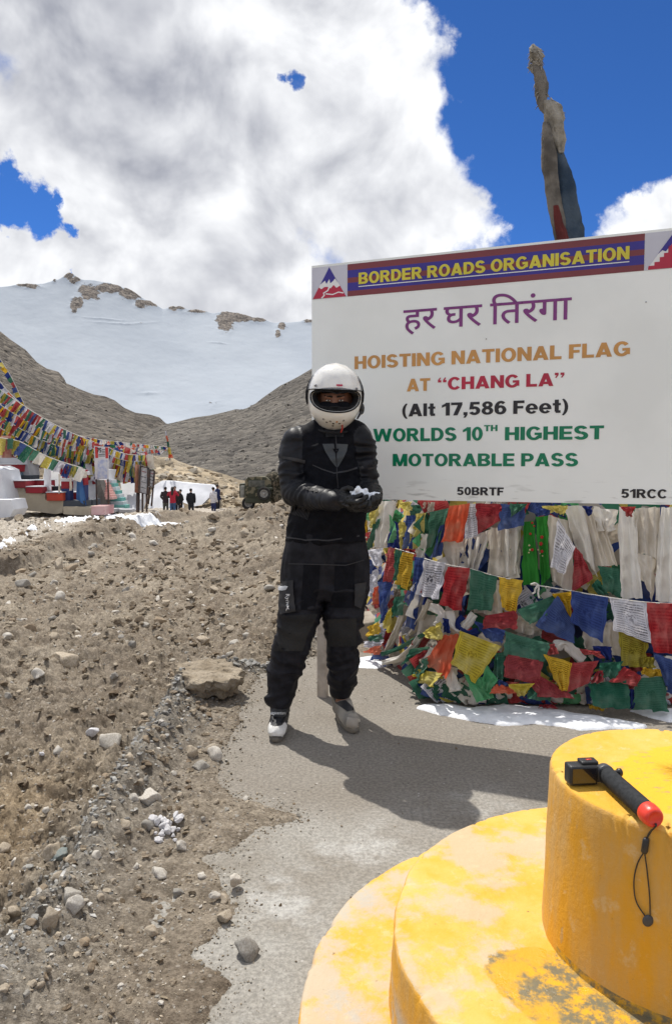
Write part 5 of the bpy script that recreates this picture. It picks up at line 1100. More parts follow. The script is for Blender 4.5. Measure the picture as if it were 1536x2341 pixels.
# flags: crop, corners (tl, tr, br, bl), cloth, layer, label
FL = [
 (6, (400, 120), (555, 115), (530, 200), (468, 206), 'yellow', 3, 'small yellow flag tucked under the left part of the sign'),
 (6, (475, 250), (575, 250), (565, 575), (425, 575), 'blue', 1, 'blue flag behind the upright yellow one at the left'),
 (6, (570, 235), (685, 225), (600, 578), (478, 575), 'yellow', 3, 'tall creased yellow flag at the upper left'),
 (6, (690, 215), (885, 172), (770, 520), (655, 575), 'green', 4, 'wide green flag at the upper left beside the orange one'),
 (6, (790, 350), (860, 320), (800, 640), (695, 670), 'blue', 5, 'narrow blue flag below the wide green one'),
 (6, (880, 160), (1075, 135), (1010, 505), (800, 515), 'orange', 7, 'plain orange red flag under the sign'),
 (6, (1050, 140), (1135, 140), (1160, 450), (1015, 485), 'white', 5, 'white flag between the orange one and the faded red one'),
 (6, (1130, 135), (1380, 140), (1392, 290), (1160, 432), 'dred', 8, 'faded red printed flag under the letters 50BRTF'),
 (6, (1375, 140), (1620, 150), (1600, 350), (1345, 405), 'blue', 6, 'pale blue flag hanging right of the faded red one'),
 (6, (1460, 140), (1640, 140), (1560, 215), (1480, 265), 'green', 9, 'small green patterned flag over the pale blue one'),
 (6, (400, 330), (472, 308), (460, 430), (430, 585), 'yellow', 6, 'bright yellow folded flag tip near the rider'),
 (6, (340, 300), (420, 330), (410, 580), (320, 560), 'navy', 2, 'dark blue flag left of the bright yellow tip'),
 (6, (330, 240), (385, 390), (380, 500), (320, 520), 'lgreen', 3, 'light green strip beside the white scarf column'),
 (6, (560, 655), (665, 665), (565, 1370), (478, 1330), 'blue', 8, 'long blue cloth left of the printed white flag'),
 (6, (210, 900), (355, 880), (290, 1180), (240, 1310), 'blue', 4, 'crumpled blue flag at the left, under the red one'),
 (6, (360, 1045), (480, 1030), (440, 1220), (325, 1240), 'green', 5, 'faded blue green flag at the left, beside the long blue cloth'),
 (6, (300, 1180), (345, 1150), (310, 1400), (268, 1340), 'yellow', 6, 'thin yellow strip near the ground at the left'),
 (6, (100, 590), (250, 565), (230, 745), (185, 735), 'white', 6, 'crumpled white printed flag next to the rider'),
 (6, (100, 675), (168, 680), (120, 822), (83, 812), 'blue', 5, 'small blue flag closest to the rider'),
 (6, (90, 830), (200, 760), (210, 900), (130, 1030), 'white', 3, 'grey white flag hanging next to the rider\u2019s thigh'),
 (6, (5, 230), (55, 230), (55, 430), (20, 420), 'red', 3, 'small red flag at the rider\u2019s hip'),
 (6, (55, 190), (100, 170), (90, 420), (60, 400), 'gold', 2, 'golden strip right of the small red flag at the hip'),
 (6, (95, 170), (135, 190), (120, 300), (95, 290), 'lgreen', 2, 'light green scrap above the rider\u2019s hip'),
 (6, (120, 180), (232, 118), (172, 330), (118, 370), 'yellow', 6, 'bright yellow flag slanting away from the gloves'),
 (6, (160, 330), (232, 270), (130, 560), (82, 600), 'green', 4, 'teal green flag at the far left'),
 (6, (95, 420), (135, 405), (130, 470), (92, 500), 'red', 5, 'red scrap over the teal green flag at the far left'),
 (6, (165, 955), (222, 935), (195, 1110), (148, 1120), 'orange', 5, 'orange red flag low beside the rider'),
 (6, (108, 1335), (222, 1285), (215, 1400), (100, 1442), 'gold', 8, 'golden flag lying against the pile foot at the left'),
 (6, (130, 1540), (262, 1510), (212, 1615), (78, 1582), 'orange', 8, 'salmon red flag flat on the ground at the left'),
 (6, (110, 1430), (260, 1400), (240, 1480), (105, 1475), 'green', 6, 'green scrap flat on the ground behind the salmon red one'),
 (6, (80, 1480), (260, 1460), (250, 1520), (90, 1545), 'white', 7, 'white scrap flat on the ground at the left end'),
 (6, (640, 1395), (825, 1290), (810, 1462), (685, 1458), 'yellow', 13, 'small folded yellow printed flag under the scarf knot'),
 (6, (830, 1400), (975, 1395), (850, 1830), (635, 1665), 'orange', 12, 'large orange red cloth fanned over the pile foot'),
 (6, (815, 1250), (870, 1260), (880, 1400), (820, 1390), 'navy', 11, 'dark violet scrap between the scarf knots'),
 (6, (985, 1378), (1380, 1525), (1135, 1885), (895, 1685), 'yellow', 17, 'largest yellow printed flag draped low in the middle'),
 (6, (590, 1680), (695, 1635), (665, 1790), (568, 1815), 'green', 10, 'green scrap under the large orange red cloth'),
 (6, (600, 1745), (825, 1785), (745, 1925), (535, 1840), 'yellow', 12, 'crumpled yellow printed flag flat on the ground'),
 (6, (1010, 1795), (1200, 1830), (1315, 2030), (1150, 2075), 'lgreen', 15, 'pale green cloth trailing on the ground below the yellow one'),
 (6, (1230, 1690), (1345, 1850), (1262, 1995), (1185, 1940), 'lgreen', 16, 'bright green patterned flag right of the trailing pale green cloth'),
 (6, (1110, 1275), (1425, 1375), (1390, 1505), (1225, 1445), 'blue', 13, 'blue flag folded above the largest yellow one'),
 (6, (1215, 1230), (1525, 1175), (1540, 1360), (1212, 1350), 'dred', 15, 'dark red flag lying wide above the blue fold'),
 (6, (430, 1720), (520, 1560), (705, 1530), (560, 1640), 'green', 11, 'teal cloth stretched on the ground toward the scarves'),
 (6, (1310, 1590), (1435, 1590), (1400, 1850), (1300, 1830), 'green', 14, 'dusty green flag left of the wide red printed one'),
 (6, (1350, 1850), (1440, 1880), (1480, 1930), (1345, 1910), 'blue', 15, 'blue scrap at the pile foot in the middle'),
 (6, (1325, 1900), (1480, 1920), (1545, 1990), (1265, 1995), 'orange', 16, 'light red flag flat at the pile foot in the middle'),
 (7, (110, 1095), (500, 940), (420, 1140), (235, 1225), 'green', 12, 'green flag fanned beside the golden one'),
 (7, (425, 950), (615, 925), (600, 1175), (540, 1060), 'gold', 11, 'golden cloth peeping out behind the two blue flags'),
 (7, (490, 965), (625, 1200), (645, 1395), (270, 1240), 'blue', 13, 'blue flag slanting below the green one'),
 (7, (640, 515), (705, 580), (825, 800), (620, 935), 'dred', 8, 'faded red printed triangle below the long cream scarf'),
 (7, (855, 690), (1040, 720), (1048, 985), (885, 900), 'green', 7, 'dark green flag behind the string of flags at the right'),
 (7, (790, 870), (850, 810), (950, 960), (850, 960), 'green', 9, 'green printed corner above the flag string'),
 (7, (1040, 1285), (1305, 1395), (1275, 1620), (1068, 1600), 'olive', 13, 'olive yellow printed flag below the white one on the string'),
 (7, (10, 1290), (420, 1400), (360, 1565), (0, 1505), 'green', 18, 'wide dusty green flag lying above the red printed ones'),
 (7, (15, 1500), (355, 1560), (312, 1765), (-5, 1705), 'dred', 17, 'wide red printed flag under the dusty green one'),
 (7, (360, 1500), (625, 1578), (570, 1835), (500, 1815), 'gold', 21, 'golden printed flag folded to a triangle, low on the pile'),
 (7, (600, 1580), (855, 1558), (770, 1760), (570, 1850), 'red', 18, 'red printed flag right of the golden triangle'),
 (7, (310, 1690), (500, 1790), (660, 1900), (298, 1885), 'dred', 17, 'dark red printed flag lowest in the middle of the pile'),
 (7, (370, 1425), (462, 1398), (490, 1500), (385, 1505), 'red', 17, 'small red fold beside the white knot'),
 (7, (685, 1440), (860, 1475), (920, 1540), (700, 1490), 'red', 17, 'red and blue twisted fold below the blue flag'),
 (7, (800, 1420), (975, 1428), (985, 1570), (895, 1530), 'navy', 16, 'navy flag tip below the blue flag'),
 (7, (860, 1580), (1085, 1560), (1005, 1725), (865, 1700), 'green', 18, 'frayed green patterned flag low on the right'),
 (7, (850, 1650), (900, 1650), (900, 1760), (780, 1760), 'dred', 19, 'dark red strip left of the bright red low flag'),
 (7, (1095, 1610), (1240, 1690), (1215, 1790), (955, 1745), 'red', 20, 'bright red flag low on the right over the green bundle'),
 (7, (768, 1770), (1125, 1720), (1135, 2005), (800, 1975), 'green', 17, 'thick green cloth bundle at the pile foot, left half'),
 (7, (1178, 1720), (1445, 1700), (1500, 2030), (1178, 2000), 'green', 17, 'thick green cloth bundle at the pile foot, right half'),
 (7, (1125, 1815), (1180, 1825), (1185, 1990), (1125, 1990), 'navy', 16, 'navy band between the two halves of the green bundle'),
 (7, (1345, 1480), (1545, 1560), (1545, 1900), (1440, 1710), 'blue', 19, 'dark blue printed cloth hanging at the right border'),
 (7, (35, 1770), (272, 1762), (190, 1880), (140, 1875), 'yellow', 19, 'bright yellow printed corner under the red flag'),
 (7, (1255, 1620), (1415, 1635), (1425, 1700), (1245, 1690), 'gold', 17, 'golden fold near the right border'),
 (7, (1260, 1520), (1370, 1530), (1360, 1630), (1260, 1620), 'olive', 14, 'olive scrap under the olive printed flag'),
 (7, (340, 150), (580, 148), (550, 235), (430, 205), 'yellow', 9, 'yellow printed flag end right under the middle of the sign'),
 (7, (285, 160), (430, 190), (400, 240), (290, 235), 'blue', 8, 'blue printed flag end left of the yellow one under the sign'),
 (7, (490, 250), (640, 520), (545, 775), (425, 700), 'white', 10, 'folded white printed flag hanging as a triangle'),
 (7, (1055, 155), (1198, 155), (1150, 255), (1110, 235), 'red', 10, 'small red flag tip under the sign at the right'),
 (7, (705, 150), (800, 150), (790, 230), (760, 250), 'navy', 8, 'navy flag tip under the sign'),
 (7, (230, 1790), (430, 1790), (430, 1930), (210, 1900), 'green', 12, 'green frayed cloth at the pile foot'),
 (7, (330, 1960), (440, 1955), (490, 2000), (320, 1990), 'dred', 3, 'pinkish scrap on the ground beside the snow'),
 (7, (770, 1975), (860, 1970), (940, 2020), (830, 2015), 'gold', 3, 'small yellow scrap lying before the green bundle'),
 (7, (180, 1640), (330, 1700), (420, 1880), (300, 1860), 'dred', 15, 'dark red flag under the golden triangle on its left'),
]
for i, (w, a, b, c, d, m, lay, lab) in enumerate(FL):
    q = Q6 if w == 6 else Q7; o = sheet('prayer_flag', [q(*a), q(*b), q(*c), q(*d)], .055 + .0075 * lay + .0004 * i, CL[m], nu=22, nv=26, amp=.017, seed=i * 2.3 + 1); tag(o, lab, 'prayer flag', 'prayer flags heaped under the sign')
# three strings of flags
MRO = mat('pale cord', (.62, .60, .56), (.5, .48, .44), 60, .9)
def fstring(lab, crop, rope, flags, off):
    q = Q6 if crop == 6 else Q7; rp = [pile(*q(*p), off + .006) for p in rope]
    t = thing('prayer_flag_string', rp[0], lab, 'prayer flags', 'strings of prayer flags in front of the sign'); b = MB(); b.tube(smooth(rp, 6), .0032, 7); b.out('cord', MRO, t)
    for k, (a, b_, c, d, m, l2) in enumerate(flags): tag(sheet('flag', [q(*a), q(*b_), q(*c), q(*d)], off, CL[m], t, nu=18, nv=22, amp=.016, seed=k * 3.1 + off * 90), l2)
fstring('short string of small red, green and golden flags beside the rider', 6, [(290, 555), (370, 575), (455, 600), (545, 625)], [((300, 550), (368, 570), (350, 912), (262, 892), 'red', 'red flag'), ((372, 582), (450, 598), (410, 882), (362, 888), 'green', 'green flag'), ((455, 608), (545, 625), (492, 975), (362, 898), 'gold', 'golden printed flag')], .13)
fstring('string of white, red, green and golden printed flags across the middle of the heap', 6, [(640, 670), (860, 730), (1085, 770), (1345, 845), (1600, 890)], [((655, 680), (858, 705), (790, 1065), (568, 1010), 'white', 'white printed flag'), ((858, 750), (1080, 765), (990, 1185), (783, 1120), 'red', 'red printed flag'), ((1085, 772), (1345, 850), (1288, 1185), (1058, 1165), 'green', 'green flag'), ((1350, 850), (1600, 885), (1510, 1212), (1390, 1150), 'gold', 'golden printed flag')], .175)
fstring('string with blue, white and red printed flags tied by a white knot at the right', 7, [(250, 862), (320, 870), (610, 918), (940, 975), (1290, 1022), (1570, 1035)], [((612, 920), (950, 982), (888, 1392), (600, 1205), 'blue', 'blue flag'), ((962, 980), (1290, 1025), (1342, 1402), (1000, 1272), 'white', 'white printed flag'), ((1290, 1025), (1565, 1035), (1570, 1492), (1350, 1480), 'red', 'red printed flag')], .215)
kn = bpy.data.objects['prayer_flag_string.002']; b = MB()
for pts in ([(300, 868), (320, 890), (315, 940), (325, 985)], [(315, 868), (290, 900), (285, 930), (262, 945)], [(250, 860), (290, 850), (320, 872), (300, 890)]): b.tube(smooth([pile(*Q7(*p), .225) for p in pts], 6), .0055, 8)
b.out('knot', MRO, kn)

# snow left lying in front of the cloths
msn = mat('old snow', (.80, .82, .85), (.66, .68, .71), 14, .6, .5, 70, .4, bdist=.006)
def snow(poly, h, lab, far=False):
    pp = np.array([G(x, y)[:2] for x, y in poly]); cl = [tuple(p) for p in pp] + [tuple(pp[0])]; lo, hi = pp.min(0) - .03, pp.max(0) + .03
    st = .04 if far else .010; nx = int((hi[0] - lo[0]) / st) + 2; ny = int((hi[1] - lo[1]) / st) + 2; X, Y = np.meshgrid(np.linspace(lo[0], hi[0], nx), np.linspace(lo[1], hi[1], ny), indexing='ij')
    ins = np.zeros(X.shape, bool)
    for (x0, y0), (x1, y1) in zip(cl[:-1], cl[1:]):
        c = ((y0 > Y) != (y1 > Y)) & (X < (x1 - x0) * (Y - y0) / (y1 - y0 + 1e-12) + x0); ins ^= c
    d = np.abs(sdist(X, Y, cl)) * np.where(ins, 1, -1) + (.55 * fbm(X * 1.6, Y * 1.6, 3, 5, .6) - .12 if far else .014 * fbm(X * 16, Y * 16, 3, 4))
    Z = h * np.sqrt(np.clip(d, 0, .07) / .07) * (.8 + .5 * fbm(X * 9, Y * 9, 5, 4)) + np.where(d < 0, np.clip(d * 1.2, -.03, 0) - .004, .003)
    if far: Z = Z + height(X, Y)[0]
    o = mk('snow_patch', np.stack([X, Y, Z], -1).reshape(-1, 3), gridf(nx, ny), msn, loc=(pp[:, 0].mean(), pp[:, 1].mean(), 0)); tag(o, lab, 'snow')
snow([(950, 1619), (975, 1612), (1030, 1613), (1080, 1620), (1150, 1614), (1230, 1618), (1300, 1630), (1370, 1640), (1440, 1652), (1480, 1662), (1470, 1668), (1400, 1667), (1330, 1672), (1280, 1662), (1220, 1656), (1150, 1660), (1080, 1650), (1010, 1636)], .028, 'long strip of old snow on the ground in front of the flags')
snow([(1440, 1626), (1500, 1622), (1570, 1624), (1600, 1650), (1530, 1652), (1480, 1640)], .03, 'small snow remnant at the right border beside the green bundle')
snow([(800, 1508), (850, 1500), (900, 1520), (860, 1530), (810, 1526)], .008, 'thin snow trace on the ground at the left foot of the flags')
# cement kerb block behind the rider
b = MB(); c = P(845, 1410, 5.6); b.box((.30, 5.75, .06), (.62, .30, .20), rotm(R(3), 0, R(38)), bev=.02); v = b.V(); v += .012 * np.stack([pn(v[:, 0] * 9, v[:, 1] * 9, v[:, 2] * 9 + k) for k in (1, 4, 7)], -1)
o = mk('cement_block', v, b.f, mat('rough old cement', (.34, .30, .25), (.25, .21, .17), 9, .95, .6, 40, .15), loc=(.30, 5.75, 0)); tag(o, 'rough cement block lying behind the rider\u2019s knee', 'block')

# ------------------------------------------------------------------ prayer pole behind the sign
PP = 5.6
prof = [(1300, 600, 28), (1300, 548, 26), (1290, 500, 26), (1281, 440, 26), (1274, 380, 22), (1263, 330, 18), (1258, 290, 18), (1250, 250, 14), (1240, 225, 13), (1233, 190, 12), (1228, 160, 11), (1225, 145, 9)]
pp_ = thing('prayer_pole', (P(1300, 600, PP)[0], PP, 0), 'tall leaning pole wrapped in frayed grey and blue cloth rising behind the sign', 'pole')
base = P(1330, 1100, PP); base[2] = -.03
pts = [base] + [P(x, y, PP) for x, y, _ in prof]
b = MB(); b.tube(pts + [P(1222, 110, PP)], [.05, .05, .045, .04, .04, .035, .03, .028, .025, .022, .02, .018, .015, .01], 12); b.out('pole', mat('dark wood', (.10, .08, .06), (.06, .05, .04), 10, .9, .4), pp_)
mgc = mat('frayed grey cloth', (.20, .18, .155), (.10, .09, .078), 7, .95, .8, 40, .1, trans=.0, contrast=(.38, .62)); mbc = mat('dusty blue black cloth', (.03, .05, .08), (.07, .095, .125), 5, .9, .6, 60, .15); mrc = mat('dull red cloth', (.13, .025, .022), (.07, .02, .02), 7, .95, .4, 40); mfr = mat('pale frayed cloth', (.36, .33, .28), (.18, .165, .14), 9, .95, .8, 60, .1)
def wrap(prof, m, seed, n=40, sub=9, amp=.28, tw=3., yo=0., sq=.8):
    c = np.array(smooth([(x, y, r) for x, y, r in prof], sub)); Vr = []
    t = np.linspace(0, 2 * np.pi, n, endpoint=False)
    for i, (x, y, r) in enumerate(c):
        o_ = P(x, y, PP + yo); s_ = i / len(c); rad = r * PP / F * 1.02
        k = 1 + amp * (.45 * np.sin(t * 3 + s_ * tw * 2 + seed) + .25 * np.sin(t * 7 - s_ * tw * 3) + .5 * pn(np.cos(t) * 1.6 + seed, np.sin(t) * 1.6, s_ * 9) + .3 * pn(np.cos(t) * 5 + seed, np.sin(t) * 5, s_ * 24))
        Vr.append(o_ + np.stack([rad * k * np.cos(t), rad * k * np.sin(t) * sq, 0 * t], -1))
    V_ = np.concatenate(Vr); f = [(k * n + i, k * n + (i + 1) % n, (k + 1) * n + (i + 1) % n, (k + 1) * n + i) for k in range(len(c) - 1) for i in range(n)] + [tuple(range(n)), tuple((len(c) - 1) * n + i for i in range(n))]
    return mk('cloth_wrap', V_, f, m, pp_)
wrap([(1305, 600, 28), (1303, 548, 26), (1296, 500, 27), (1288, 440, 27), (1280, 390, 22), (1272, 350, 15), (1268, 325, 8)], mbc, 1., amp=.22, yo=-.01)
wrap([(1281, 560, 12), (1276, 520, 13), (1268, 470, 15), (1262, 420, 15), (1256, 370, 16), (1253, 330, 14), (1249, 300, 10), (1246, 280, 6)], mgc, 2.5, yo=-.07)
wrap([(1288, 600, 9), (1285, 548, 12), (1276, 510, 9), (1270, 470, 5)], mrc, 5., yo=-.11)
wrap([(1282, 350, 5), (1279, 320, 12), (1272, 290, 16), (1262, 262, 17), (1256, 240, 13), (1250, 230, 6)], mfr, 3.3, yo=-.06, amp=.35)
wrap([(1279, 285, 6), (1276, 268, 10), (1270, 245, 12), (1258, 231, 8)], mfr, 7.3, yo=-.03, amp=.4)
wrap([(1250, 262, 5), (1240, 240, 10), (1237, 215, 12), (1235, 185, 13), (1229, 160, 10), (1224, 148, 6)], mgc, 4.4, yo=-.02, amp=.35)
wrap([(1222, 168, 5), (1222, 155, 12), (1224, 148, 11), (1224, 142, 6)], mfr, 9.1, yo=0, amp=.6)
wrap([(1226, 143, 6), (1226, 132, 13), (1224, 122, 12), (1220, 112, 8), (1218, 101, 2)], mfr, 6.1, amp=.6)
b = MB()
for k in range(90):   # frayed ends
    i = rs.randint(len(prof) - 1); x, y, r = prof[i + 1]; s_ = rs.choice([-1, 1]); 
    if rs.rand() < .45: x, y, r = 1224, rs.choice([150, 138, 120]) + rs.uniform(-5, 5), 12
    if rs.rand() < .2: x, y, r = 1278, 258, 8
    p0 = P(x + s_ * r * .8, y + rs.uniform(-25, 25) * (r > 12), PP - rs.uniform(-.03, .05)); d = np.array([s_ * rs.uniform(.01, .03), rs.uniform(-.02, .02), -rs.uniform(-.01, .045)])
    b.tube([p0 - d * .5, p0 + d * .4, p0 + d + (0, 0, -.01)], [.005, .0035, .001], 4)
b.out('frayed_ends', mfr, pp_)['kind'] = 'stuff'

msn.name = 'old snow'
snow([(95, 1188), (150, 1180), (210, 1168), (262, 1163), (300, 1168), (250, 1176), (200, 1186), (140, 1192)], .05, 'thin snow strip along the foot of the shrine wall', True)
snow([(0, 1216), (40, 1208), (90, 1190), (70, 1206), (30, 1226), (-20, 1234)], .06, 'snow remnant by the white rock block at the left border', True)
snow([(210, 1172), (330, 1166), (380, 1160), (440, 1164), (360, 1172), (260, 1180)], .05, 'thin snow strip before the information boards', True)
# ------------------------------------------------------------------ far side: shrine, walls, flags
Q1 = lambda x, y: (.2279 * x, 780 + .2279 * y)
Q2 = lambda x, y: (300 + .2474 * x, 940 + .2474 * y)
def T1(x, y, D): return P(*Q1(x, y), D)
def T2(x, y, D): return P(*Q2(x, y), D)
def extr(name, pts, depth, m, parent=None, **k):
    """solid with the given front outline (world points), running straight back"""
    v = [np.asarray(p, float) for p in pts]; n = len(v); w = [p + (0, depth, 0) for p in v]
    f = [tuple(range(n)), tuple(range(2 * n - 1, n - 1, -1))] + [(i, n + i, n + (i + 1) % n, (i + 1) % n) for i in range(n)]
    return mk(name, v + w, f, m, parent, False, **k)
def boxpx(name, a, b, D, depth, m, parent=None, T=T1, **k):
    p, q = T(*a, D), T(*b, D); bb = MB(); bb.box(((p[0] + q[0]) / 2, D + depth / 2, (p[2] + q[2]) / 2), (abs(q[0] - p[0]), depth, abs(q[2] - p[2])), bev=.02); return bb.out(name, m, parent, False, **k)
mwh = mat('whitewashed plaster', (.72, .73, .76), (.56, .57, .60), 1.2, .85, .4, 9, .2); mgw = mat('grey plaster', (.46, .46, .48), (.36, .36, .37), 1.5, .9, .4, 9)
mrd = mat('dark red paint', (.30, .018, .03), (.22, .03, .035), 2.5, .7, .3, 9); mor2 = mat('orange red paint', (.48, .06, .025), (.36, .05, .03), 2, .7, .3, 9); mbl = mat('slate blue paint', (.10, .15, .20), (.07, .10, .14), 2, .7, .3, 9)
mdk = mat('dark blue grey paint', (.035, .045, .06), (.06, .07, .085), 2, .7, .3, 9); mnb = mat('deep blue paint', (.02, .035, .12), (.03, .05, .16), 2, .7)
mbe = mat('stained cream plaster', (.52, .46, .35), (.38, .33, .25), 1.6, .9, .8, 7, .2, bdist=.03); mpk2 = mat('faded pink plaster', (.45, .24, .24), (.5, .36, .34), 2, .9, .3, 9); mst = mat('dark steel', (.04, .035, .035), (.09, .05, .035), 10, .6)
mtq = mat('turquoise paint', (.12, .36, .33), (.16, .42, .38), 3, .7); mtx = mat('pale pink strip', (.60, .30, .27), (.66, .42, .38), 3, .8)
sh = thing('shrine_terrace', T1(300, 1700, 21), 'stepped shrine base with dark red block tops and cream plaster wall at the left', 'shrine')
extr('plaster_wall', [T1(*p, 20.6) for p in [(50, 1700), (60, 1470), (255, 1475), (262, 1525), (455, 1530), (460, 1590), (640, 1600), (632, 1720), (560, 1735), (420, 1715), (200, 1690)]], 2.2, mbe, sh)
extr('low_wall', [T1(*p, 20.4) for p in [(636, 1660), (915, 1665), (912, 1752), (640, 1735)]], .9, mbe, sh); boxpx('pink_end_block', (915, 1655), (1052, 1745), 20.2, .9, mpk2, sh)
for a, b, D, m in [((-120, 1238), (160, 1312), 21.6, mrd), ((80, 1403), (262, 1472), 20.45, mrd), ((288, 1398), (466, 1460), 21.1, mrd), ((258, 1463), (432, 1526), 20.5, mrd), ((468, 1520), (634, 1602), 20.5, mor2), ((700, 1520), (790, 1590), 21.4, mrd)]:
    boxpx('painted_block', a, b, D, .7, m, sh)
    p_, q_ = T1(a[0] - 4, a[1] - 9, D - .03), T1(b[0] + 4, a[1] - 1, D - .03); bb = MB(); bb.box(((p_[0] + q_[0]) / 2, D + .35, (p_[2] + q_[2]) / 2), (q_[0] - p_[0], .78, p_[2] - q_[2])); bb.out('coping', mwh, sh, False)
for a, b, D, m in [((18, 1320), (142, 1402), 21.3, mbl), ((140, 1345), (308, 1402), 21.8, mdk), ((498, 1458), (606, 1512), 21.7, mdk), ((632, 1600), (852, 1672), 20.6, mdk), ((850, 1590), (935, 1662), 21.2, mdk)]: boxpx('painted_step', a, b, D, .7, m, sh)
def wall(name, pts, D, depth, m, lab, T=T1, cat='wall', lean=0):
    zz_ = [T(*p, D) for p in pts]; zlo = min(p[2] for p in zz_); v = [p + (0, lean * (p[2] - zlo), 0) for p in zz_]
    o = extr(name, v, depth, m, None, loc=T(*pts[0], D)); tag(o, lab, cat); return o
wall('plaster_buttress', [(-40, 1168), (245, 1168), (300, 1345), (-40, 1345)], 22.2, .8, mgw, 'grey sloping buttress behind the red and blue shrine blocks', lean=.3)
ws = wall('white_slope_wall', [(240, 1170), (620, 1285), (960, 1290), (1000, 1700), (600, 1700), (330, 1500)], 22.8, .8, mwh, 'bright white sloping wall with a red painted ribbon, behind the shrine blocks', lean=1.1)
LOC[ws.name] = LOC[ws.name]
rp = [(272, 1190), (315, 1215), (330, 1280), (375, 1395), (345, 1400), (310, 1300), (285, 1235)]; c_ = min(T1(*p, 22.8)[2] for p in [(1000, 1700)]); zlo = T1(600, 1700, 22.8)[2]
extr('red_ribbon', [T1(*p, 22.8) + (0, 1.1 * (T1(*p, 22.8)[2] - zlo) - .05, 0) for p in rp], .03, mor2, ws)
wall('white_rock_block', [(-80, 1590), (112, 1590), (140, 1690), (100, 1765), (-80, 1780)], 19.0, .9, mwh, 'white painted block at the left border before the shrine', cat='block'); wall('white_cone_base', [(-90, 1250), (5, 1290), (72, 1590), (-90, 1592)], 19.8, 1.2, mwh, 'white tapering stupa base cut by the left border', cat='stupa')
def pillar(x0, x1, yt, yb, D, lab, blue=False):
    t = thing('shrine_pillar', T1((x0 + x1) / 2, yb, D), lab, 'pillar'); boxpx('red_shaft', (x0 + 6, yt + 50), (x1 - 6, (yt + yb) / 2), D, .35, mrd, t); boxpx('blue_shaft', (x0 + 8, (yt + yb) / 2), (x1 - 4, yb), D + .002, .35, mnb, t)
    boxpx('white_cap', (x0, yt + 18), (x1, yt + 52), D - .05, .45, mwh, t); boxpx('red_cap', (x0 + 12, yt), (x1 - 12, yt + 19), D, .35, mrd, t)
    return t
pillar(608, 705, 1355, 1604, 20.7, 'red and blue shrine pillar with a white cap left of the cloth-covered one'); t2 = pillar(790, 858, 1290, 1600, 20.9, 'shrine pillar half covered by a blue cloth and grey scarves')
def free_cloth(name, pts, m, parent=None, amp=.05, seed=0., nu=8, nv=10, **k):
    c = [np.asarray(p) for p in pts]; u, v = np.meshgrid(np.linspace(0, 1, nu), np.linspace(0, 1, nv), indexing='ij'); p = ((1 - u) * (1 - v))[..., None] * c[0] + (u * (1 - v))[..., None] * c[1] + (u * v)[..., None] * c[2] + ((1 - u) * v)[..., None] * c[3]
    p[..., 1] += amp * (np.sin(u * 9 + seed) * .6 + pn(u * 2.3 + seed, v * 2, seed)) * (.3 + v); p[..., 0] += amp * .5 * pn(u * 2, v * 3, seed + 4) * v
    return mk(name, p.reshape(-1, 3), gridf(nu, nv), m, parent, True, uv=np.stack([u, 1 - v], -1).reshape(-1, 2), **k)
mbc2 = mat('plain blue cloth', (.035, .10, .26), (.06, .14, .30), 4, .9)
free_cloth('blue_cloth', [T1(775, 1300, 20.7), T1(815, 1300, 20.7), T1(870, 1650, 20.6), T1(770, 1590, 20.6)], mbc2, t2); free_cloth('grey_scarf', [T1(770, 1290, 20.65), T1(880, 1310, 20.65), T1(870, 1370, 20.6), T1(765, 1380, 20.6)], CL['beige'], t2)
for k, (x0, x1, y0, y1, m) in enumerate([(600, 640, 1210, 1340, 'red'), (640, 690, 1230, 1330, 'dred'), (690, 730, 1240, 1350, 'olive'), (725, 770, 1250, 1370, 'yellow'), (695, 730, 1330, 1500, 'beige'), (590, 612, 1330, 1530, 'beige')]):
    o = free_cloth('hanging_cloth', [T1(x0, y0, 20.5), T1(x1, y0 + 6, 20.5), T1(x1 - 6, y1, 20.5), T1(x0 + 5, y1, 20.5)], CL[m], None, seed=k * 2., loc=T1(x0, y0, 20.5)); tag(o, ['red rag hanging above the capped shrine pillar', 'dark red rag beside the red one over the shrine pillar', 'olive rag between the two shrine pillars', 'yellow rag left of the blue-clothed pillar', 'long grey scarf between the two shrine pillars', 'thin grey scarf left of the capped shrine pillar'][k], 'cloth', 'rags hung on the shrine')
bb = MB(); p, q = T1(482, 1200, 20.9), T1(482, 1510, 20.9); bb.loft([(q, (.10, 0, 0), (0, .10, 0)), (p, (.085, 0, 0), (0, .085, 0))], 16); o = bb.out('white_post', mwh, loc=q); tag(o, 'slim white post rising between the red shrine blocks', 'post')
bb = MB(); p, q = T1(65, 950, 20.4), T1(72, 1170, 20.4); bb.tube([q, p], .13, 10); o = bb.out('red_wrapped_post', mat('red wrapped cloth', (.26, .07, .06), (.36, .2, .16), 6, .9), loc=q); tag(o, 'post wrapped in dull red cloth at the left border', 'post')
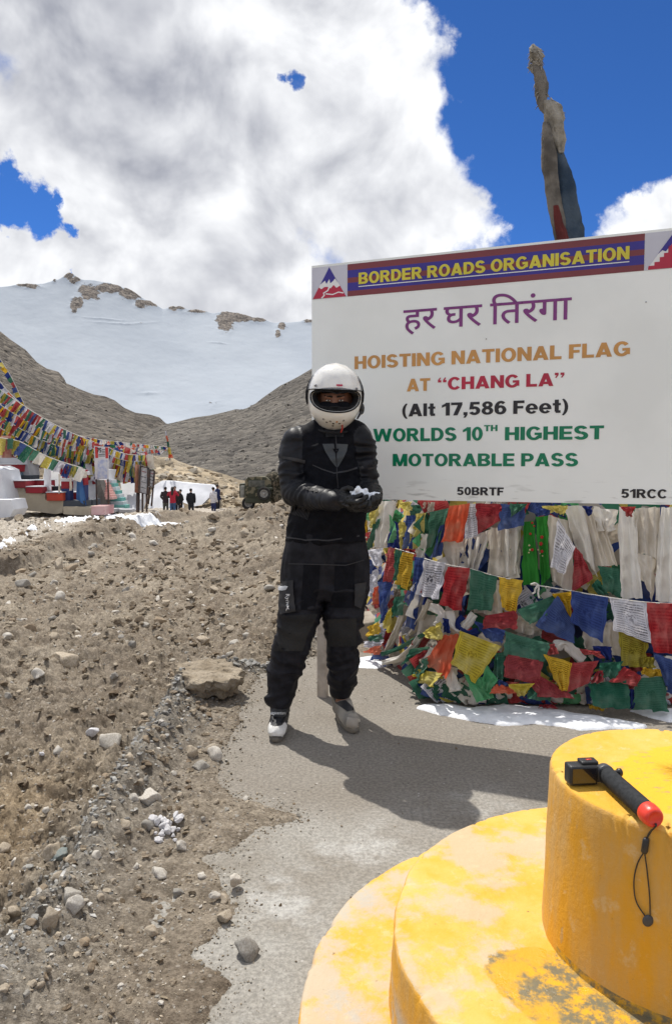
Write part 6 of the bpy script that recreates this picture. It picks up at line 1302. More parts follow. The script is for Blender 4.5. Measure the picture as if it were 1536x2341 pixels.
# stair flanks and the wall behind the banner
stc = thing('painted_stair', T1(1170, 1690, 24), 'turquoise and white striped stair with pink runner in front of the white wall', 'stairs')
for k in range(8):
    a = k / 8; b_ = (k + 1) / 8; xl, xr = 990 + 95 * a, 1090 + 150 * a
    p = T1(xl + 10, 1390 + 290 * a, 24 - .9 * a); q = T1(1110 + 150 * b_, 1390 + 290 * b_, 24 - .9 * a); bb = MB(); bb.box(((p[0] + q[0]) / 2, p[1] + .25, (p[2] + q[2]) / 2 - .0), (q[0] - p[0], .5, (p[2] - q[2]) * .96)); bb.out('step', mtq if k % 2 else mwh, stc, False)
    p = T1(1020 + 75 * a, 1392 + 24 * k, 23.9 - .9 * a); q = T1(1070 + 85 * b_, 1392 + 24 * (k + 1), 23.9 - .9 * a); bb = MB(); bb.box(((p[0] + q[0]) / 2, p[1] + .0, (p[2] + q[2]) / 2), (q[0] - p[0], .5, (p[2] - q[2]) * .98)); bb.out('runner', mtx, stc, False)
ex_ = wall('striped_rail', [(845, 1120), (880, 1120), (960, 1290), (925, 1310)], 24.2, .3, mtq, 'turquoise striped rail climbing between the flags left of the banner', cat='rail')
for k in range(7):
    a = k / 7; p = T1(848 + 80 * a, 1128 + 178 * a, 24.14); q = T1(884 + 80 * a, 1128 + 178 * a, 24.14); bb = MB(); bb.tube([p, q], .035, 6); bb.out('white_stripe', mwh, ex_)
wall('white_wall', [(1090, 1370), (1380, 1380), (1380, 1720), (1270, 1720), (1180, 1560)], 25.5, .8, mwh, 'white sloping wall right of the striped stair', lean=1.1); wall('concrete_ramp', [(965, 1395), (1000, 1395), (1110, 1715), (1000, 1690)], 23.0, .5, mat('dark cement', (.13, .12, .11), (.2, .19, .17), 4, .9), 'dark cement ramp side below the banner', cat='ramp')
for k, (x, w) in enumerate([(1165, 45), (1255, 60), (1115, 40)]): o = boxpx('low_plinth', (x - w, 1682 + (k == 1) * 6), (x + w, 1722), 22.6 - .2 * k, .5, mgw, loc=T1(x, 1720, 22.6)); tag(o, ['grey low block at the foot of the striped stair, middle one', 'grey low block at the foot of the striped stair, right one', 'grey low block at the foot of the striped stair, left one'][k], 'block')
wall('far_white_wall', [(212, 650), (320, 655), (420, 668), (560, 680), (700, 690), (770, 745), (700, 800), (640, 870), (480, 900), (150, 930), (140, 700)], 43, 1.0, mwh, 'long white wall behind the standing visitors', T2, lean=1.1)
# banner
bn = thing('banner', T1(1015, 1710, 21.5), 'tall upright banner with red side bands and the number 75 beside the shrine', 'banner')
mbn = mat('banner white', (.68, .66, .66), (.58, .57, .58), 3, .6); mbr = mat('banner red', (.50, .045, .04), None, 3, .6); mbb = mat('banner lilac picture', (.38, .42, .58), (.60, .60, .62), 9, .6); mbk = mat('banner black', (.03, .03, .03), None, 3, .6)
extr('canvas', [T1(*p, 21.5) for p in [(945, 1050), (1092, 1062), (1092, 1385), (958, 1385)]], .03, mbn, bn)
def flat(name, pts, D, m, parent, T=T1): v = [T(*p, D) for p in pts]; return mk(name, v, [tuple(range(len(v)))], m, parent, False)
flat('red_band', [(955, 1058), (984, 1060), (988, 1172), (960, 1172)], 21.492, mbr, bn); flat('red_band', [(1058, 1064), (1088, 1066), (1088, 1175), (1062, 1175)], 21.492, mbr, bn); flat('picture', [(988, 1190), (1080, 1190), (1078, 1378), (978, 1378)], 21.492, mbb, bn)
def bgtext(txt, a, b, yt, D, m, parent, T=T1):
    v, f, _z, _w = blockword(txt); lo, hi = v.min(0), v.max(0); U_ = a[0] + (v[:, 0] - lo[0]) / (hi[0] - lo[0]) * (b[0] - a[0]); W_ = a[1] + (v[:, 1] - lo[1]) / (hi[1] - lo[1]) * (yt - a[1])
    return mk('lettering', [T(x, y, D) for x, y in zip(U_, W_)], f, m, parent, False)
bgtext('75', (975, 1118), (1020, 1118), 1070, 21.49, mbk, bn)
for k in range(5): flat('text_line', [(1024 if k < 3 else 992, 1085 + k * 16), (1056, 1085 + k * 16), (1056, 1091 + k * 16), (1024 if k < 3 else 992, 1091 + k * 16)], 21.49, mbk, bn)
for x in (968, 1085):
    bb = MB(); bb.tube([T1(x, 1380, 21.53), T1(x + 10, 1720, 21.53)], .025, 8); bb.out('leg', mst, bn)
# information boards
mbo = mat('board print', (.50, .48, .47), (.34, .33, .34), 14, .6); mwd = mat('brown wood', (.16, .06, .035), (.22, .10, .06), 5, .8)
def infoboard(lab, pts, D, legs, post=None, T=T1):
    t = thing('information_board', T(*legs[0][1], D), lab, 'information board', 'information boards by the shrine'); extr('panel', [T(*p, D) for p in pts], .04, mbo, t); fr = MB(); q = [T(*p, D - .02) for p in pts]; fr.tube(q + [q[0]], .03, 6); fr.out('frame', mst, t)
    for a, b in legs: bb = MB(); bb.tube([T(*a, D + .02), T(*b, D + .02)], .028, 8); bb.out('leg', mst, t)
    for k in range(4):
        a = .18 + k * .2; x0, y0 = pts[0][0] * (1 - a) + pts[3][0] * a, pts[0][1] * (1 - a) + pts[3][1] * a; x1, y1 = pts[1][0] * (1 - a) + pts[2][0] * a, pts[1][1] * (1 - a) + pts[2][1] * a
        flat('text_line', [(x0 + (x1 - x0) * .2, y0 + (y1 - y0) * .2), (x0 + (x1 - x0) * .8, y0 + (y1 - y0) * .8), (x0 + (x1 - x0) * .8, y0 + (y1 - y0) * .8 + 5), (x0 + (x1 - x0) * .2, y0 + (y1 - y0) * .2 + 5)], D - .012, mrd if k == 0 else mbk, t, T)
    return t
ib = infoboard('larger information board on dark legs with a brown wooden post', [(1408, 1248), (1490, 1270), (1482, 1538), (1396, 1515)], 20.5, [((1432, 1520), (1432, 1716)), ((1474, 1530), (1474, 1712))])
bb = MB(); p, q = T1(1394, 1240, 20.6), T1(1388, 1520, 20.6); bb.tube([p, q], .10, 4); bb.out('wooden_post', mwd, ib); bb = MB(); bb.tube([q, T1(1384, 1716, 20.6)], .055, 8); bb.out('leg', mst, ib)
infoboard('narrower information board farther right on thin legs', [(172, 538), (218, 552), (206, 708), (165, 690)], 22.5, [((172, 700), (160, 860)), ((204, 708), (190, 878))], T=T2)
# ---- prayer flag strings over the shrine
FMD = {}
def unitflag(c, k):
    if (c, k) not in FMD:
        u, v = np.meshgrid(np.linspace(0, 1, 5), np.linspace(0, 1, 5), indexing='ij'); s_ = k * 2.1
        x = u + .10 * pn(u * 2, v * 2, s_ + 5) * v - .12 * v * (k % 3 - 1); y = .22 * np.sin(u * 4 + s_) * (.2 + v) + .18 * pn(u * 2 + s_, v * 2, 3); z = -v * (1 - .08 * u * (k % 2))
        me = bpy.data.meshes.new('flag'); me.from_pydata(np.stack([x, y, z], -1).reshape(-1, 3).tolist(), [], [tuple(int(i) for i in q) for q in gridf(5, 5)]); me.materials.append(CL[c]); me.polygons.foreach_set('use_smooth', [True] * 16)
        ul = me.uv_layers.new(name='UV'); vi = np.empty(len(me.loops), np.int32); me.loops.foreach_get('vertex_index', vi); ul.data.foreach_set('uv', np.stack([u, 1 - v], -1).reshape(-1, 2)[vi].astype(np.float32).ravel()); me.update(); FMD[(c, k)] = me
    return FMD[(c, k)]
CY_ = ['blue', 'white', 'red', 'green', 'yellow']
def bgstring(lab, pts, D0, D1, n, size, sag, group, cols=CY_, hang=1.3):
    c = [np.asarray(P(x, y, D0 + (D1 - D0) * i / (len(pts) - 1))) for i, (x, y) in enumerate(pts)]; sm_ = np.array(smooth(c, 14)); t_ = np.linspace(0, 1, len(sm_)); 
    cum = np.concatenate([[0], np.cumsum(np.linalg.norm(np.diff(sm_, axis=0), axis=1))]); Lt = cum[-1]; cum /= Lt
    at = lambda s: np.array([np.interp(s, cum, sm_[:, k]) for k in range(3)]) - (0, 0, sag * 4 * s * (1 - s))
    t = thing('prayer_flag_string', c[0], lab, 'prayer flags', group); b = MB(); b.tube([at(s) for s in np.linspace(0, 1, 24)], .012, 4); b.out('cord', MRO, t)
    for k in range(n):
        s = (k + .5) / n; p = at(s); d = at(min(1, s + .01)) - at(max(0, s - .01)); o = bpy.data.objects.new('flag', unitflag(cols[k % len(cols)] if rs.rand() < .6 else rs.choice(['navy', 'white', 'dred', 'green', 'cream', 'gold', 'olive']), int(rs.randint(6)))); C.objects.link(o); o.parent = t
        o.location = p - LOC[t.name] ; w = min(Lt / n * .98, size * 1.1); o.scale = (w, size, size * hang * rs.uniform(.75, 1.15)); o.rotation_euler = (rs.uniform(-.35, .35), -math.atan2(d[2], math.hypot(d[0], d[1])) + rs.uniform(-.2, .2), math.atan2(d[1], d[0]) + rs.uniform(-.25, .25))
    return t
grp = 'strings of prayer flags over the shrine'
LB = [(-30, 868, 120, 960, 215, 1010, 'top string of the dense flag slope above the shrine'), (-30, 905, 100, 975, 230, 1030, 'second string from the top of the flag slope'), (-30, 930, 100, 1000, 225, 1040, 'third string from the top of the flag slope'), (-30, 960, 90, 1015, 205, 1048, 'fourth string from the top of the flag slope'), (-30, 985, 80, 1028, 190, 1060, 'fifth string of the flag slope, just above the green and yellow one'), (-30, 945, 60, 985, 215, 1020, 'middle string across the flag slope'), (60, 985, 140, 1025, 212, 1055, 'short string in the lower right of the flag slope'), (-30, 895, 60, 940, 170, 1000, 'short string in the upper left of the flag slope')]
for k, (x0, y0, x1, y1, x2, y2, lab) in enumerate(LB): bgstring(lab, [(x0, y0), (x1, y1), (x2, y2)], 21.4 + k * .12, 23.2 + k * .1, 48 if k < 6 else 30, .20, .10, grp, hang=1.7)
bgstring('string of big green, yellow and blue flags right above the shrine blocks', [(-10, 1000), (45, 1006), (110, 1040), (190, 1070)], 20.2, 20.5, 13, .36, .05, grp, ['yellow', 'green', 'gold', 'blue', 'green', 'green', 'dred'], 1.15)
bgstring('upper string of small flags flying up the hillside at the left border', [(-20, 790), (20, 850), (45, 900), (72, 960)], 24, 24, 15, .21, .0, grp, ['red', 'white', 'blue', 'yellow', 'white', 'navy', 'yellow', 'orange', 'blue', 'yellow'], .8)
bgstring('lower string of pale flags flying up the hillside at the left border', [(-10, 858), (20, 895), (50, 925), (70, 955)], 23.5, 23.5, 9, .24, .0, grp, ['white', 'lgreen', 'white', 'orange'], .8)
for k in range(3): bgstring(['flag string right of the banner, upper one', 'flag string right of the banner, middle one', 'flag string right of the banner, lower one'][k], [(247, 1022 + 16 * k), (285, 1034 + 15 * k), (330, 1040 + 14 * k)], 25.2, 25.4, 15, .28, .05, grp, hang=2.0)
for k, (a, b_, c_) in enumerate([((95, 978), (230, 1005), (385, 1022)), ((100, 985), (240, 1016), (372, 1030)), ((120, 990), (240, 1024), (345, 1040)), ((90, 972), (200, 1000), (300, 1018))]):
    bgstring(['far string of tiny pennants running to the tall coloured flag, top one', 'far string of tiny pennants, second one', 'far string of tiny pennants, third one', 'far string of tiny pennants, shortest one'][k], [a, b_, c_], 30, 46, 60, .26, .0, grp, ['red', 'white', 'navy', 'orange', 'white'], .8)
# dense cloth mass on the slope behind the strings
Vc, Fc, Mi, n = [], [], [], 0; 
for i in range(620):
    if i < 430: px_ = rs.uniform(-20, 225); lo_ = np.interp(px_, [-20, 0, 100, 225], [880, 905, 985, 1035]); hi_ = np.interp(px_, [-20, 60, 130, 225], [1045, 1050, 1068, 1095]); D_ = 23.6
    else: px_ = rs.uniform(243, 345); lo_, hi_ = np.interp(px_, [243, 345], [1024, 1052]), np.interp(px_, [243, 345], [1095, 1090]); D_ = 26
    c = P(px_, rs.uniform(lo_, hi_), D_ + rs.uniform(-.25, .4)); u, v = np.meshgrid(np.linspace(-1, 1, 4), np.linspace(-1, 1, 5), indexing='ij'); s = rs.uniform(.07, .17); th = rs.uniform(-.5, .5)
    x = s * u * .7; z = s * v * 1.5; x, z = x * math.cos(th) - z * math.sin(th), x * math.sin(th) + z * math.cos(th)
    pp = np.stack([c[0] + x, c[1] + .10 * pn(u + i, v, 1), c[2] + z], -1).reshape(-1, 3); Vc.append(pp); Fc.append(gridf(4, 5) + n); n += 20
    Mi += [int(rs.choice(10, p=[.16, .16, .14, .12, .06, .16, .06, .08, .04, .02]))] * 12
o = mk('flag_mass', np.concatenate(Vc), np.concatenate(Fc), [CL[k] for k in order], uv=np.zeros((n, 2)), mi=Mi, loc=T1(500, 1000, 23.6)); tag(o, 'dense mass of old prayer flags behind the strings above the shrine', kind='stuff')
# tall coloured flag on its pole
fp = thing('tall_flag', T2(360, 430, 46), 'narrow vertical flag in red, green and yellow on the tan boulder slope', 'flag'); bb = MB(); bb.tube([T2(362, 450, 46), T2(322, 180, 46)], .035, 6); bb.out('pole', mst, fp)
for k, (y0, y1, m) in enumerate([(185, 225, 'white'), (225, 280, 'orange'), (280, 330, 'green'), (335, 400, 'yellow'), (400, 432, 'orange')]):
    xx_ = lambda y: 322 + (y - 180) * .148; free_cloth('panel', [T2(xx_(y0) - 8, y0, 45.9), T2(xx_(y0) + (2 + 12 * k / 2), y0, 45.9), T2(xx_(y1) + 4 + 6 * k, y1, 45.9), T2(xx_(y1) - 10, y1, 45.9)], CL[m], fp, amp=.12, seed=k)

# ------------------------------------------------------------------ jeep
J = 40.
jp = thing('army_jeep', T2(1180, 830, J), 'dark green jeep with canvas top and spare wheel behind the far spoil heap', 'jeep')
mjg = mat('olive drab paint', (.045, .052, .035), (.06, .065, .045), 3, .6, .2, 20); mcv = mat('camouflage canvas', (.05, .052, .035), (.17, .15, .10), 2.6, .95, .5, 9, contrast=(.50, .53)); mru = mat('tyre rubber', (.018, .018, .018), (.04, .037, .033), 12, .9); mrm = mat('rim grey', (.32, .31, .29), (.2, .19, .18), 9, .5)
def jb(nm, a, b, d0, dep, m, bev=.03): p, q = T2(*a, J + d0), T2(*b, J + d0); bb = MB(); bb.box(((p[0] + q[0]) / 2, J + d0 + dep / 2, (p[2] + q[2]) / 2), (abs(q[0] - p[0]), dep, abs(q[2] - p[2])), bev=bev); return bb.out(nm, m, jp, True)
jb('body', (1052, 735), (1300, 850), .05, 3.1, mjg, .06)
cr_ = [T2(*p, J) for p in [(1050, 800), (1050, 640), (1075, 612), (1160, 602), (1250, 606), (1290, 640), (1300, 760), (1295, 800)]]
rings = []; nn = len(cr_); V_ = []
for k, (dy, s) in enumerate([(0, .97), (.08, 1), (1.0, 1.0), (1.9, 1.0), (2.0, .95)]):
    c0 = np.mean(cr_, 0)
    V_ += [c0 + (p - c0) * s + (0, dy, .02 * math.sin(i + k)) for i, p in enumerate(cr_)]
f = [(k * nn + i, k * nn + (i + 1) % nn, (k + 1) * nn + (i + 1) % nn, (k + 1) * nn + i) for k in range(4) for i in range(nn)] + [tuple(range(nn - 1, -1, -1)), tuple(4 * nn + i for i in range(nn))]
mk('canvas_top', V_, f, mcv, jp, False)
jb('rear_window', (1085, 640), (1235, 700), -.03, .04, mat('clouded plastic', (.12, .12, .10), (.06, .06, .05), 5, .4), .01)
jb('windscreen_frame', (1000, 670), (1050, 800), 1.2, 1.5, mjg); jb('side_panel', (1010, 690), (1048, 800), .6, .3, mat('pale panel', (.3, .3, .27), (.2, .2, .18), 6, .7)); jb('mud_guard', (1160, 705), (1305, 728), -.25, .5, mjg, .04)
def wheel(cx, cy, D, r, nm='spare_wheel'):
    c = T2(cx, cy, D); pr = [(r * .62, -.10), (r * .80, -.12), (r * .95, -.11), (r, -.06), (r, .06), (r * .95, .11), (r * .62, .1)]; n = 32; t = np.linspace(0, 2 * np.pi, n, endpoint=False); V_ = np.stack([np.stack([c[0] + a * np.cos(t), c[1] + b + 0 * t, c[2] + a * np.sin(t)], -1) for a, b in pr], 1).reshape(-1, 3)
    ty = mk(nm, V_, gridf(n, len(pr), True), mru, jp); bb = MB(); bb.loft([(c + (0, -.05, 0), (r * .62, 0, 0), (0, 0, r * .62)), (c + (0, -.09, 0), (r * .58, 0, 0), (0, 0, r * .58)), (c + (0, -.03, 0), (r * .42, 0, 0), (0, 0, r * .42)), (c + (0, -.06, 0), (r * .2, 0, 0), (0, 0, r * .2)), (c + (0, -.12, 0), (r * .12, 0, 0), (0, 0, r * .12))], 24); bb.out('rim', mrm, ty)
wheel(1228, 762, J - .3, .37); wheel(1085, 850, J + .3, .36, 'wheel'); wheel(1270, 850, J + .3, .36, 'wheel'); jb('tail_lamp', (1060, 770), (1072, 790), 0, .05, mbr, .01)
# net-covered load to its right
mnet = mat('camouflage net', (.035, .032, .02), (.16, .13, .09), 7, .95, .9, 20, contrast=(.45, .6), bdist=.1); bb = MB()
for k in range(26): c = T2(rs.uniform(1310, 1470), rs.uniform(650, 850), J + .6 + rs.uniform(-.3, .6)); bb.ell(c, (rs.uniform(.25, .5), rs.uniform(.3, .6), rs.uniform(.2, .5)), rotm(rs.rand(), rs.rand(), rs.rand()), 12, 8)
v, f, nn_ = remesh(bb, .09, 1); v = v + nn_ * (.14 * fbm(v[:, 0] * 3, v[:, 1] * 3, v[:, 2] * 3, 3, .6, True))[:, None]; o = mk('netted_load', v, f, mnet, loc=T2(1390, 850, J + .6)); tag(o, 'vehicle load under a brown camouflage net right of the jeep', 'covered load')

# ------------------------------------------------------------------ small visitors
def msk(c, r=.9): return mat('fabric', c, tuple(x * .7 for x in c), 9, r, .3, 30)
mskin = mat('skin', (.36, .21, .14), (.32, .18, .12), 20, .55, .1, 80, .4); mhair = mat('dark hair', (.012, .010, .009), (.03, .022, .018), 40, .6, .5, 120)
def visitor(px, pyh, D, hgt_, top, legs, lab, hair='short', face=0, arms=None, scarf=None, shoes=(.03, .03, .03)):
    c = P(px, pyh, D); H = hgt_; z0 = c[2] - H; X, Y = c[0], D; t = thing('person', (X, Y, z0), lab, 'person'); s = H / 1.72
    def W_(x, y, z): ca, sa = math.cos(face), math.sin(face); return np.array([X + s * (x * ca - y * sa), Y + s * (x * sa + y * ca), z0 + s * z])
    A = arms or [((.19, -.02, 1.40), (.25, .03, 1.13), (.22, -.10, .90)), ((-.19, -.02, 1.40), (-.25, .03, 1.13), (-.22, -.10, .90))]
    bd_ = MB(); bd_.cap(W_(0, 0, 1.44), W_(0, 0, 1.55), .052 * s, .05 * s); bd_.ell(W_(0, -.01, 1.62), (.078 * s, .095 * s, .11 * s)); bd_.ell(W_(0, -.105, 1.60), (.015 * s, .02 * s, .022 * s), n=8, m=6)
    bd_.loft([(W_(0, 0, z), np.array([a * s * math.cos(face), a * s * math.sin(face), 0]), np.array([-b * s * math.sin(face), b * s * math.cos(face), 0])) for z, a, b in ((.86, .14, .10), (1.0, .13, .09), (1.2, .145, .10), (1.38, .17, .09), (1.45, .07, .06))], 16)
    for a, b, c_ in A: bd_.cap(W_(*a), W_(*b), .04 * s, .035 * s, 10); bd_.cap(W_(*b), W_(*c_), .035 * s, .026 * s, 10); h = np.array(c_) + (np.array(c_) - b) / np.linalg.norm(np.array(c_) - b) * .07; bd_.ell(W_(*h), (.03 * s, .03 * s, .05 * s), n=10, m=8)
    for sx in (-1, 1): bd_.cap(W_(sx * .09, 0, .86), W_(sx * .10, -.01, .47), .075 * s, .055 * s, 10); bd_.cap(W_(sx * .10, -.01, .47), W_(sx * .10, .02, .09), .05 * s, .035 * s, 10)
    v, f, _n = remesh(bd_, .022 * s, 2); mk('body', v, f, mskin, t)
    j = MB(); j.loft([(W_(0, 0, z), np.array([a * s * math.cos(face), a * s * math.sin(face), 0]), np.array([-b * s * math.sin(face), b * s * math.cos(face), 0])) for z, a, b in ((.80, .185, .14), (.95, .18, .135), (1.1, .165, .13), (1.3, .195, .135), (1.42, .17, .11), (1.50, .075, .07))], 20)
    for a, b, c_ in A: j.cap(W_(*a), W_(*b), .068 * s, .06 * s, 12); j.cap(W_(*b), W_(*c_), .058 * s, .045 * s, 12)
    v, f, nn_ = remesh(j, .02 * s, 2); v = v + nn_ * (.012 * pn(v[:, 0] * 9, v[:, 1] * 9, v[:, 2] * 16))[:, None]; mk('jacket', v, f, msk(top), t)
    l = MB(); l.loft([(W_(0, 0, z), np.array([a * s * math.cos(face), a * s * math.sin(face), 0]), np.array([-b * s * math.sin(face), b * s * math.cos(face), 0])) for z, a, b in ((.76, .165, .12), (.9, .16, .12), (.98, .15, .11))], 18)
    for sx in (-1, 1): l.cap(W_(sx * .09, 0, .84), W_(sx * .10, -.015, .47), .095 * s, .07 * s, 12); l.cap(W_(sx * .10, -.015, .47), W_(sx * .105, .02, .12), .068 * s, .055 * s, 12)
    v, f, _n = remesh(l, .02 * s, 2); mk('trousers', v, f, msk(legs), t)
    for sx in (-1, 1): b = MB(); b.ell(W_(sx * .105, -.04, .045), (.05 * s, .13 * s, .05 * s), rotm(0, 0, face), 12, 8); b.out('shoe', msk(shoes), t)
    hb = MB(); hb.ell(W_(0, .018, 1.66), (.092 * s, .105 * s, .095 * s))
    if hair == 'long': hb.cap(W_(0, .07, 1.62), W_(0, .12, 1.30), .09 * s, .06 * s)
    v, f, _n = remesh(hb, .018 * s, 1)
    if hair == 'hood': mk('hood', v + (0, 0, .01), f, msk(top), t)
    else: mk('hair', v, f, mhair, t)
    if scarf: b = MB(); b.cap(W_(-.06, -.04, 1.49), W_(.06, -.04, 1.49), .055 * s, .055 * s); b.out('scarf', msk(scarf), t)
    return t
phone = [((.20, 0, 1.40), (.30, -.12, 1.25), (.10, -.22, 1.50)), ((-.20, 0, 1.40), (-.30, -.12, 1.25), (-.10, -.22, 1.50))]
def v2(zx, zy): return Q2(zx, zy)
vd = 41.
visitor(*v2(318, 702), vd, 1.62, (.035, .025, .03), (.10, .10, .085), 'visitor in a black jacket with red sleeve stripe, leftmost of the group', arms=[((.2, 0, 1.40), (.27, .02, 1.15), (.20, -.15, 1.0)), ((-.2, 0, 1.4), (-.26, -.05, 1.15), (-.12, -.20, 1.1))], face=math.pi)
visitor(*v2(383, 702), vd - 1.2, 1.60, (.42, .025, .05), (.06, .12, .24), 'long-haired visitor in a crimson coat and blue jeans', hair='long', arms=phone, face=math.pi)
visitor(*v2(404, 697), vd + .5, 1.66, (.05, .03, .03), (.03, .03, .04), 'visitor standing right behind the crimson coat', face=.3)
visitor(*v2(455, 727), vd, 1.55, (.02, .02, .022), (.025, .025, .03), 'visitor in a long black coat and hood turning left', hair='hood', face=-.8)
visitor(*v2(553, 718), vd, 1.58, (.018, .02, .026), (.03, .035, .045), 'visitor in black standing alone before the white wall', face=math.pi)
visitor(*v2(760, 705), vd - .5, 1.60, (.66, .64, .66), (.03, .04, .12), 'visitor in a white jacket right of the white wall', face=math.pi * .8)
visitor(*v2(797, 680), vd + .8, 1.70, (.02, .03, .10), (.03, .03, .04), 'visitor in navy blue walking behind the white jacket', face=2.2)
# ------------------------------------------------------------------ the rider
mjk = mat('black textile jacket', (.0035, .004, .0065), (.007, .0075, .011), 30, .75, .5, 500, .12, bdist=.002); mlt = mat('black leather', (.0065, .007, .0095), (.014, .0145, .019), 14, .46, .5, 160, .22, bdist=.002)
mtr = mat('black riding trousers', (.006, .006, .009), (.015, .015, .020), 20, .62, .5, 400, .18, bdist=.002); mtp = mat('worn dark grey panel', (.026, .026, .030), (.045, .043, .042), 12, .75, .4, 200, .3, bdist=.002); mdust = mat('dusty knee cloth', (.010, .010, .012), (.030, .029, .028), 4, .85, .4, 120, .2)
rd_ = thing('person', (-.05, 3.68, 0), 'rider in black gear and white helmet holding snow in cupped gloves', 'person')
Rp = lambda x, y, Y: P(x, y, Y)
def ring(xl, xr, y, Y, ry, tilt=0):
    a, b = P(xl, y, Y), P(xr, y, Y); c = (a + b) / 2; return (c, (b - a) / 2, np.array([0, ry, tilt]))
SEG = []   # limbs, for cloth folds: (p0, p1, kind)
def limb(mb, pts, rs_, kind, sq=1.0):
    for (a, ra), (b, rb) in zip(zip(pts[:-1], rs_[:-1]), zip(pts[1:], rs_[1:])):
        mb.cap(a, b, ra, rb, 22, 5, sq); SEG.append((np.asarray(a), np.asarray(b), kind))
shL, elL, wrL = Rp(674, 1008, 3.66), Rp(669, 1124, 3.60), Rp(762, 1145, 3.33)
shR, elR, wrR = Rp(822, 1008, 3.66), Rp(836, 1118, 3.68), Rp(842, 1143, 3.40)
J_ = MB()
J_.loft([ring(724, 804, 956, 3.66, .060), ring(708, 818, 964, 3.67, .070), ring(686, 836, 975, 3.68, .080), ring(670, 848, 987, 3.68, .088), ring(660, 850, 1002, 3.68, .098), ring(664, 846, 1030, 3.68, .112), ring(670, 838, 1062, 3.68, .125), ring(672, 838, 1100, 3.68, .128), ring(670, 836, 1140, 3.68, .130), ring(664, 835, 1180, 3.685, .132), ring(658, 834, 1212, 3.69, .130), ring(655, 834, 1236, 3.69, .132)], 48)
limb(J_, [shL, Rp(666, 1062, 3.635), elL], [.062, .061, .057], 'arm'); limb(J_, [elL, Rp(716, 1140, 3.46), wrL], [.055, .047, .038], 'arm')
limb(J_, [shR, Rp(831, 1062, 3.66), elR], [.066, .064, .058], 'arm'); limb(J_, [elR, Rp(840, 1136, 3.54), wrR], [.056, .052, .043], 'arm')
v, f, n_ = remesh(J_, .0072, 9)
def folds(v, n_, segs, A=.009, fa=26., seed=0.):
    best = np.full(len(v), 1e9); d_ = np.zeros(len(v)); isarm = np.zeros(len(v), bool)
    for k, (a, b, kind) in enumerate(segs):
        ab = b - a; L = np.linalg.norm(ab); ax = ab / L; t = np.clip((v - a) @ ax, 0, L); q = v - a - np.outer(t, ax); dist = np.linalg.norm(q, axis=1)
        e1 = np.cross(ax, (0, 1, 0)); e1 /= np.linalg.norm(e1) + 1e-9; e2 = np.cross(ax, e1); s1, s2 = q @ e1, q @ e2
        ph = t + .35 * s1 * math.sin(k * 2.1 + 1) + .25 * s2 + .03 * pn(v[:, 0] * 7 + seed, v[:, 1] * 7, v[:, 2] * 7)
        nn = 1 - 2.2 * np.abs(pn(ph * fa + seed + k, s1 * 5, s2 * 5 + k * 3)); nn = nn + .45 * (1 - 2 * np.abs(pn(ph * fa * 2.1 + 5, s1 * 11 + seed, s2 * 11)))
        m = dist < best; best[m] = dist[m]; d_[m] = nn[m]; isarm[m] = kind == 'arm'
    return v + n_ * (A * (d_ - .35) * (.6 + .8 * (pn(v[:, 0] * 6 + seed, v[:, 1] * 6, v[:, 2] * 6) + .3)))[:, None], best, isarm
tor = [(Rp(750, 1000, 3.68), Rp(748, 1240, 3.69), 'torso')]
armsegs = [s for s in SEG if s[2] == 'arm']
v2_, best, isarm = folds(v, n_, armsegs, .0165, 16., 3.)
tv, _, _ = folds(v, n_, tor, .011, 11., 7.)
# torso vertices keep to the torso's own, flatter folds
arm_m = best < .075; wgt = sst(.082 - best, -.02, .01)[:, None]
px_of = lambda q: CX + F * q[:, 0] / (q[:, 1] * math.cos(PIT) - (q[:, 2] - HC) * math.sin(PIT))
v = tv * (1 - wgt) + v2_ * wgt
mi = [1 if arm_m[list(q)].all() and not (690 < 0) else 0 for q in f.tolist()]
v[:, 2] += .0
jkt = mk('jacket', v, f, [mjk, mlt], rd_, mi=mi)
jv, jf = v.copy(), [tuple(q) for q in f.tolist()]
# trousers
T_ = MB(); SEG.clear()
T_.loft([ring(660, 828, 1214, 3.69, .118), ring(656, 832, 1240, 3.69, .122), ring(650, 838, 1275, 3.69, .126), ring(645, 841, 1310, 3.69, .126), ring(645, 841, 1345, 3.69, .118), ring(660, 828, 1368, 3.69, .09)], 40)
hl, kl, al = Rp(694, 1330, 3.69), Rp(672, 1468, 3.645), Rp(639, 1598, 3.70); hr, kr, ar_ = Rp(790, 1330, 3.70), Rp(783, 1468, 3.70), Rp(780, 1576, 3.80)
limb(T_, [hl, Rp(687, 1395, 3.66), kl], [.106, .098, .086], 'leg'); limb(T_, [kl, Rp(650, 1535, 3.69), al], [.087, .083, .066], 'leg')
limb(T_, [hr, Rp(788, 1395, 3.69), kr], [.110, .102, .083], 'leg'); limb(T_, [kr, Rp(785, 1530, 3.76), ar_], [.083, .077, .062], 'leg')
v, f, n_ = remesh(T_, .0078, 6)
v, best, _ = folds(v, n_, SEG, .017, 12., 11.)
lowz = np.array([.115]); 
# hems: cut flat by flattening the rounded ends
zl = np.where(v[:, 0] < (P(712, 1600, 3.7)[0]), P(636, 1616, 3.68)[2], P(780, 1592, 3.8)[2]); v[:, 2] = np.maximum(v[:, 2], zl)
trs = mk('trousers', v, f, mtr, rd_); tvv, tff = v.copy(), [tuple(q) for q in f.tolist()]
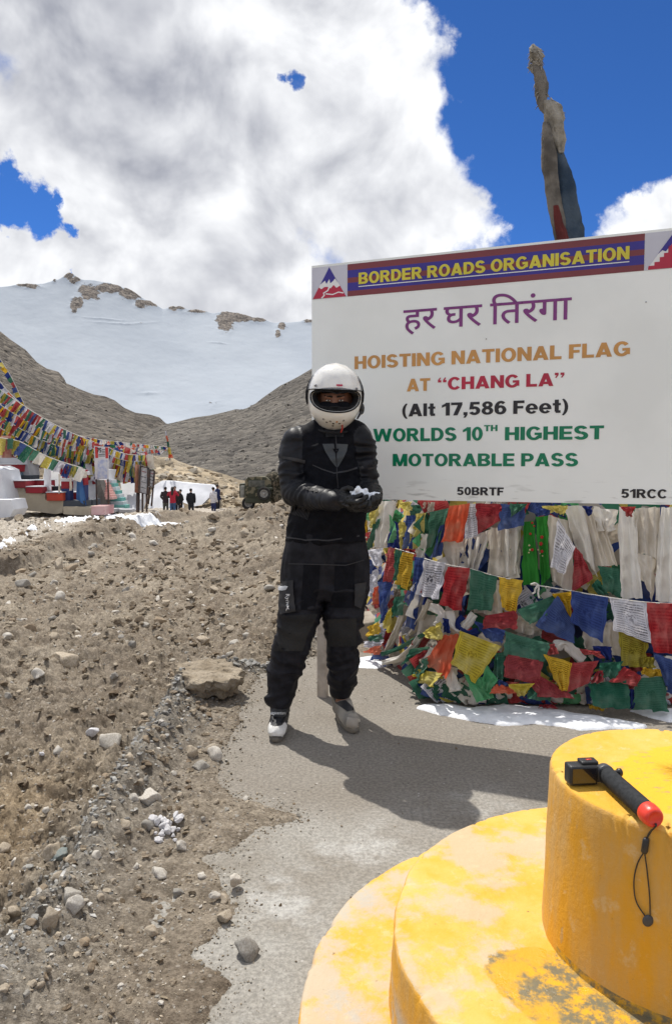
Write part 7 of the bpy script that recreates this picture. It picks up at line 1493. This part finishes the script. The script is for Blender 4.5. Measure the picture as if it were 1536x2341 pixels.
# body under the clothes, one continuous figure with its head
B_ = MB()
hc_ = Rp(765, 908, 3.60)
B_.loft([ring(742, 784, 985, 3.66, .05), ring(720, 800, 1000, 3.68, .07), ring(690, 822, 1030, 3.68, .09), ring(692, 820, 1100, 3.68, .09), ring(684, 812, 1200, 3.69, .09), ring(674, 814, 1300, 3.69, .09), ring(690, 800, 1345, 3.69, .07)], 24)
B_.cap(Rp(764, 990, 3.66), hc_ + (0, .03, -.06), .055, .055)
B_.ell(hc_ + (0, .01, .0), (.074, .092, .112), rotm(R(14)))
for pts, r_ in (([shL, elL, wrL], (.042, .038, .03)), ([shR, elR, wrR], (.042, .038, .03)), ([hl, kl, al, al - (0, 0, .06)], (.07, .055, .042, .035)), ([hr, kr, ar_, ar_ - (0, 0, .06)], (.07, .055, .042, .035))):
    for a, b, ra, rb in zip(pts[:-1], pts[1:], r_[:-1], r_[1:]): B_.cap(a, b, ra, rb)
# brow, nose, cheeks
Rh = rotm(R(14)); HP = lambda x, y, z: hc_ + Rh @ np.array([x, y, z])
B_.ell(HP(0, -.083, -.014), (.013, .020, .026), Rh); B_.cap(HP(-.035, -.074, .016), HP(.035, -.074, .016), .015, .015); B_.ell(HP(-.034, -.066, -.030), (.026, .022, .022)); B_.ell(HP(.034, -.066, -.030), (.026, .022, .022)); B_.cap(HP(-.018, -.078, -.055), HP(.018, -.078, -.055), .012, .012)
for s_ in (-1, 1): B_.ell(HP(s_ * .076, .01, -.01), (.012, .02, .03))
v, f, n_ = remesh(B_, .0065, 3); mk('body', v, f, mat('face skin', (.22, .105, .065), (.18, .08, .05), 18, .5, .15, 120, .4), rd_)
meye = mat('eye white', (.6, .58, .55), rough=.2, spec=.6); mpu = mat('dark iris', (.02, .012, .01), rough=.15, spec=.8); mbr_ = mat('eyebrow hair', (.012, .008, .006), rough=.9)
for s_ in (-1, 1):
    c = HP(s_ * .030, -.0775, -.004); b = MB(); b.ell(c, (.011, .010, .0042)); e = b.out('eye', meye, rd_); b = MB(); b.ell(c + (0, -.0085, 0), (.0048, .003, .0036)); b.out('iris', mpu, e)
    b = MB(); b.cap(HP(s_ * .014, -.092, .017), HP(s_ * .046, -.080, .019), .0045, .003, 8); b.out('eyebrow', mbr_, rd_)
b = MB(); b.cap(HP(-.045, -.062, .052), HP(.045, -.062, .052), .026, .026); b.ell(HP(0, -.006, -.060), (.082, .098, .062), Rh); b.cap(HP(-.05, -.072, -.034), HP(.05, -.072, -.034), .026, .026); b.ell(HP(0, -.096, -.030), (.022, .020, .022), Rh); b.cap(HP(0, -.085, -.026), HP(0, -.07, -.05), .018, .03); v, f, n_ = remesh(b, .006, 3); mk('balaclava', v, f, mjk, rd_)  # first piece: black strip over the brow, added to dim the face

# helmet: rings round the eye port, carried back over the skull
mhel = mat('glossy white helmet', (.80, .78, .73), (.74, .72, .67), 4, .16, .04, 30, .5, coat=.8); mhb = mat('black liner foam', (.010, .010, .012), (.016, .016, .018), 30, .9, .4, 200); mvs = bpy.data.materials.new('clear visor'); mvs.use_nodes = True
hmc = Rp(765, 906, 3.615); Rt = rotm(R(13), 0, 0) @ rotm(0, R(2.5), R(3)); HQ = lambda p: hmc + np.asarray(p) @ Rt.T
def hshape(d):
    """radius of the shell along unit directions d (x right, y back, z up)"""
    x, y, z = d[..., 0], d[..., 1], d[..., 2]
    a, b, c = .131, np.where(y < 0, .148, .150), np.where(z > 0, .160, .182)
    r = 1 / np.sqrt((x / a) ** 2 + (y / b) ** 2 + (z / c) ** 2)
    chin = np.exp(-((z + .55) / .30) ** 2) * np.clip(-y, 0, 1) ** 1.5; r = r * (1 + .10 * chin)
    return r * (1 - .06 * np.exp(-((z + .9) / .25) ** 2))
NP_ = 120; ph = np.linspace(0, 2 * np.pi, NP_, endpoint=False)
def port_dir(s):
    """s=0 the rim of the eye port, s=1 the back of the head"""
    cx = np.sign(np.cos(ph)) * np.abs(np.cos(ph)) ** .82; cz = np.sign(np.sin(ph)) * np.abs(np.sin(ph)) ** .9
    azr = cx * R(62); elr = np.where(cz > 0, cz * R(18) * (1 - .25 * np.abs(cx) ** 2), cz * R(24)) + R(4)
    d0 = np.stack([np.sin(azr) * np.cos(elr), -np.cos(azr) * np.cos(elr), np.sin(elr)], -1)
    back = np.array([0, 1, -.1]); back = back / np.linalg.norm(back)
    # great-circle walk from the rim to the back pole
    om = np.arccos(np.clip(d0 @ back, -1, 1)); so_ = np.sin(om)
    return (np.sin((1 - s) * om) / so_)[:, None] * d0 + (np.sin(s * om) / so_)[:, None] * back
def shell(s0, s1, ns, k, zcut, name, m, lip=None, par=rd_, addr=0.):
    Vs = []
    for s in np.linspace(s0, s1, ns):
        d = port_dir(s); r = hshape(d) * k + addr; p = d * r[:, None]; lowm = p[:, 2] < zcut
        p[lowm] *= (zcut / p[lowm, 2])[:, None]; p[:, 2] = np.where(lowm, zcut + .02 * (1 - np.hypot(p[:, 0], p[:, 1]) / .13).clip(0, 1), p[:, 2]); Vs.append(p)
    if lip is not None: Vs = [Vs[0] * q for q in lip] + Vs
    V_ = HQ(np.stack(Vs, 1).reshape(-1, 3)); return mk(name, V_, gridf(NP_, len(Vs), True), m, par)
hel = shell(0, .995, 60, 1.0, -.163, 'helmet', mhel, lip=[.93, .955, .985])
shell(-.02, .5, 20, .93, -.150, 'helmet_liner', mhb, lip=[.80, .86])
# rubber edging of the port
b = MB(); d = port_dir(0.); pts = HQ(d * (hshape(d) * 1.0)[:, None]); pts = np.concatenate([pts, pts[:1]]); b.tube(pts, .0034, 8); b.out('port_trim', mhb, hel)
b = MB(); d = port_dir(-.055); pts = HQ(d * (hshape(d) * .965)[:, None]); pts = np.concatenate([pts, pts[:1]]); b.tube(pts, .0030, 8); b.out('port_trim', mhb, hel)
t = np.linspace(0, 2 * np.pi, 80); b = MB(); rr = []
for a in t: dd = np.array([math.cos(a), math.sin(a), 0]); rr.append(HQ(np.array([.074 * dd[0], .088 * dd[1] - .012, -.160])))
b.tube(rr, .0055, 8); b.out('neck_roll', mhb, hel)
# raised visor over the forehead
tv_ = mvs.node_tree; bs = tv_.nodes['Principled BSDF']; bs.inputs['Base Color'].default_value = (.9, .92, .95, 1); bs.inputs['Roughness'].default_value = .04; bs.inputs['Transmission Weight'].default_value = .0; bs.inputs['Alpha'].default_value = .22; bs.inputs['Coat Weight'].default_value = 1.; bs.inputs['Specular IOR Level'].default_value = .9
U_, W_ = np.meshgrid(np.radians(np.linspace(-88, 88, 61)), np.radians(np.linspace(19, 58, 24)), indexing='ij')
W2 = W_ - .16 * np.abs(U_ / 1.5) ** 2.5 * (1.15 - W_); dd = np.stack([np.sin(U_) * np.cos(W2), -np.cos(U_) * np.cos(W2), np.sin(W2)], -1)
vs = HQ((dd * (hshape(dd) + .006)[..., None]).reshape(-1, 3)); mk('visor', vs, gridf(61, 24), mvs, hel)
low = vs.reshape(61, 24, 3)[:, 0]; b = MB(); b.tube(low, .0022, 8); b.out('visor_rim', mhb, hel)
def hp(az_, el_, k=1.0, add=0.): q = np.array([math.sin(az_) * math.cos(el_), -math.cos(az_) * math.cos(el_), math.sin(el_)]); return HQ(q * (hshape(q[None])[0] * k + add)), Rt @ q
for s_ in (-1, 1):
    # side plates and the dark strip of the visor hinge
    pts = [hp(s_ * R(86), R(e_), 1., .004)[0] for e_ in (44, 34, 22, 8, -6, -18)]; b = MB(); b.tube(pts, [.0015, .004, .0065, .009, .008, .003], 8); b.out('hinge_strip', mhb, hel)
mrs = mat('crimson sticker', (.45, .01, .06), None, 3, .35)
U2, W2_ = np.meshgrid(np.radians(np.linspace(-1, 11, 9)), np.radians(np.linspace(25.5, 28.2, 3)), indexing='ij'); dd = np.stack([np.sin(U2) * np.cos(W2_), -np.cos(U2) * np.cos(W2_), np.sin(W2_)], -1); mk('red_sticker', HQ((dd * (hshape(dd) + .0085)[..., None]).reshape(-1, 3)), gridf(9, 3), mrs, hel)
msn_ = mat('grey snap', (.22, .22, .24), None, 3, .3, metal=.5)
for a_, e_ in ((-46, 24), (44, 21)):
    c, nn = hp(R(a_), R(e_), 1., .007); b = MB(); b.ell(c, (.0065, .0065, .0065), n=12, m=8); b.out('snap', msn_, hel)
mvh = mat('vent hole', (.02, .018, .016), None, 3, .8); mvr = mat('orange vent', (.55, .25, .08), None, 3, .6)
for k, (a_, e_) in enumerate([(-24, -35), (-10, -37.5), (3.5, -38), (17, -35.5), (-18.5, -41.5), (-3.5, -43.5), (10.5, -43), (-4.5, -51.5)]):
    c, nn = hp(R(a_), R(e_), 1., -.0006); a1 = np.cross(nn, (0, 0, 1)); a1 /= np.linalg.norm(a1); a2 = np.cross(nn, a1)
    b = MB(); b.loft([(c - nn * .004, a1 * .0052, a2 * .0052), (c + nn * .0012, a1 * .0052, a2 * .0052), (c + nn * .0014, a1 * .0040, a2 * .0040), (c + nn * .0003, a1 * .0036, a2 * .0036)], 14); b.out('vent_hole', mvr if k == 2 else mvh, hel)
c, nn = hp(R(84), R(-22), 1., .008); b = MB(); b.ell(c, (.014, .030, .028), Rt); b.cap(c + (-.002, -.02, -.015), c + (-.022, -.045, -.050), .008, .004); b.out('intercom', mb_, hel)
b = MB(); b.tube(smooth([HP(.035, -.07, -.11), HP(.036, -.09, -.135), HP(.030, -.085, -.155)]), .004, 6); b.out('chin_strap', mat('strap red', (.35, .03, .02), None, 3, .7), hel)
# collar
b = MB(); t = np.linspace(0, 2 * np.pi, 40); c0 = Rp(764, 984, 3.665)
b.loft([(c0 + (0, .0, -.035), (.088, 0, 0), (0, .085, 0)), (c0 + (0, .0, -.01), (.082, 0, 0), (0, .08, 0)), (c0 + (0, 0, .018), (.078, 0, 0), (0, .075, 0)), (c0 + (0, 0, .012), (.068, 0, 0), (0, .066, 0)), (c0 + (0, 0, -.03), (.066, 0, 0), (0, .064, 0))], 32, cap=False); b.out('collar', mlt, rd_)

# flat pieces laid on the clothing
jb_ = BVHTree.FromPolygons([Vector(q) for q in jv], jf); tb_ = BVHTree.FromPolygons([Vector(q) for q in tvv], tff)
def decal(name, pts, faces, m, bvh, off=.0035, parent=rd_, thick=0):
    """each photographed point is carried onto the clothing it lies on"""
    out = []
    for x, y in pts:
        d = Vector(ray(x, y)).normalized(); h = bvh.ray_cast(Vector((0, 0, HC)), d)
        if h[0] is None: h = bvh.find_nearest(Vector(P(x, y, 3.56)))
        out.append(np.array(h[0]) + np.array(h[1]) * off * .6 - np.array(d) * off * .6)
    return mk(name, out, faces, m, parent, True)
def dpoly(name, pts, m, bvh, n=9, off=.004, **k):
    """quad strips between the two long sides of an outline [(a0,b0),(a1,b1),...]"""
    P_, F_ = [], []
    for i in range(len(pts) - 1):
        for s in np.linspace(0, 1, 5)[(0 if i == 0 else 1):]:
            a = np.array(pts[i][0]) * (1 - s) + np.array(pts[i + 1][0]) * s; b2 = np.array(pts[i][1]) * (1 - s) + np.array(pts[i + 1][1]) * s
            for t_ in np.linspace(0, 1, n): P_.append(a * (1 - t_) + b2 * t_)
    m_ = len(P_) // n; return decal(name, P_, gridf(m_, n), m, bvh, off, **k)
Z3 = lambda x, y: (600 + .1953 * x, 800 + .1953 * y)
mem = mat('grey emblem print', (.055, .062, .068), (.07, .076, .08), 8, .6); mgl2 = mat('dark grey reflective piping', (.030, .030, .034), None, 8, .6)
zz3 = lambda *l: [(Z3(*a), Z3(*b)) for a, b in l]
emb_ = dpoly('chest_emblem', zz3(((700, 1100), (835, 1100)), ((735, 1190), (850, 1190)), ((790, 1280), (858, 1280)), ((858, 1370), (866, 1370))), mem, jb_)
dpoly('chest_emblem', zz3(((868, 1100), (1000, 1105)), ((872, 1190), (985, 1190)), ((874, 1280), (940, 1275)), ((878, 1375), (884, 1372))), mem, jb_)
dpoly('emblem_notch', zz3(((820, 1155), (890, 1155)), ((835, 1185), (885, 1185)), ((855, 1215), (868, 1215))), mjk, jb_, 5, .007)
dpoly('zip', zz3(((850, 1000), (862, 1000)), ((862, 1200), (872, 1200)), ((868, 1500), (878, 1500)), ((880, 1620), (888, 1620))), mgl2, jb_, 3, .006)
dpoly('sleeve_band', zz3(((195, 1235), (192, 1265)), ((330, 1258), (328, 1290)), ((505, 1290), (500, 1330))), mtp, jb_, 4, .003); dpoly('sleeve_band', zz3(((1225, 1380), (1225, 1405)), ((1290, 1365), (1292, 1390)), ((1345, 1345), (1348, 1372))), mtp, jb_, 4, .003)
dpoly('chest_seam', zz3(((590, 1340), (588, 1352)), ((700, 1390), (698, 1405)), ((840, 1435), (838, 1452)), ((980, 1410), (982, 1428)), ((1110, 1370), (1112, 1388))), mgl2, jb_, 3, .0035)
dpoly('arm_pocket', zz3(((1125, 1350), (1225, 1345)), ((1125, 1385), (1228, 1380)), ((1130, 1420), (1230, 1415))), mlt, jb_, 7, .007)
b = MB(); d = jb_.ray_cast(Vector((0, 0, HC)), Vector(ray(*Z3(1165, 1378))).normalized())[0]; b.ell(np.array(d) - (0, .008, 0), (.0085, .004, .0085)); b.out('button', mtp, rd_)
for k, (a, b_) in enumerate([((470, 1590), (500, 1630)), ((515, 1605), (548, 1640)), ((560, 1618), (600, 1652)), ((612, 1632), (650, 1664))]): dpoly('sleeve_mark', [(Z3(*a), Z3(a[0] - 6, a[1] + 32)), (Z3(b_[0] + 2, b_[1] - 30), Z3(b_[0] - 4, b_[1] + 4))], mtp, jb_, 3, .004)
# striped side panels at the waist
for k in range(9): x = 292 + k * 11; dpoly('waist_stripe', zz3(((x, 1745 + k * 6), (x + 5, 1745 + k * 6)), ((x + 10, 1900 + k * 5), (x + 15, 1900 + k * 5))), mgl2, jb_, 2, .004)
for k in range(10): x = 400 + k * 15; dpoly('waist_stripe', zz3(((x + 26, 1815 + k * 3), (x + 32, 1818 + k * 3)), ((x - 14, 1925 + k * 7), (x - 8, 1928 + k * 7))), mgl2, jb_, 2, .004)
Z4 = lambda x, y: (580 + .2435 * x, 1150 + .2435 * y)
z4 = lambda *l: [(Z4(*a), Z4(*b)) for a, b in l]
pk = dpoly('thigh_pocket', z4(((245, 740), (375, 725)), ((250, 850), (378, 850)), ((242, 960), (390, 950)), ((255, 1045), (400, 1025))), mtp, tb_, 8, .012)
dpoly('reflective_tab', z4(((245, 785), (332, 780)), ((248, 825), (315, 818))), mat('pale reflective tab', (.42, .43, .45), None, 5, .5), tb_, 5, .017)
dpoly('thigh_panel', z4(((470, 575), (625, 575)), ((455, 800), (610, 800)), ((440, 1000), (570, 1010))), mjk, tb_, 8, .003); dpoly('thigh_panel', z4(((760, 560), (950, 560)), ((760, 800), (940, 800)), ((700, 980), (930, 985))), mjk, tb_, 8, .003)
dpoly('knee_panel', z4(((270, 1060), (600, 1040)), ((265, 1140), (560, 1130)), ((230, 1240), (505, 1240)), ((190, 1390), (460, 1390))), mdust, tb_, 16, .0035); dpoly('knee_panel', z4(((690, 1090), (960, 1080)), ((700, 1200), (965, 1190)), ((700, 1350), (965, 1340))), mdust, tb_, 14, .0035)
dpoly('thigh_seam', z4(((330, 565), (330, 575)), ((600, 570), (600, 580)), ((860, 580), (860, 590)), ((1030, 530), (1030, 540))), mgl2, tb_, 2, .005)
dpoly('side_pocket', z4(((945, 760), (1050, 740)), ((945, 880), (1035, 870)), ((940, 960), (1000, 990))), mtp, tb_, 6, .010)
dpoly('belt_line', z4(((318, 318), (318, 330)), ((500, 340), (500, 352)), ((700, 345), (700, 358)), ((980, 300), (980, 315))), mgl2, tb_, 2, .02)
v, f = glyphs('Rynox', .01); lo, hi = v.min(0), v.max(0); pts = []
for a, b_, _ in v: s = (a - lo[0]) / (hi[0] - lo[0]); t_ = (b_ - lo[1]) / (hi[1] - lo[1]); pts.append(Z4(305 + 42 * t_ + 0 * s, 852 + 150 * s))
decal('lettering', pts, f, mat('white thread', (.62, .62, .62), None, 5, .7), tb_, .017)['kind'] = 'stuff'
# gloves: palm, four fingers and a thumb each, one surface
mgv = mat('black leather glove', (.006, .006, .007), (.016, .016, .016), 22, .42, .6, 180, .3, bdist=.002)
Z6 = lambda x, y, Y: P(740 + .1042 * x, 1080 + .1042 * y, Y)
def glove(nm, wrist, palm, fingers, thumb):
    b = MB(); b.cap(wrist[0], wrist[1], .041, .034, 18); 
    for a, c in zip(palm[:-1], palm[1:]): b.cap(a, c, .030, .030, 18)
    for fg, r0 in fingers: 
        for k in range(len(fg) - 1): b.cap(fg[k], fg[k + 1], r0 * (1 - .10 * k), r0 * (1 - .10 * (k + 1)), 14)
    for k in range(len(thumb) - 1): b.cap(thumb[k], thumb[k + 1], .0145 - .0015 * k, .013 - .0015 * k, 14)
    v, f, n_ = remesh(b, .0036, 2); v = v + n_ * (.0022 * (1 - 2 * np.abs(pn(v[:, 0] * 45, v[:, 1] * 45, v[:, 2] * 60))) + .0012 * pn(v[:, 0] * 150, v[:, 1] * 150, v[:, 2] * 150))[:, None]; return mk(nm, v, f, mgv, rd_)
g1 = glove('glove', (Z6(290, 560, 3.36), Z6(400, 620, 3.32)), [Z6(420, 560, 3.33), Z6(560, 640, 3.30), Z6(640, 720, 3.31)],
 [([Z6(560, 560, 3.28), Z6(700, 545, 3.25), Z6(800, 510, 3.26), Z6(850, 480, 3.29)], .0125), ([Z6(570, 640, 3.27), Z6(740, 650, 3.225), Z6(880, 590, 3.235), Z6(945, 520, 3.26)], .0128),
  ([Z6(580, 720, 3.28), Z6(760, 745, 3.235), Z6(920, 700, 3.235), Z6(1000, 645, 3.26)], .0125), ([Z6(570, 780, 3.29), Z6(720, 820, 3.26), Z6(870, 800, 3.255), Z6(950, 760, 3.27)], .0115)],
 [Z6(400, 500, 3.33), Z6(430, 390, 3.33), Z6(530, 345, 3.32), Z6(615, 370, 3.31)])
g2 = glove('glove', (Z6(1090, 420, 3.44), Z6(1080, 560, 3.38)), [Z6(1090, 600, 3.36), Z6(1000, 700, 3.33), Z6(950, 740, 3.32)],
 [([Z6(1120, 640, 3.33), Z6(1200, 650, 3.29), Z6(1235, 560, 3.27), Z6(1225, 505, 3.29)], .0122), ([Z6(1060, 700, 3.32), Z6(1130, 700, 3.27), Z6(1175, 590, 3.25), Z6(1160, 500, 3.27)], .0128),
  ([Z6(1010, 740, 3.31), Z6(1040, 740, 3.25), Z6(1085, 640, 3.235), Z6(1075, 545, 3.255)], .0125), ([Z6(940, 790, 3.30), Z6(940, 800, 3.25), Z6(1000, 730, 3.225), Z6(1010, 660, 3.235)], .0112)],
 [Z6(1150, 600, 3.38), Z6(1220, 560, 3.37), Z6(1235, 470, 3.36), Z6(1190, 430, 3.35)])
# pale knuckle plates
for (x, y) in ((400, 640), (440, 700), (520, 735), (610, 690), (700, 715)):
    b = MB(); b.ell(Z6(x, y, 3.262 + .02 * (x < 460)), (.011, .004, .006), rotm(0, R(12), 0), 12, 8); b.out('knuckle_plate', mtp, g1)
b = MB(); b.cap(Z6(250, 460, 3.33), Z6(255, 700, 3.33), .030, .030, 16); b.loft([(Z6(330, 580, 3.345), (0, .045, 0), (0, 0, .047)), (Z6(260, 575, 3.365), (0, .047, 0), (0, 0, .049))], 20); 
# snow in the hands
b = MB()
for k in range(46):
    x = rs.uniform(590, 1210); top = np.interp(x, [560, 640, 780, 860, 960, 1010, 1080, 1200], [480, 370, 300, 370, 340, 420, 440, 430]); y = rs.uniform(top + 28, 520 if x < 1000 else 500); b.ell(Z6(x, y, 3.30 + rs.uniform(-.02, .035)), np.array([1, 1, 1]) * rs.uniform(.006, .013), n=9, m=7)
b.ell(Z6(800, 470, 3.305), (.035, .03, .022)); b.ell(Z6(1080, 500, 3.32), (.025, .025, .014)); b.ell(Z6(960, 560, 3.285), (.012, .012, .016))
v, f, n_ = remesh(b, .0038, 1); v = v + n_ * (.004 * fbm(v[:, 0] * 60, v[:, 1] * 60, v[:, 2] * 60, 3))[:, None]; o = mk('snow_handful', v, f, mat('fresh snow', (.88, .90, .93), (.82, .85, .9), 40, .6, .5, 200, .3, bdist=.002), loc=Z6(850, 500, 3.3)); tag(o, 'handful of white snow cupped in the rider\u2019s gloves', 'snow')
# boots
mbw = mat('white boot leather', (.70, .70, .69), (.52, .50, .46), 14, .5, .4, 60, .4); mbg = mat('dusty grey boot leather', (.34, .315, .275), (.20, .185, .165), 9, .8, .5, 60, .2); mbk = mat('black boot leather', (.022, .022, .026), (.05, .048, .046), 14, .6, .4, 80, .35); msl = mat('boot sole', (.09, .088, .085), (.18, .16, .13), 12, .85, .5, 60)
def boot(heel, toe, ankle, m_up, m_toe, m_sole, lab):
    heel, toe, ankle = map(np.asarray, (heel, toe, ankle)); ax = toe - heel; L = np.linalg.norm(ax); ax = ax / L; sd_ = np.array([-ax[1], ax[0], 0]); z = np.array([0, 0, 1.])
    at = lambda s, w, h: heel + ax * (L * s) + sd_ * w + z * h
    b = MB(); b.cap(at(.14, 0, .055), at(.50, 0, .055), .043, .043, 20); b.cap(at(.45, 0, .052), at(.80, 0, .042), .046, .044, 20, sq=.85); b.cap(at(.80, .0, .042), at(.86, 0, .040), .044, .040, 20, sq=.85); b.cap(at(.20, 0, .09), ankle + z * .05, .048, .052, 20); b.cap(at(.30, 0, .09), at(.55, 0, .065), .045, .040, 20)
    v, f, n_ = remesh(b, .005, 4); v[:, 2] = np.maximum(v[:, 2], .014); v = v + n_ * (.003 * (1 - 2 * np.abs(pn(v[:, 0] * 24, v[:, 1] * 24, v[:, 2] * 30))))[:, None]
    s_ = ((v - heel) @ ax) / L; fc = v[f].mean(1) if isinstance(f, np.ndarray) else np.array([v[list(q)].mean(0) for q in f]); fs = ((fc - heel) @ ax) / L; fw = (fc - heel) @ sd_
    mi = np.where((fs > .66 + 1.2 * np.clip(fc[:, 2] - .05, 0, 1) * 8 * .1) & (fc[:, 2] < .075), 1, 0); mi = np.where((fs > .3) & (fs < .7) & (fc[:, 2] < .055), 1, mi)
    bo = mk('boot', v, f, [m_up, m_toe], rd_, mi=mi.astype(int)); tag(bo, lab)
    n = 40; t = np.linspace(0, 2 * np.pi, n, endpoint=False); oc = []
    for a in t: s = .5 - .5 * math.cos(a); w = math.sin(a) * (.040 + .012 * s - .004 * math.sin(s * math.pi)) * (1 if abs(math.sin(a)) > 0 else 1); oc.append(at(.02 + s * 1.0, w, 0))
    oc = np.array(oc); so2 = MB(); v_ = np.concatenate([oc + z * .0, oc + z * .008, oc * 1 + z * .024, oc + z * .028]); c_ = oc.mean(0); v_[:n] = c_ + (v_[:n] - c_) * .94; v_[3 * n:, :2] = c_[:2] + (v_[3 * n:, :2] - c_[:2]) * .93
    fs_ = [(k * n + i, k * n + (i + 1) % n, (k + 1) * n + (i + 1) % n, (k + 1) * n + i) for k in range(3) for i in range(n)] + [tuple(range(n)), tuple(3 * n + i for i in range(n))]; mk('sole', v_, fs_, m_sole, bo)
    return bo, at
gl_t, gl_h = G(630, 1695, .01), G(645, 1642, .01); gr_t, gr_h = G(812, 1674, .01), G(768, 1625, .01)
gl_h = gl_t + (gl_h - gl_t) / np.linalg.norm(gl_h - gl_t) * .30; gr_h = gr_t + (gr_h - gr_t) / np.linalg.norm(gr_h - gr_t) * .30; gl_h[2] = gl_t[2] = gr_h[2] = gr_t[2] = 0.004
al_ = Rp(638, 1622, 3.70); ar2 = Rp(776, 1598, 3.82)
bo1, at1 = boot(gl_h, gl_t, al_, mbk, mbw, msl, 'clean black and white boot'); bo2, at2 = boot(gr_h, gr_t, ar2, mbg, mbg, msl, 'muddy grey boot')
b = MB(); 
for s in np.linspace(-1, 1, 9): pass
bbv = BVHTree.FromPolygons([Vector(q.co) + Vector(LOC[bo1.name]) for q in bo1.data.vertices], [tuple(p.vertices) for p in bo1.data.polygons])
dpoly('boot_strap', z4(((165, 1935), (330, 1930)), ((150, 1975), (340, 1970)), ((150, 2010), (335, 2010))), mbk, bbv, 10, .008)
v, f = glyphs('alpinestars', .012); lo, hi = v.min(0), v.max(0); decal('lettering', [Z4(168 + 125 * (a - lo[0]) / (hi[0] - lo[0]), 2000 - 34 * (b_ - lo[1]) / (hi[1] - lo[1])) for a, b_, _ in v], f, mbw, bbv, .013)['kind'] = 'stuff'
dpoly('toe_guard', z4(((122, 2185), (328, 2190)), ((128, 2205), (322, 2208)), ((135, 2225), (310, 2225))), msl, bbv, 10, .004)
bv2 = BVHTree.FromPolygons([Vector(q.co) + Vector(LOC[bo2.name]) for q in bo2.data.vertices], [tuple(p.vertices) for p in bo2.data.polygons])
dpoly('dark_inset', z4(((740, 1800), (800, 1790)), ((770, 1880), (880, 1870)), ((880, 1960), (950, 1940))), mbk, bv2, 7, .004); dpoly('light_tongue', z4(((765, 1800), (880, 1790)), ((790, 1870), (890, 1850))), mat('dusty pink ribbing', (.32, .27, .25), (.2, .17, .16), 40, .8), bv2, 5, .007)
dpoly('toe_cap', z4(((880, 2010), (990, 2030)), ((870, 2080), (1010, 2070)), ((880, 2130), (1010, 2110))), mat('pale dusty toe', (.42, .39, .34), (.30, .27, .23), 12, .7), bv2, 7, .004)
